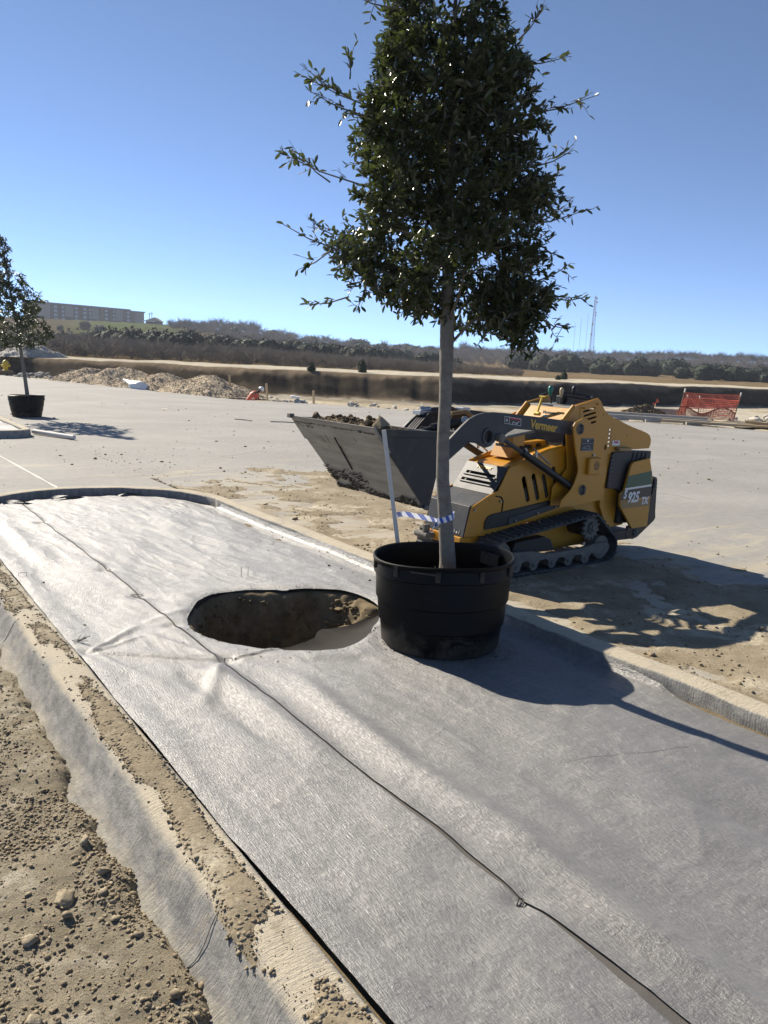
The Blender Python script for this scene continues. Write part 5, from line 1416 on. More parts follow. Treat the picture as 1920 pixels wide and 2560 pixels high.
    # ---- arms
    arm = [(0.292, 1.268), (0.60, 1.290), (0.866, 1.308), (1.098, 1.322), (1.24, 1.328), (1.337, 1.322), (1.426, 1.302), (1.50, 1.268), (1.58, 1.205), (1.70, 1.10), (1.86, 0.93), (1.84, 0.80), (1.76, 0.86), (1.68, 0.955), (1.484, 1.094), (1.40, 1.082), (1.353, 1.060), (1.302, 1.048), (1.25, 1.062), (1.215, 1.095), (1.19, 1.115), (1.13, 1.130), (1.08, 1.165), (1.00, 1.200), (0.80, 1.190), (0.296, 1.155)]
    hole = [(1.298 + 0.045 * math.cos(R(a)), 1.138 + 0.05 * math.sin(R(a))) for a in range(0, 360, 24)]
    for sg in (1, -1):
        ys = (0.300, 0.330) if sg > 0 else (-0.330, -0.300)
        a = put(MB().plate(arm, *ys, [hole]), "loader_arm", 'charcoal', 0.006)
        mb = MB(); n_ = 24
        mb.lathe([(0.045, -0.012), (0.062, -0.012), (0.062, 0.012), (0.045, 0.012)], 28)
        mb.v = [(1.298 + v[0], (0.330 * sg) + v[2] * sg, 1.138 + v[1] * 1.08) for v in mb.v]; put(mb, "tube_collar", 'charcoal', 0, True, a)
        if True:
            xdir = Vector((-1, 0, -0.105)).normalized() * (1 if sg > 0 else -1); ydir = Vector((0.105, 0, -1)).normalized() * -1
            ydir = Vector((-0.105 * (1 if sg > 0 else 1), 0, 1)).normalized()
            if sg < 0: xdir = Vector((1, 0, 0.105)).normalized()
            zd = xdir.cross(ydir); mt = Matrix((xdir, ydir, zd)).transposed().to_4x4(); mt.translation = Vector((0.832 if sg > 0 else 0.46, 0.3315 * sg, 1.213 if sg > 0 else 1.172))
            text_mesh("lettering", "Vermeer", 0.098, 'lettering', a, mt, bold=0.0028, sx=0.92)
        wl = MB(); wl.plate([(1.135, 1.300), (0.945, 1.282), (0.941, 1.224), (1.131, 1.242)], min(0.3305 * sg, 0.3325 * sg), max(0.3305 * sg, 0.3325 * sg)); w_ = put(wl, "warning_label", 'decalblack', 0, parent=a)
        fr = MB(); y_ = 0.3333 * sg
        for p, q in (((1.132, 1.298), (0.947, 1.280)), ((0.947, 1.280), (0.943, 1.226)), ((0.943, 1.226), (1.129, 1.244)), ((1.129, 1.244), (1.132, 1.298)), ((1.075, 1.24), (1.077, 1.292))): fr.bar((p[0], y_, p[1]), (q[0], y_, q[1]), 0.003, 0.001, upv=(0, 1, 0))
        put(fr, "border", 'white', 0, parent=w_)
        rd = MB(); rd.plate([(1.07, 1.291), (0.95, 1.279), (0.95, 1.266), (1.07, 1.278)], min(0.3327 * sg, 0.3336 * sg), max(0.3327 * sg, 0.3336 * sg)); put(rd, "header", 'red', 0, parent=w_)
        pg = MB()
        pg.add([(1.105, y_, 1.285), (1.09, y_, 1.258), (1.12, y_, 1.262)], [(0, 1, 2)]); pg.bar((1.04, y_, 1.235), (1.03, y_, 1.262), 0.008, 0.001, upv=(0, 1, 0)); pg.bar((1.0, y_, 1.234), (0.965, y_, 1.26), 0.008, 0.001, upv=(0, 1, 0)); pg.bar((1.02, y_, 1.25), (0.985, y_, 1.246), 0.007, 0.001, upv=(0, 1, 0))
        put(pg, "pictogram", 'silver', 0, parent=w_)
        # lift cylinder
        cy = 0.350 * sg; A = Vector((1.178, cy, 1.13)); B = Vector((0.868, cy, 0.991)); C = Vector((0.287, cy, 0.713))
        mb = MB(); mb.tube([B + (A - B) * 0.15, C], 0.030, 14); cyl = put(mb, "lift_cylinder", 'black', 0, True)
        mb = MB(); mb.tube([A, B], 0.018, 12); put(mb, "rod", 'charcoal' if sg > 0 else 'rod_brown', 0, True, cyl)
        mb = MB(); mb.cyl(A + Vector((0, -0.025, 0)), A + Vector((0, 0.025, 0)), 0.034, 14); mb.cyl(A + Vector((0, -0.03, 0)), A + Vector((0, 0.03, 0)), 0.018, 10); put(mb, "rod_eye", 'mudsteel', 0, True, cyl)
        mb = MB(); mb.cyl(B + Vector((0, -0.0, 0.03)), B + Vector((0.02, 0, 0.055)), 0.012, 8); mb.tube([B + Vector((-0.08, 0.0, 0.05)), B + Vector((-0.3, 0, -0.085))], 0.007, 6); mb.cyl(B + Vector((-0.12, 0, -0.02)), B + Vector((-0.12, 0, 0.03)), 0.012, 8); put(mb, "fitting", 'steel', 0, True, cyl)
    mb = MB(); mb.cyl((1.298, -0.31, 1.138), (1.298, 0.31, 1.138), 0.046, 20); put(mb, "cross_tube", 'black', 0, True)
    put(MB().box((1.50, -0.30, 1.10), (1.56, 0.30, 1.17)), "cross_member", 'charcoal', 0.006)
    mb = MB(); mb.tube([(1.28, 0.0, 1.22), (1.60, 0.0, 1.17)], 0.036, 14); mb.tube([(1.60, 0.0, 1.17), (1.86, 0.0, 1.10)], 0.02, 10); put(mb, "tilt_cylinder", 'black', 0, True)
    hz = MB()
    for q in range(4):
        y = -0.27 + q * 0.03; hz.tube([(0.9, y, 1.22), (1.0, y, 1.25), (1.25, y, 1.27 + 0.02 * q), (1.5, y + 0.02, 1.27), (1.66, y + 0.05, 1.14)], 0.012, 7)
    put(hz, "hydraulic_hoses", 'black', 0, True)
    hz = MB(); hz.tube([(1.05, -0.10, 1.25), (1.2, -0.05, 1.31), (1.36, -0.04, 1.29), (1.44, 0.0, 1.22)], 0.018, 8); put(hz, "hose_sleeve", 'tan', 0, True)
    cp = MB(); cp.cyl((1.30, 0.06, 1.24), (1.34, 0.10, 1.25), 0.03, 12); cp.cyl((1.42, -0.25, 1.31), (1.52, -0.26, 1.30), 0.022, 10); cp.box((1.44, -0.3, 1.26), (1.56, -0.2, 1.295)); cp.box((1.06, -0.25, 1.30), (1.14, -0.15, 1.335))
    put(cp, "couplers", 'steel', 0.003)
    # ---- bucket
    hw = 0.545; LIP, HEEL, BB, BT = (2.555, 1.198), (2.07, 0.655), (1.985, 0.915), (1.998, 1.188)
    fl = MB(); fl.plate([LIP, (2.535, 1.196), (2.06, 0.672), (2.045, 0.662), (2.07, 0.645), (2.085, 0.655)], -hw, hw); bf = put(fl, "bucket_floor", 'bucket', 0.003)
    bk = MB(); bk.plate([(2.05, 0.665), (1.985, 0.915), (1.998, 1.188), (2.012, 1.186), (2.0, 0.918), (2.064, 0.675)], -hw, hw); put(bk, "bucket_back", 'bucketside', 0.003)
    for sg in (1, -1):
        a, b = (hw, hw + 0.012) if sg > 0 else (-hw - 0.012, -hw)
        sp = put(MB().plate([(2.55, 1.205), (2.075, 0.648), (2.05, 0.64), (2.03, 0.66), (1.975, 0.915), (1.990, 1.192)], a, b), "bucket_side", 'bucketside', 0.002)
        put(MB().plate([(2.53, 1.205), (2.485, 1.152), (1.990, 1.143), (1.992, 1.192)], min(b if sg > 0 else a, (b + 0.010) if sg > 0 else (a - 0.010)), max(b if sg > 0 else a, (b + 0.010) if sg > 0 else (a - 0.010))), "side_cutter", 'bucketside', 0.003, parent=sp)
        mb = MB(); mb.cyl((2.062, hw * sg, 0.650), (2.062, (hw + 0.03) * sg, 0.650), 0.018, 10); put(mb, "heel_pin", 'mudsteel', 0, parent=sp)
    ce = MB(); ce.plate([(2.565, 1.212), (2.54, 1.212), (2.40, 1.045), (2.42, 1.032)], -hw - 0.014, hw + 0.014); put(ce, "cutting_edge", 'bucket', 0.002)
    tt = MB(); tt.box((2.545, -hw - 0.02, 1.195), (2.585, -hw + 0.03, 1.228)); put(tt, "corner_tooth", 'mudsteel', 0.005)
    sm = MB(); sm.bar((2.47, -0.05, 1.088), (2.25, -0.12, 0.838), 0.010, 0.006, upv=(0, 1, 0)); put(sm, "floor_seam", 'black', 0)
    qa = MB(); qa.box((1.90, -0.40, 0.72), (1.975, 0.40, 1.16)); put(qa, "quick_attach_plate", 'black', 0.008)
    # mud caked under the heel
    r = np.random.default_rng(4); pts = []; sz = []
    for k in range(1100):
        y = -hw + 1.1 * r.random() ** 1.7; t = r.random() ** 2.2 * (0.34 if y < 0 else 0.12)
        if fbm(np.array([y * 5]), np.array([t * 9]), 77, 3)[0] < 0.42: continue
        pts.append((2.075 + t * 0.485 + 0.008, y, 0.648 + t * 0.543 - 0.004)); sz.append(r.uniform(0.005, 0.014))
    for k in range(60): pts.append((2.52 - r.random() * 0.05, -hw + 0.25 * r.random(), 1.165 - r.random() * 0.03)); sz.append(r.uniform(0.006, 0.013))
    mo = scatter("caked_mud", pts, sz, 'darkclod', root, seed=6, squash=(0.3, 0.7)); mo["kind"] = "stuff"
    # ---- rear
    for sg in (1, -1):
        rd = [(-0.545, 0.905), (-0.575, 0.915), (-0.80, 0.948), (-0.88, 0.767), (-0.882, 0.288), (-0.665, 0.278), (-0.64, 0.285), (-0.425, 0.504), (-0.412, 0.62), (-0.465, 0.650), (-0.525, 0.875)]
        y0, y1 = (0.335, 0.362) if sg > 0 else (-0.362, -0.335)
        d_ = put(MB().plate(rd, y0, y1), "rear_door", 'yellow', 0.006)
        a, b = (y1 + 0.0006, y1 + 0.002) if sg > 0 else (y0 - 0.002, y0 - 0.0006)
        put(MB().plate([(-0.497, 0.783), (-0.846, 0.824), (-0.873, 0.697), (-0.476, 0.672)], a, b), "green_stripe", 'green', 0, parent=d_)
        put(MB().plate([(-0.475, 0.670), (-0.873, 0.695), (-0.873, 0.678), (-0.470, 0.653)], a, b), "white_stripe", 'white', 0, parent=d_)
        put(MB().plate([(-0.468, 0.650), (-0.873, 0.676), (-0.872, 0.578), (-0.422, 0.556), (-0.420, 0.618)], a, b), "black_stripe", 'decalblack', 0, parent=d_)
        put(MB().plate([(-0.432, 0.534), (-0.872, 0.553), (-0.872, 0.488), (-0.470, 0.480), (-0.436, 0.508)], a, b), "tan_stripe", 'tan', 0, parent=d_)
        put(MB().plate([(-0.428, 0.545), (-0.54, 0.551), (-0.54, 0.546), (-0.428, 0.540)], a, b), "pinstripe", 'decalblack', 0, parent=d_)
        if sg > 0:
            xd = Vector((-1, 0, 0.02)).normalized(); yd = Vector((-0.0, 0, 1)); 
            for s_, sz_, x, z in (("S", 0.105, -0.458, 0.575), ("925", 0.135, -0.520, 0.535), ("TX", 0.092, -0.735, 0.510)):
                mt = Matrix((xd, Vector((0.02, 0, 1)).normalized(), xd.cross(yd))).transposed().to_4x4(); mt.translation = Vector((x, b + 0.0008, z))
                text_mesh("lettering", s_, sz_, 'white', d_, mt, bold=0.0045, shear=0.2, sx=0.84)
        bp = [(-0.829, 0.785), (-0.985, 0.755), (-1.0, 0.735), (-1.03, 0.42), (-1.045, 0.355), (-1.02, 0.325), (-0.78, 0.180), (-0.72, 0.165), (-0.63, 0.180), (-0.60, 0.21), (-0.62, 0.30), (-0.83, 0.32)]
        yb = (0.366, 0.392) if sg > 0 else (-0.392, -0.366)
        yb = (0.310, 0.334) if sg > 0 else (-0.334, -0.310)
        bp_ = put(MB().plate(bp, *yb), "rear_bumper", 'black', 0.006)
        bolt(-0.745, yb[1] if sg > 0 else yb[0], 0.225, 0.034, bp_, 'mudsteel', sgn=sg); 
        mb = MB(); mb.plate(rr(-0.955, 0.66, 0.045, 0.15, R(3), rad=0.015), min(yb[1], yb[1] + 0.01) if sg > 0 else yb[0] - 0.01, (yb[1] + 0.01) if sg > 0 else yb[0]); put(mb, "bracket", 'black', 0.003, parent=bp_)
        for z in (0.695, 0.662): bolt(-0.958, (yb[1] + 0.01) if sg > 0 else yb[0] - 0.01, z, 0.011, bp_, sgn=sg)
        # black boot around the rear post with folds
        vb = MB(); vb.plate([(-0.30, 1.00), (-0.60, 1.015), (-0.868, 1.008), (-0.872, 0.93), (-0.80, 0.90), (-0.56, 0.86), (-0.47, 0.64), (-0.52, 0.615), (-0.40, 0.66), (-0.26, 0.67), (-0.27, 0.85)], 0.262 if sg > 0 else -0.318, 0.318 if sg > 0 else -0.262); vo = put(vb, "side_shroud", 'black', 0.012)
        for k in range(4):
            x = -0.60 - k * 0.065; mb = MB(); mb.tube([(x, 0.318 * sg, 1.0), (x + 0.012, 0.322 * sg, 0.95), (x + 0.02, 0.319 * sg, 0.905)], 0.007, 6); put(mb, "fold", 'black', 0, True, vo)
        for k in range(9):
            mb = MB(); mb.box((-0.31, min(0.3175 * sg, 0.325 * sg), 0.96 - k * 0.036), (-0.265, max(0.3175 * sg, 0.325 * sg), 0.975 - k * 0.036)); put(mb, "fin", 'charcoal', 0.002, parent=vo)
        put(MB().box((-0.52, min(0.298 * sg, 0.35 * sg), 1.012), (-0.34, max(0.298 * sg, 0.35 * sg), 1.045)), "latch_block", 'tan', 0.005)
        lb = put(MB().box((-0.395, min(0.298 * sg, 0.303 * sg), 1.06), (-0.29, max(0.298 * sg, 0.303 * sg), 1.105)), "paper_label", 'white', 0)
        put(MB().box((-0.375, min(0.3032 * sg, 0.304 * sg), 1.082), (-0.31, max(0.3032 * sg, 0.304 * sg), 1.098)), "print", 'red', 0, parent=lb)
        # dark yellow recess between tower and door
        put(MB().plate([(-0.26, 0.70), (-0.42, 0.70), (-0.52, 0.60), (-0.64, 0.30), (-0.40, 0.28), (-0.26, 0.50)], 0.20 if sg > 0 else -0.26, 0.26 if sg > 0 else -0.20), "rear_frame", 'yellow', 0.004)
    put(MB().plate([(-0.30, 0.26), (-0.36, 0.17), (-0.68, 0.17), (-0.70, 0.26)], -0.33, 0.33), "platform_mount", 'black', 0.006)
    put(MB().box((-0.86, -0.30, 0.32), (-0.50, 0.30, 0.98)), "rear_tank", 'black', 0.02)
    put(MB().box((-0.975, -0.31, 0.36), (-0.95, 0.31, 0.74)), "back_pad", 'black', 0.008)
    mb = MB(); mb.cyl((-0.865, 0.20, 1.115), (-0.925, 0.20, 1.112), 0.016, 10); mb.cyl((-0.90, 0.20, 1.113), (-0.93, 0.20, 1.112), 0.023, 8); put(mb, "latch_knob", 'mudsteel', 0, True)
    # ---- tracks
    circ = [((0.04, 0.345), 0.135), ((-0.168, 0.155), 0.152), ((1.13, 0.168), 0.165)]
    pts = [(c[0] + r_ * math.cos(R(a)), c[1] + r_ * math.sin(R(a))) for c, r_ in circ for a in range(0, 360, 4)]
    pts = sorted(set((round(a, 5), round(b, 5)) for a, b in pts))
    def cr(o, a, b): return (a[0] - o[0]) * (b[1] - o[1]) - (a[1] - o[1]) * (b[0] - o[0])
    lo_ = []; hi = []
    for p in pts:
        while len(lo_) > 1 and cr(lo_[-2], lo_[-1], p) <= 0: lo_.pop()
        lo_.append(p)
    for p in reversed(pts):
        while len(hi) > 1 and cr(hi[-2], hi[-1], p) <= 0: hi.pop()
        hi.append(p)
    hull = lo_[:-1] + hi[:-1]
    Lh = [0]
    for i in range(len(hull)): Lh.append(Lh[-1] + math.dist(hull[i], hull[(i + 1) % len(hull)]))
    def hp_at(s):
        s %= Lh[-1]; i = max(k for k in range(len(hull)) if Lh[k] <= s); f = (s - Lh[i]) / max(Lh[i + 1] - Lh[i], 1e-9); a, b = hull[i], hull[(i + 1) % len(hull)]
        return (a[0] + (b[0] - a[0]) * f, a[1] + (b[1] - a[1]) * f)
    NS = 108; loop = [hp_at(Lh[-1] * k / NS) for k in range(NS)]
    cx, cz = sum(p[0] for p in loop) / NS, sum(p[1] for p in loop) / NS
    def nrm_at(k):
        a, b = loop[(k - 1) % NS], loop[(k + 1) % NS]; t = Vector((b[0] - a[0], b[1] - a[1])).normalized(); n = Vector((t.y, -t.x)); 
        return n, t
    for sg in (1, -1):
        yA, yB = (0.245, 0.468) if sg > 0 else (-0.468, -0.245)
        tr = empty("track", parent=root)
        V = []; F = []
        for k in range(NS):
            n, t = nrm_at(k); p = Vector(loop[k])
            if n.dot(p - Vector((cx, cz))) < 0: n = -n
            q = p - n * 0.026
            p = p - n * 0.010
            V += [(p.x, yA, p.y), (p.x, yB, p.y), (q.x, yB, q.y), (q.x, yA, q.y)]
        for k in range(NS):
            a = 4 * k; b = 4 * ((k + 1) % NS)
            for j in range(4): F.append((a + j, a + (j + 1) % 4, b + (j + 1) % 4, b + j))
        mb = MB(); mb.add(V, F); put(mb, "belt", 'rubber', 0, True, tr)
        lug = MB(); lug.plate([(-0.016, -0.010), (0.016, -0.010), (0.010, 0.011), (-0.010, 0.011)], yA + 0.004, yB + (-0.004)); l0 = put(lug, "tread_bar", 'rubber', 0.002, parent=tr)
        me = l0.data; NL = 54
        for k in range(NL):
            kk = int(k * NS / NL); n, t = nrm_at(kk); p = Vector(loop[kk])
            if n.dot(p - Vector((cx, cz))) < 0: n = -n
            ob = l0 if k == 0 else link(l0.copy(), None)
            if k: ob.parent = tr
            ang = math.atan2(-n.x, n.y)
            p = p - n * 0.006
            ob.matrix_local = Matrix(((n.y, 0, n.x, p.x), (0, 1, 0, 0), (-n.x, 0, n.y, p.y), (0, 0, 0, 1)))
        # sprocket with teeth
        yo = 0.43 * sg
        out = []
        for k in range(13):
            a = 2 * math.pi * k / 13
            for da, rr_ in ((-0.16, 0.088), (-0.07, 0.112), (0.07, 0.112), (0.16, 0.088)): out.append((0.04 + rr_ * math.cos(a + da), 0.345 + rr_ * math.sin(a + da)))
        sp = put(MB().plate(out, min(yo, yo - 0.03 * sg), max(yo, yo - 0.03 * sg)), "sprocket", 'mudsteel', 0.003, parent=tr)
        mb = MB(); mb.cyl((0.04, yo, 0.345), (0.04, yo + 0.022 * sg, 0.345), 0.052, 18); mb.cyl((0.04, yo, 0.345), (0.04, yo + 0.034 * sg, 0.345), 0.026, 10)
        for k in range(6): a = k * math.pi / 3; mb.cyl((0.04 + 0.040 * math.cos(a), yo, 0.345 + 0.040 * math.sin(a)), (0.04 + 0.040 * math.cos(a), yo + 0.03 * sg, 0.345 + 0.040 * math.sin(a)), 0.008, 6)
        put(mb, "hub", 'mudsteel', 0, parent=tr)
        mb = MB(); mb.cyl((0.04, 0.22 * sg, 0.345), (0.04, yo - 0.02 * sg, 0.345), 0.085, 18); put(mb, "drive_motor", 'black', 0, True, tr)
        for (c, r_), w in (((-0.168, 0.155), 0.105), ((1.13, 0.168), 0.125)), :
            pass
        for c, r_ in (((-0.15, 0.150), 0.108), ((1.13, 0.168), 0.128)):
            mb = MB(); mb.cyl((c[0], 0.30 * sg, c[1]), (c[0], 0.41 * sg, c[1]), r_, 24); mb.cyl((c[0], 0.41 * sg, c[1]), (c[0], 0.43 * sg, c[1]), r_ * 0.35, 12); put(mb, "idler", 'mudsteel', 0.004, parent=tr)
        for x in (0.96, 0.755, 0.53, 0.32, 0.10):
            mb = MB(); z = 0.082; mb.cyl((x, 0.29 * sg, z), (x, 0.445 * sg, z), 0.052, 18); mb.cyl((x, 0.445 * sg, z), (x, 0.458 * sg, z), 0.02, 10); put(mb, "roller", 'mudsteel', 0.004, parent=tr)
        fr = [(1.12, 0.21), (0.80, 0.20), (0.62, 0.165), (0.43, 0.165), (0.15, 0.175), (-0.02, 0.205), (-0.17, 0.205), (-0.215, 0.17), (-0.205, 0.125), (-0.15, 0.10), (-0.02, 0.105), (0.03, 0.12), (0.06, 0.085), (0.14, 0.085), (0.17, 0.118), (0.25, 0.118), (0.28, 0.085), (0.36, 0.085), (0.40, 0.118), (0.46, 0.115), (0.49, 0.085), (0.57, 0.085), (0.62, 0.12), (0.69, 0.115), (0.72, 0.085), (0.79, 0.085), (0.84, 0.12), (0.90, 0.115), (0.93, 0.085), (1.0, 0.085), (1.05, 0.12), (1.15, 0.12)]
        put(MB().plate(fr, min(0.41 * sg, 0.452 * sg), max(0.41 * sg, 0.452 * sg)), "roller_frame", 'mudsteel', 0.006, parent=tr)
        gd = MB(); gd.plate([(0.98, 0.21), (0.95, 0.275), (0.60, 0.30), (0.52, 0.27), (0.46, 0.17), (0.9, 0.17)], min(0.30 * sg, 0.40 * sg), max(0.30 * sg, 0.40 * sg)); put(gd, "track_tensioner", 'black', 0.01, parent=tr)
        mb = MB(); mb.cyl((0.13, 0.40 * sg, 0.21), (0.13, 0.44 * sg, 0.21), 0.016, 8); put(mb, "grease_plug", 'steel', 0, parent=tr)
    # ---- the load in the bucket (its own thing)
    xs = np.linspace(2.02, 2.535, 34); ys = np.linspace(-0.535, 0.535, 60)
    def dz(x, y):
        e = sstep(0, 0.10, x - 2.0) * sstep(0, 0.035, 2.545 - x); ey = sstep(0, 0.09, 0.545 - np.abs(y))
        hmp = 0.06 * np.exp(-(((y + 0.15) / 0.36) ** 2 + ((x - 2.32) / 0.17) ** 2)) + 0.075 * np.exp(-(((y - 0.33) / 0.12) ** 2 + ((x - 2.38) / 0.08) ** 2))
        return 1.165 + e * ey * (hmp + 0.05 * (fbm(x * 11, y * 11, 6, 5, 0.6) - 0.4)) + 0.02 * (fbm(x * 30, y * 30, 7, 3) - .5)
    P, F, A, B = grid(xs, ys, lambda x, y: np.stack([x, y, dz(x, y)], -1))
    ld = mesh_obj("dirt_load", P, F, 'darkclod', smooth=True); ld.matrix_world = m4
    tag(ld, "heap of dark brown soil clods riding in the loader bucket", "soil")
    r = np.random.default_rng(2); x = r.uniform(2.05, 2.53, 2600); y = r.uniform(-0.52, 0.52, 2600)
    sz = 0.003 + 0.018 * r.random(2600) ** 5
    cl = scatter("crumbs", np.stack([x, y, dz(x, y)], -1), sz, 'darkclod', ld, kinds=CLODS + CLODS2, seed=21); cl["kind"] = "stuff"
    for i, (yy, xx, s) in enumerate(((-0.38, 2.42, 0.055), (-0.46, 2.47, 0.035), (-0.17, 2.36, 0.035), (-0.06, 2.33, 0.035), (0.02, 2.35, 0.036), (0.27, 2.40, 0.05), (0.33, 2.45, 0.045), (-0.34, 2.48, 0.035), (0.43, 2.40, 0.075))):
        v, f = rock_shape(ICO3, 60 + i, 0.6, 0.85); zz = float(dz(np.array([xx]), np.array([yy]))[0])
        mesh_obj("clod", v * s * (0.85 if i == 8 else 0.66), f, 'clod' if i == 8 else 'darkclod', ld, loc=(xx, yy, zz + s * 0.3))
build_loader()

# ================================================================== MIDDLE DISTANCE
def build_yard():
    def pile(cx, cy, rx, ry, h, seed, mat, label, stones=700, ss=(0.02, 0.05), rz=0.0, name="gravel_pile"):
        us = np.linspace(-1.15, 1.15, 60); vs2 = np.linspace(-1.15, 1.15, 44); c, s = math.cos(rz), math.sin(rz)
        def hz(a, b):
            q = np.hypot(a, b) + (fbm(a * 2.5 + seed, b * 2.5, seed, 4) - 0.5) * 0.5
            return h * np.clip(1 - q, 0, 1) ** 0.85 * (1 + 0.25 * (fbm(a * 5, b * 5, seed + 1, 4) - 0.5)) - 0.04
        P, F, A, B = grid(us, vs2, lambda a, b: np.stack([(a * rx * c - b * ry * s), (a * rx * s + b * ry * c), hz(a, b)], -1))
        P, F = compact(P, F[(P[F][:, :, 2] > -0.038).any(1)])
        o = mesh_obj(name, P, F, mat, smooth=True, loc=(cx, cy, 0.0)); tag(o, label, "gravel pile" if 'gravel' in label else "soil heap", "heaps of loose material round the slab")
        r = np.random.default_rng(seed); a = r.uniform(-1.15, 1.15, stones * 2); b = r.uniform(-1.15, 1.15, stones * 2); z = hz(a, b); ok = z > -0.035
        a, b, z = a[ok], b[ok], z[ok]
        st = scatter("stones", np.stack([a * rx * c - b * ry * s, a * rx * s + b * ry * c, z], -1), ss[0] + (ss[1] - ss[0]) * r.random(len(a)) ** 2, mat, o, seed=seed); st["kind"] = "stuff"
        return o
    pile(-20.2, 52.3, 3.0, 2.6, 0.85, 1, 'gravel', "low tan gravel pile, first in the row from the far left end", 4200, (0.015, 0.05), R(-40))
    pile(-17.2, 50.0, 3.6, 2.6, 1.2, 2, 'gravel', "tallest tan gravel pile behind the white bag", 4200, (0.015, 0.05), R(-40))
    pile(-13.0, 44.6, 3.6, 2.4, 0.95, 3, 'gravel', "broad tan gravel pile right of the white bag", 4200, (0.015, 0.05), R(-40))
    pile(-9.4, 40.4, 3.9, 2.0, 1.05, 4, 'gravel', "long tan gravel pile nearest the worker", 4200, (0.015, 0.05), R(-42))
    gp, gd = on_ground(84, 899, 50, 90)
    gk = Vector((gp.x, gp.y, 0)).normalized() * 2.2; o = pile(gp.x + gk.x, gp.y + gk.y, 2.9, 2.0, 1.25, 7, 'gravel_grey', "small grey gravel cone on the dirt road above the cut bank", 300, (0.03, 0.08)); o.location.z = tz(gp.x + gk.x, gp.y + gk.y) - 0.03
    o = pile(11.95, 36.2, 1.25, 0.7, 0.58, 8, 'darkclod', "dark crumbly soil heap beside the orange fence", 420, (0.04, 0.10))
    # brush pile on the tan field at the right
    bp_, bd = on_ground(1560, 938, 60, 300)
    mb = MB(); r = np.random.default_rng(3)
    for k in range(160):
        a = r.uniform(0, 3.14); p = Vector((r.normal() * 2.2, r.normal() * 0.8, abs(r.normal()) * 0.35)); d = Vector((math.cos(a), math.sin(a) * .5, r.normal() * 0.3)) * r.uniform(0.5, 1.6); mb.tube([p - d, p + d], 0.06, 3, cap=False)
    o = mb.build("brush_pile", 'bare', fix=False, loc=bp_); tag(o, "grey heap of cut brush lying on the tan field", "brush pile")
    # white bag
    v, f = rock_shape(ICO3, 9, 0.9, 0.6); v = v * np.array([0.85, 0.45, 0.5]); v[:, 2] = np.maximum(v[:, 2], -0.12)
    o = mesh_obj("plastic_bag", v, f, 'bag', smooth=True, loc=(-13.9, 42.4, 0.14)); o.rotation_euler = (0.05, 0.15, -0.5); tag(o, "crumpled white plastic bag at the foot of the gravel piles", "bag")
    # wooden stakes
    for x, y, h, lean, lab in ((-8.05, 39.6, 1.05, -0.10, "tallest wooden stake, standing at the end of the gravel piles"), (-5.6, 35.9, 0.80, -0.08, "wooden stake between the worker and the white rubble"), (-3.5, 36.4, 0.68, -0.05, "wooden stake just right of the white rubble")):
        z = tz(x, y); mb = MB(); mb.bar((lean * .65, lean * .75, h), (0, 0, -0.3), 0.085, 0.07, upv=(0, 1, 0))
        o = mb.build("wooden_stake", 'wood', loc=(x, y, z)); o.rotation_euler = (0, 0, R(-50)); tag(o, lab, "stake", "survey stakes along the trench")
    # rubble heaps
    def rubble(cx, cy, w, d, n, seed, label, mat='rock_white', s=(0.05, 0.16), big=None):
        r = np.random.default_rng(seed); x = r.normal(size=n) * w; y = r.normal(size=n) * d; z0 = np.array([tz(cx + a, cy + b) for a, b in zip(x, y)])
        z = z0 + np.maximum(0, 0.22 * (1 - np.hypot(x / w, y / d) / 1.5))
        o = scatter("rubble", np.stack([x, y, z], -1), s[0] + (s[1] - s[0]) * r.random(n) ** 2, mat, seed=seed, kinds=CLODS2); o.location = (cx, cy, 0)
        tag(o, label, "rubble", "white rubble along the slab edge")
        if big:
            mb = MB(); mb.box((-0.2, -0.12, 0), (0.2, 0.12, 0.09)); q = mb.build("slab_chunk", 'bag', o, bevel=0.02, loc=(-0.12, -0.1, tz(cx, cy) + 0.36)); q.rotation_euler = (0.1, 0.1, 0.2)
    rubble(-4.25, 36.2, 0.42, 0.25, 60, 1, "white broken rubble heap with a pale slab on top", big=True)
    rubble(-1.45, 33.2, 0.30, 0.2, 22, 2, "scattered white rubble lumps beyond the bucket, left cluster")
    rubble(-0.55, 33.2, 0.25, 0.15, 12, 3, "scattered white rubble lumps beyond the bucket, middle cluster")
    rubble(1.3, 32.6, 0.35, 0.15, 14, 4, "scattered white rubble lumps just right of the bucket corner")
    rubble(-5.4, 34.9, 0.9, 0.3, 24, 5, "thin spread of white rubble at the worker's feet", s=(0.03, 0.09))
    rubble(17.6, 36.0, 0.75, 0.5, 40, 6, "white rubble heap right of the orange fence", s=(0.06, 0.22))
    rubble(-25.2, 56.0, 0.9, 0.5, 40, 7, "grey rubble heap behind the far left tree", 'gravel_grey', s=(0.1, 0.35))
    rubble(-22.7, 54.0, 0.8, 0.4, 34, 8, "low grey rubble left of the first gravel pile", 'gravel_grey', s=(0.08, 0.25))
    mb = MB(); mb.bar((-24.5, 58.6, 0.35), (-19.0, 53.8, 0.30), 0.25, 0.5); tag(mb.build("concrete_beam", 'woodgrey'), "long low concrete edge behind the first gravel pile", "concrete edge")
    # yellow hydrant with dark fittings
    root = empty("fire_hydrant", (-28.3, 57.4, 0)); tag(root, "yellow fire hydrant standing in dark debris at the far left edge", "hydrant")
    mb = MB(); mb.lathe([(0.22, 0.3), (0.22, 0.36), (0.16, 0.38), (0.16, 0.8), (0.24, 0.82), (0.24, 0.88), (0.2, 0.95), (0.12, 1.04), (0.05, 1.08), (0.05, 1.14), (0.0, 1.14)], 14); mb.build("barrel", 'brightyellow', root, smooth=True)
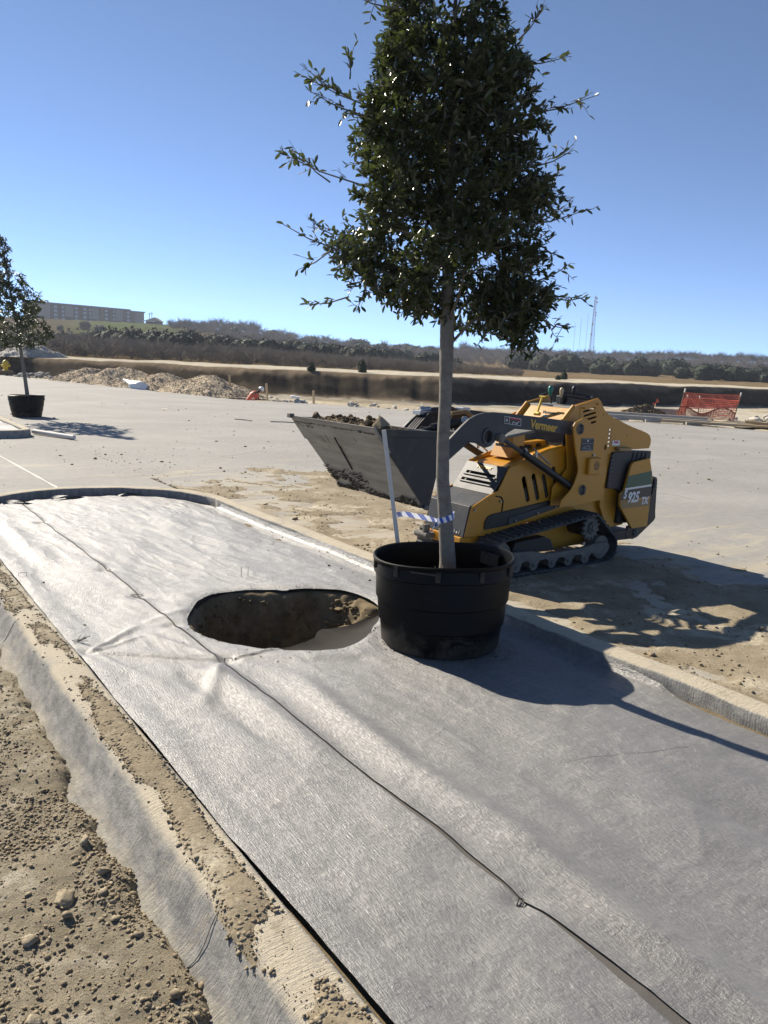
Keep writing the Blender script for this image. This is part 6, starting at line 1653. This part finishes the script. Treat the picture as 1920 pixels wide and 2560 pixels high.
    mb = MB(); mb.cyl((-0.32, 0, 0.68), (0.32, 0, 0.68), 0.09, 10); mb.cyl((0, -0.32, 0.62), (0, 0, 0.62), 0.11, 10); mb.build("nozzle", 'brightyellow', root)
    mb = MB(); mb.box((-0.5, -0.25, 0), (0.45, 0.25, 0.32)); mb.build("base", 'darkclod', root, bevel=0.05)
    rubble(-28.9, 57.2, 0.5, 0.25, 24, 11, "dark debris round the yellow hydrant", 'darkclod', s=(0.08, 0.22))
    # boards, forms, sand at the right-hand slab edge
    r = random.Random(2)
    bl = [((7.2, 33.0), (13.6, 30.2), 0.12, "longest grey board along the slab edge, behind the loader"), ((8.0, 32.3), (12.6, 30.3), 0.16, "grey board stacked on the slab edge boards, right in front"), ((8.4, 33.2), (12.9, 31.3), 0.2, "weathered plank lying at the back of the slab edge boards"),
          ((11.8, 31.4), (15.4, 29.7), 0.13, "brown board under the orange fence"), ((10.8, 30.6), (14.6, 28.95), 0.05, "thin long lath lying along the slab in front of the boards"), ((14.1, 30.5), (14.9, 29.35), 0.1, "short dark board lying askew near the sand")]
    for i, (a, b, w, lab) in enumerate(bl):
        mb = MB(); z = 0.10 + 0.05 * (i % 3); mb.bar((*a, z), (*b, z - 0.02), 0.22, w); o = mb.build("board", 'wood' if i in (3, 4) else ('darkclod' if i == 5 else 'woodgrey'), bevel=0.01); tag(o, lab, "board", "boards along the slab edge")
    for i, t in enumerate((0.1, 0.3, 0.5, 0.75)):
        mb = MB(); mb.box((-0.3, -0.18, 0), (0.3, 0.18, 0.1)); o = mb.build("support_block", 'woodgrey', loc=(7.8 + 5.6 * t, 32.4 - 2.5 * t, 0)); tag(o, ("short grey block under the boards, first from the loader", "short grey block under the boards, second from the loader", "short grey block under the boards, third from the loader", "short grey block under the boards, last before the orange fence")[i], "block", "blocks under the boards")
    us = np.linspace(-1, 1, 30); P, F, A, B = grid(us, us, lambda a, b: np.stack([a * 2.2, b * 0.9, 0.14 * np.clip(1 - np.hypot(a, b) + 0.3 * (fbm(a * 4, b * 4, 3, 3) - .5), -0.1, 0.5)], -1))
    o = mesh_obj("sand_heap", P, F, 'dirt', smooth=True, loc=(15.9, 30.3, 0)); o.rotation_euler = (0, 0, R(-25)); tag(o, "low spread of tan sand at the right edge by the boards", "sand")
    mb = MB(); mb.box((-0.9, -0.35, 0), (0.9, 0.35, 0.36)); o = mb.build("concrete_form", 'gravel_grey', bevel=0.02, loc=(13.0, 37.4, 0.0)); o.rotation_euler = (0, 0, R(-30)); tag(o, "low pale concrete block left of the orange fence", "concrete block")
    # pink flagged lath
    root = empty("survey_flag", (12.95, 37.9, 0)); tag(root, "thin lath with a bright pink ribbon beside the soil heap", "survey flag")
    mb = MB(); mb.bar((0, 0, -0.1), (0.05, 0, 0.62), 0.04, 0.02); mb.build("lath", 'wood', root)
    V = [(0.05, -0.02, 0.74), (0.16, -0.05, 0.72), (0.18, -0.03, 0.60), (0.05, -0.02, 0.62), (-0.12, -0.04, 0.55), (-0.10, -0.04, 0.48), (0.05, -0.02, 0.52), (0.12, 0.03, 0.82), (0.18, 0.0, 0.68)]
    mesh_obj("ribbon", V, [(0, 1, 2, 3), (3, 4, 5, 6), (0, 7, 8, 1)], 'orange', root)
    # orange safety fence round an inlet
    root = empty("safety_fence", (14.55, 36.6, 0)); tag(root, "orange plastic mesh safety fence slung on leaning stakes", "fence")
    corners = [(-1.30, -0.9, 0.30, 1.25), (1.32, -0.95, 0.32, 1.17), (-0.15, 1.0, 0.03, 1.05), (0.75, 1.0, 0.05, 1.05)]
    CP = [Vector((-1.30, -0.9, 0)), Vector((1.32, -0.95, 0)), Vector((0.95, 1.0, 0)), Vector((-0.95, 1.0, 0))]
    for x, y, l, h in ((-1.28, -0.9, 0.26, 1.32), (1.30, -0.95, 0.22, 1.24), (-0.22, 0.9, 0.02, 1.02), (0.40, 0.9, 0.0, 1.0)):
        mb = MB(); mb.bar((x, y, -0.1), (x + l, y, h), 0.035, 0.035); q = mb.build("post", 'darkclod', root)
        mb = MB(); mb.bar((x + l * 0.88, y, h * 0.89), (x + l, y, h + 0.04), 0.05, 0.05); mb.build("cap", 'stake', q)
    def net(p, q, lp_, lq, h0, h1, nx, ny, name, mat, sag=0.0, slump=0.0):
        p = Vector(p); q = Vector(q); mb = MB()
        def at(a, b):
            x = p.lerp(q, a); l = lp_ + (lq - lp_) * a; z = h0 + (h1 - h0) * b
            z += -sag * math.sin(math.pi * a) * b + slump * b * math.sin(a * 9 + 1) * 0.5
            return x + Vector((l * z / 1.2, 0.03 * math.sin(a * 14 + b * 5), z))
        for i in range(nx + 1):
            for j in range(ny): mb.bar(at(i / nx, j / ny), at(i / nx, (j + 1) / ny), 0.018, 0.008)
        for j in range(ny + 1):
            for i in range(nx): mb.bar(at(i / nx, j / ny), at((i + 1) / nx, j / ny), 0.022 if j < ny else 0.05, 0.008, upv=(0, 1, 0))
        mb.build(name, mat, root, fix=False)
    net((-1.28, -0.9, 0), (1.30, -0.95, 0), 0.26, 0.22, 0.48, 1.16, 34, 9, "net", 'orange', 0.03)
    net((-0.22, 0.9, 0), (0.40, 0.9, 0), 0.02, 0.0, 0.4, 0.86, 9, 6, "net", 'orange', 0.0)
    net((-1.28, -0.9, 0), (-0.22, 0.9, 0), 0.26, 0.02, 0.1, 0.9, 18, 9, "net", 'orange', 0.0)
    net((1.30, -0.95, 0), (0.40, 0.9, 0), 0.22, 0.0, 0.1, 0.9, 14, 9, "net", 'orange', 0.0)
    net((-1.32, -0.98, 0), (1.28, -1.03, 0), 0.2, 0.2, 0.02, 0.40, 46, 9, "slumped_net", 'netdark', 0.0, 0.30)
    mb = MB()
    # slanting pole at the right edge
    mb = MB(); mb.tube([(27.2, 56.0, 2.9), (29.4, 56.5, 0.1)], 0.09, 6); tag(mb.build("leaning_pole", 'woodgrey'), "pale pole leaning at the right edge in front of the cut bank", "pole")
build_yard()

# ------------------------------------------------------------------ worker in the trench
def build_worker():
    x, y = -6.35, 36.75; z = tz(x, y)
    root = empty("person", (x, y, z)); tag(root, "person in an orange vest and white hard hat bending down in the trench", "person", None)
    top = 1.30
    J = {'pelvis': (-0.28, 0.1, 0.62), 'spine': (-0.16, 0.05, 0.86), 'chest': (0.0, 0.0, 1.08), 'neck': (0.14, -0.02, 1.20), 'head': (0.24, -0.03, 1.27), 'crown': (0.33, -0.03, 1.30),
         'hipL': (-0.28, -0.02, 0.58), 'kneeL': (-0.02, -0.08, 0.40), 'ankL': (-0.22, -0.08, 0.08), 'toeL': (-0.05, -0.09, 0.03), 'hipR': (-0.28, 0.22, 0.58), 'kneeR': (0.05, 0.26, 0.42), 'ankR': (-0.12, 0.26, 0.08), 'toeR': (0.05, 0.27, 0.03),
         'shL': (0.02, -0.20, 1.08), 'elL': (0.10, -0.26, 0.84), 'wrL': (0.28, -0.20, 0.66), 'haL': (0.34, -0.19, 0.58), 'shR': (0.02, 0.20, 1.08), 'elR': (0.14, 0.26, 0.86), 'wrR': (0.34, 0.20, 0.70), 'haR': (0.40, 0.19, 0.62)}
    E_ = [('pelvis', 'spine'), ('spine', 'chest'), ('chest', 'neck'), ('neck', 'head'), ('head', 'crown'), ('pelvis', 'hipL'), ('hipL', 'kneeL'), ('kneeL', 'ankL'), ('ankL', 'toeL'), ('pelvis', 'hipR'), ('hipR', 'kneeR'), ('kneeR', 'ankR'), ('ankR', 'toeR'), ('chest', 'shL'), ('shL', 'elL'), ('elL', 'wrL'), ('wrL', 'haL'), ('chest', 'shR'), ('shR', 'elR'), ('elR', 'wrR'), ('wrR', 'haR')]
    RAD = {'pelvis': .15, 'spine': .14, 'chest': .15, 'neck': .06, 'head': .095, 'crown': .085, 'hip': .10, 'knee': .07, 'ank': .05, 'toe': .045, 'sh': .07, 'el': .05, 'wr': .035, 'ha': .04}
    names = list(J)
    for bi in range(5):
        pass
    # fingers
    for S, sy in (('L', -1), ('R', 1)):
        h = Vector(J['ha' + S])
        for k in range(4):
            nm = f'f{S}{k}'; J[nm] = tuple(h + Vector((0.05 + 0.01 * (k % 3), (k - 1.5) * 0.022, -0.055))); names.append(nm); E_.append(('ha' + S, nm)); RAD[nm] = 0.011
        nm = 't' + S; J[nm] = tuple(h + Vector((0.0, -0.05 * sy, -0.03))); names.append(nm); E_.append(('wr' + S, nm)); RAD[nm] = 0.012
    idx = {n: i for i, n in enumerate(names)}
    me = bpy.data.meshes.new("body"); me.from_pydata([J[n] for n in names], [(idx[a], idx[b]) for a, b in E_], []); me.materials.append(MAT['shirt'])
    o = link(bpy.data.objects.new("body", me), root)
    md = o.modifiers.new("skin", 'SKIN'); md.use_smooth_shade = True
    def rad(n): return RAD.get(n) or RAD.get(n[:-1], 0.05)
    for n in names:
        v = me.skin_vertices[0].data[idx[n]]; v.radius = (rad(n), rad(n)); v.use_root = (n == 'pelvis')
    s = o.modifiers.new("sub", 'SUBSURF'); s.levels = 1; s.render_levels = 2
    # vest wraps the torso
    mb = MB(); ring = 16
    secs = [((-0.30, 0.08, 0.66), 0.21), ((-0.18, 0.05, 0.84), 0.20), ((-0.04, 0.0, 1.02), 0.215), ((0.06, 0.0, 1.12), 0.18), ((0.12, 0.0, 1.17), 0.10)]
    mb.tube([s_[0] for s_ in secs], [s_[1] for s_ in secs], ring, cap=False); ve = mb.build("vest", 'orange', root, smooth=True, fix=False)
    for sx in (-1, 1):
        mb = MB(); mb.tube([(0.02, 0.19 * sx, 1.08), (0.06, 0.235 * sx, 0.96), (0.10, 0.265 * sx, 0.86)], [0.085, 0.07, 0.062], 10, cap=False); mb.build("sleeve", 'orange', root, smooth=True, fix=False)
    mb = MB(); mb.tube([(-0.34, 0.1, 0.60), (-0.26, 0.09, 0.70)], [0.18, 0.17], 12); mb.build("belt", 'denim', root, smooth=True)
    for sx, hp_, kn, an in ((-1, (-0.28, -0.02, 0.58), (-0.02, -0.08, 0.40), (-0.22, -0.08, 0.10)), (1, (-0.28, 0.22, 0.58), (0.05, 0.26, 0.42), (-0.12, 0.26, 0.10))):
        mb = MB(); mb.tube([hp_, kn, an], [0.115, 0.085, 0.065], 10); mb.build("trouser_leg", 'denim', root, smooth=True)
    # face details and hard hat
    hd = Vector((0.28, -0.03, 1.28))
    mb = MB(); mb.lathe([(0.002, 0.135), (0.05, 0.128), (0.095, 0.10), (0.122, 0.05), (0.13, 0.0), (0.17, -0.012), (0.17, -0.02), (0.125, -0.016)], 18)
    q = mb.build("hard_hat", 'hat', root, smooth=True, loc=hd + Vector((0.03, 0, 0.05))); q.rotation_euler = (0, R(38), 0)
    mb = MB(); mb.tube([hd + Vector((0.02, 0, -0.02)), hd + Vector((0.10, 0, -0.06))], [0.09, 0.075], 12); mb.build("face", 'skin', root, smooth=True)
    mb = MB(); mb.tube([hd + Vector((0.14, 0, -0.02)), hd + Vector((0.175, 0, -0.06))], [0.018, 0.022], 6); mb.build("nose", 'skin', root, smooth=True)
    for sx in (-1, 1):
        mb = MB(); mb.tube([hd + Vector((0.15, 0.035 * sx, -0.02)), hd + Vector((0.165, 0.035 * sx, -0.02))], 0.012, 6); mb.build("eye", 'black', root)
        mb = MB(); mb.tube([hd + Vector((0.0, 0.09 * sx, -0.04)), hd + Vector((0.02, 0.105 * sx, -0.05))], 0.025, 8); mb.build("ear", 'skin', root)
build_worker()

# ------------------------------------------------------------------ thin winter haze
def build_haze():
    mb = MB(); mb.box((-900, -900, -12), (900, 900, 66)); o = mb.build("haze", None)
    m = bpy.data.materials.new("haze"); m.use_nodes = True; t = m.node_tree; t.nodes.clear()
    out = t.nodes.new("ShaderNodeOutputMaterial"); v = t.nodes.new("ShaderNodeVolumePrincipled")
    v.inputs["Color"].default_value = (0.80, 0.87, 1.0, 1); v.inputs["Density"].default_value = HAZE; v.inputs["Anisotropy"].default_value = 0.2
    t.links.new(v.outputs[0], out.inputs["Volume"]); o.data.materials.append(m)
    tag(o, "thin pale winter haze over the whole site", None, None, 'stuff')
HAZE = 0.00035
build_haze()

# ================================================================== FAR HILLSIDE
def crown_mesh(name, seed, mat, conical=False):
    r = np.random.default_rng(seed); b = ico(2); v, f = b; v = v.copy()
    nz = fbm(v[:, 0] * 2 + seed, v[:, 1] * 2 + v[:, 2] * 1.7, seed, 3); v = v * (0.72 + 0.35 * nz)[:, None]
    if conical: v[:, :2] *= (1.05 - 0.6 * (v[:, 2:3] + 1) / 2)
    P = [v]; F = [f]; off = len(v)
    n = 420; d = r.normal(size=(n, 3)); d /= np.linalg.norm(d, axis=1, keepdims=True)
    nz = fbm(d[:, 0] * 2 + seed, d[:, 1] * 2 + d[:, 2] * 1.7, seed, 3)
    rad = (0.74 + 0.36 * nz) * r.uniform(0.86, 1.12, n); c = d * rad[:, None]
    if conical: c[:, :2] *= (1.05 - 0.6 * (c[:, 2:3] + 1) / 2)
    t = r.normal(size=(n, 3, 3)) * 0.09
    P.append((c[:, None, :] + t).reshape(-1, 3)); F.append(np.arange(n * 3).reshape(-1, 3) + off)
    v = np.concatenate(P); f = np.concatenate(F)
    me = bpy.data.meshes.new(name); me.from_pydata(v.tolist(), [], f.tolist()); me.materials.append(MAT[mat]); return me
def bare_mesh(name, seed, mat, n=34, spread=0.5, thick=0.010, low=0.12, sub=9):
    r = np.random.default_rng(seed); mb = MB()
    mb.tube([(0, 0, 0), (0.02, 0, 0.3), (0, 0.02, 0.55)], [thick * 2.4, thick * 1.8, thick], 4, cap=False)
    for k in range(n):
        a = r.uniform(0, 6.283); h = r.uniform(low, 0.5); L = r.uniform(0.25, 0.55)
        p0 = Vector((0, 0, h)); e = Vector((math.cos(a) * spread * L * 1.5, math.sin(a) * spread * L * 1.5, h + L * r.uniform(0.5, 1.0)))
        mb.tube([p0, e], [thick, thick * 0.5], 3, cap=False)
        for q in range(sub):
            s = p0.lerp(e, r.uniform(0.3, 1.0)); d = Vector(r.normal(size=3)) * 0.10 + (e - p0) * 0.25 + Vector((0, 0, 0.04)); mb.tube([s, s + d], [thick * 0.5, thick * 0.25], 3, cap=False)
    me = bpy.data.meshes.new(name); me.from_pydata(mb.v, [], mb.f); me.materials.append(MAT[mat]); return me
def build_hillside():
    cm = [crown_mesh("cedar_crown", s, 'cedar') for s in range(6)]; cc = [crown_mesh("cedar_cone", s + 10, 'cedar', True) for s in range(2)]
    r = np.random.default_rng(17)
    L = []
    # (px, py of the base, height px, width px) read off the photograph, then set on the slope
    L += [(213, 822, 16, 20), (251, 828, 14, 22), (150, 824, 10, 12), (172, 824, 5, 5), (194, 824, 5, 5), (209, 825, 6, 6)]
    for x, b, h, w in ((130, 858, 24, 34), (150, 860, 27, 34), (172, 860, 26, 36), (195, 858, 18, 28), (212, 858, 22, 30), (232, 856, 26, 32), (258, 868, 34, 38), (278, 870, 44, 46), (300, 872, 36, 42), (316, 872, 34, 40), (332, 872, 44, 46), (356, 874, 36, 44), (376, 874, 40, 46), (398, 878, 48, 48), (420, 880, 42, 44), (445, 882, 44, 46), (468, 882, 38, 40), (486, 880, 46, 40), (470, 870, 40, 36), (505, 868, 26, 34), (522, 872, 30, 36), (548, 882, 40, 44), (575, 884, 36, 42), (598, 886, 34, 40), (622, 888, 36, 44), (645, 888, 34, 42), (668, 890, 38, 46), (690, 892, 36, 44), (714, 894, 36, 46), (738, 896, 38, 46), (762, 898, 34, 44), (788, 900, 36, 46), (812, 902, 36, 46), (840, 902, 36, 46), (866, 905, 36, 44), (890, 908, 38, 46), (915, 909, 36, 44), (940, 910, 36, 44), (965, 909, 34, 44), (990, 908, 32, 42), (1012, 908, 30, 36), (1060, 918, 34, 40), (1080, 919, 32, 36), (1135, 920, 24, 30), (1152, 921, 14, 22), (700, 902, 14, 22), (590, 894, 10, 10)):
        L.append((x, b, h, w))
    for k in range(34): x = r.uniform(500, 1020); L.append((x, 868 + (x - 500) * 0.052 + r.uniform(-6, 4), r.uniform(18, 28), r.uniform(26, 38)))
    for x, b, h, w in ((585, 838, 18, 24), (680, 844, 18, 28), (715, 848, 12, 24), (780, 858, 16, 30), (885, 870, 22, 34), (905, 872, 22, 34), (928, 872, 20, 34), (945, 872, 16, 26), (990, 880, 18, 34), (1012, 881, 20, 36), (1035, 882, 18, 30), (1055, 884, 14, 24), (1075, 884, 18, 28)): L.append((x, b, h, w))
    for x in np.arange(1290, 1712, 17): L.append((x + r.uniform(-4, 4), 922 + (x - 1290) * 0.044 + r.uniform(-3, 3), r.uniform(26, 38), r.uniform(32, 46)))
    for x in np.arange(1705, 1935, 18): L.append((x, 944 + (x - 1705) * 0.04 + r.uniform(-2, 4), r.uniform(20, 34), r.uniform(30, 44)))
    for x, h in ((1790, 14), (1803, 10), (1835, 10), (1848, 12), (1862, 9), (1640, 16), (1500, 14), (1560, 12), (1600, 14)): L.append((x, 921 + (x - 1700) * 0.05, h, h * 1.3))
    con = [(906, 930, 28, 22), (1409, 947, 17, 18), (1395, 948, 10, 14), (778, 926, 15, 22), (1240, 932, 10, 14)]
    n = 0
    for i, (px, py, h, w) in enumerate(L + con):
        p, d = on_ground(px, py + 1.5); hm, wm = h * d / 1955, w * d / 1955
        me = cc[i % 2] if i >= len(L) else cm[i % 6]
        o = link(bpy.data.objects.new("cedar_tree", me)); o.location = p + Vector((0, 0, hm * 0.46)); o.scale = (wm * 0.66, wm * 0.66, hm * 0.70); o.rotation_euler = (0, 0, r.uniform(0, 6.28))
        tag(o, "dark green cedar in the evergreen belt across the far hillside", "tree", "cedars on the far hillside")
    bm_ = [bare_mesh("bare_tree", s, 'bare', 60, 0.5, 0.008, 0.06, 11) for s in range(5)]
    B = [(x, 822 + (x - 430) * 0.02 + r.uniform(-4, 4), r.uniform(18, 30), 30) for x in np.arange(428, 640, 7)]
    B += [(612, 832, 24, 26), (643, 835, 26, 32), (690, 842, 16, 26), (735, 848, 14, 20), (815, 858, 24, 32), (832, 862, 16, 22), (960, 874, 26, 26), (972, 874, 18, 24), (1040, 876, 14, 20), (1160, 884, 34, 36), (1182, 886, 28, 30), (1200, 888, 22, 26)]
    B += [(x, 882 + (x - 1100) * 0.020 + r.uniform(-3, 5), r.uniform(14, 24), 28) for x in np.arange(1100, 1930, 9)]
    B += [(x, 860 + (x - 640) * 0.05 + r.uniform(-4, 6), r.uniform(14, 22), 26) for x in np.arange(560, 880, 11)]
    for i, (px, py, h, w) in enumerate(B):
        p, d = on_ground(px, py + 2, 44, 420); hm, wm = h * d / 1955, w * d / 1955
        o = link(bpy.data.objects.new("bare_tree", bm_[i % 5])); o.location = p; o.scale = (wm * 0.95, wm * 0.95, hm * 1.05); o.rotation_euler = (0, 0, r.uniform(0, 6.28))
        tag(o, "leafless grey brown tree in the winter woods along the skyline", "tree", "bare trees along the skyline")
    # brush belts: masses nobody could count
    bs = []
    for q in range(6):
        me = bare_mesh("b", 40 + q, 'brush', 24, 0.8, 0.013, 0.0, 6); v = np.array([t.co[:] for t in me.vertices]); f = np.array([p.vertices[:] for p in me.polygons if len(p.vertices) == 4]); bs.append((v, f)); bpy.data.meshes.remove(me)
    def belt(name, label, mat, count, pick):
        V = []; F = []; off = 0
        for k in range(count):
            got = pick()
            if got is None: continue
            az, dd, h = got
            x, y = dd * math.sin(az), dd * math.cos(az); w = h * r.uniform(0.9, 1.5)
            v, f = bs[k % 6]; a = r.uniform(0, 6.28); c, s_ = math.cos(a), math.sin(a)
            V.append(np.stack([(v[:, 0] * c - v[:, 1] * s_) * w + x, (v[:, 0] * s_ + v[:, 1] * c) * w + y, v[:, 2] * h * 1.1 + tz(x, y) - 0.1], -1)); F.append(f + off); off += len(v)
        tag(mesh_obj(name, np.concatenate(V), np.concatenate(F), mat), label, None, None, 'stuff')
    def near_():
        az = r.uniform(R(-31), R(9.5)); dd = float(bank_d(np.array([az]))[0]) + 14 + 95 * r.random() ** 0.8
        return az, dd, r.uniform(0.7, 1.35) * np.interp(dd, [60, 150], [1.0, 1.7]) * np.interp(az, [R(-26), R(0), R(9)], [1.15, 0.85, 0.5])
    belt("brush", "leafless grey brown brush covering the slope beyond the dirt road", 'brush', 1700, near_)
    def ridge_():
        az = r.uniform(R(-14.5), R(30)); dd = r.uniform(240, 425)
        if az < R(-12.5) and dd < 330: return None
        return az, dd, r.uniform(2.0, 3.8) * np.interp(dd, [240, 420], [0.7, 1.15])
    belt("winter_woods", "hazy leafless woods covering the far ridge", 'bare', 1500, ridge_)
build_hillside()

def build_building():
    D = 430.0
    a0, a1 = bearing_of(88), bearing_of(361)
    pA = Vector((math.sin(a0), math.cos(a0), 0)) * (D - 8); pB = Vector((math.sin(a1), math.cos(a1), 0)) * (D + 14)
    zA = 1.65 + 78 * D / 1955; zB = 1.65 + 77 * D / 1955
    z0 = min(tz(pA.x, pA.y), tz(pB.x, pB.y)) - 0.5
    base = (zA + zB) / 2
    root = empty("apartment_building", (pA.x, pA.y, 0)); d = (pB - pA); L = d.length; root.rotation_euler = (0, 0, math.atan2(d.y, d.x))
    tag(root, "long brown four storey apartment building on the hilltop at the left", "building")
    H = 8.4; zb = base - 1.0
    MB().box((0, 0, z0 - 2), (L, 14, zb + H)).build("wall", 'wall', root)
    seg = [(0.0, .13, 'panel'), (0.13, .235, 'wall'), (.262, .33, 'panel'), (.395, .48, 'wall'), (.50, .565, 'panel'), (.575, .70, 'wall'), (.72, .79, 'panel'), (.79, .90, 'wall'), (.91, .995, 'panel')]
    for a, b, m in seg:
        if m == 'panel': MB().box((L * a, -0.9, zb + (2.6 if a > 0.1 and a < .9 else 0)), (L * b, 0.0, zb + H - 0.25)).build("facade_panel", m, root)
        else:
            w_ = MB().box((L * a, -0.5, zb - 1), (L * b, 0.0, zb + H - 0.4)).build("bay", m, root)
    # windows, each with a frame standing out of its bay
    wm = MB(); wm.box((-0.75, -0.08, -0.55), (0.75, 0.0, 0.55)); w0 = None
    fm = MB(); fm.box((-0.85, -0.05, -0.68), (0.85, 0.0, -0.55)); f0 = None
    for a, b in ((0.135, .23), (.40, .475), (.58, .69), (.795, .89), (.24, .262), (.34, .39), (.485, .5), (.70, .72)):
        n = max(1, int((b - a) * L / 3.2))
        for i in range(n):
            for s in range(4):
                x = L * (a + (b - a) * (i + 0.5) / n); z = zb + 1.3 + s * 1.95
                y = -0.5 if (b - a) > 0.06 else 0.0
                if w0 is None:
                    w0 = wm.build("window", 'glass', root, loc=(x, y, z)); o = w0; f0 = fm.build("sill", 'panel', w0)
                else:
                    o = link(bpy.data.objects.new("window", w0.data), root); o.location = (x, y, z)
                    q = link(bpy.data.objects.new("sill", f0.data), o)
    MB().box((-0.6, -1.3, zb + H - 0.25), (L * 0.86, 15, zb + H + 0.55)).build("roof", 'roof', root)
    MB().box((L * 0.84, -1.0, zb + H - 0.6), (L + 0.4, 15, zb + H - 0.05)).build("roof", 'roof', root)
    # small gabled house
    p, dd = on_ground(386, 813, 200, 560); p = Vector((math.sin(bearing_of(386)), math.cos(bearing_of(386)), 0)) * 415; p.z = 1.65 + 84 * 415 / 1955 - 0.4
    root = empty("house", p); tag(root, "small gable roofed house beside the long hilltop building", "house")
    MB().box((-3.6, -2, -3), (3.6, 3, 1.0)).build("wall", 'wall', root)
    mb = MB(); mb.plate([(-4.4, 1.0), (4.4, 0.9), (1.0, 2.9)], -2.6, 3.4); mb.build("roof", 'panel', root)
    MB().box((-4.6, -4.4, 0.75), (1.6, -2.6, 0.95)).build("porch_roof", 'bag', root)
    for i, (px, h, lab) in enumerate(((375, 26, "left utility pole behind the small gabled house"), (381, 28, "right utility pole behind the small gabled house"))):
        a = bearing_of(px); q = Vector((math.sin(a), math.cos(a), 0)) * 440; q.z = 1.65 + 85 * 440 / 1955 - 1
        mb = MB(); mb.tube([(0, 0, -4), (0, 0, h * 440 / 1955)], 0.16, 6); mb.bar((-1.0, 0, h * 440 / 1955 - 0.8), (1.0, 0, h * 440 / 1955 - 0.8), 0.14, 0.14); o = mb.build("utility_pole", 'twig', loc=q); tag(o, lab, "utility pole", "utility poles by the house")
    # lattice tower and the three thin guyed masts
    a = bearing_of(1471); D = 520; q = Vector((math.sin(a), math.cos(a), 0)) * D; q.z = 1.65 + 42 * D / 1955
    root = empty("radio_tower", q); tag(root, "grey lattice communications tower rising behind the right treeline", "tower")
    Ht = 150 * D / 1955; mb = MB(); w0_, w1_ = 2.1, 0.5; N = 22
    for k in range(3):
        t = k * 2 * math.pi / 3; mb.bar((w0_ * math.cos(t), w0_ * math.sin(t), -4), (w1_ * math.cos(t), w1_ * math.sin(t), Ht), 0.20, 0.20)
    mb.build("legs", 'tower', root)
    mb = MB()
    for i in range(N):
        f0_, f1_ = i / N, (i + 1) / N
        for k in range(3):
            t0, t1 = k * 2 * math.pi / 3, (k + 1) * 2 * math.pi / 3; ra, rb = w0_ + (w1_ - w0_) * f0_, w0_ + (w1_ - w0_) * f1_
            mb.bar((ra * math.cos(t0), ra * math.sin(t0), f0_ * Ht), (rb * math.cos(t1), rb * math.sin(t1), f1_ * Ht), 0.11); mb.bar((ra * math.cos(t0), ra * math.sin(t0), f0_ * Ht), (ra * math.cos(t1), ra * math.sin(t1), f0_ * Ht), 0.11)
    mb.build("lattice", 'tower', root)
    for f_, x, r_ in ((0.96, 0.8, 0.55), (0.90, 1.1, 0.55), (0.74, 0.9, 0.5), (0.70, 0.9, 0.5), (0.56, -0.6, 0.65), (0.40, -0.9, 0.65), (0.20, 1.6, 0.5)):
        mb = MB(); mb.lathe([(r_, 0), (r_ * 0.7, 0.4), (0.1, 0.5)], 12); mb.v = [(v[0] + x, -v[2] - 0.7, v[1]) for v in mb.v]; o = mb.build("dish", 'tower', root, loc=(0, 0, f_ * Ht))
    mb = MB()
    for k in range(9):
        t = k * 2 * math.pi / 9; mb.box((2.6 * math.cos(t) - 0.16, 2.6 * math.sin(t) - 0.12, -1.0), (2.6 * math.cos(t) + 0.16, 2.6 * math.sin(t) + 0.12, 1.0)); mb.bar((0, 0, 0), (2.6 * math.cos(t), 2.6 * math.sin(t), 0), 0.12)
    mb.build("antenna_ring", 'tower', root, loc=(0, 0, Ht * 0.095))
    for px, h, lab in ((1427, 86, "faint thin radio mast farthest left of the lattice tower"), (1441, 98, "faint thin radio mast in the middle of the three"), (1457, 108, "faint thin radio mast closest to the lattice tower")):
        a = bearing_of(px); q = Vector((math.sin(a), math.cos(a), 0)) * 555; q.z = 1.65 + 42 * 555 / 1955; mb = MB(); mb.tube([(0, 0, -3), (0, 0, h * 555 / 1955)], 0.09, 4); o = mb.build("radio_mast", 'tower', loc=q); tag(o, lab, "mast", "thin radio masts")
build_building()
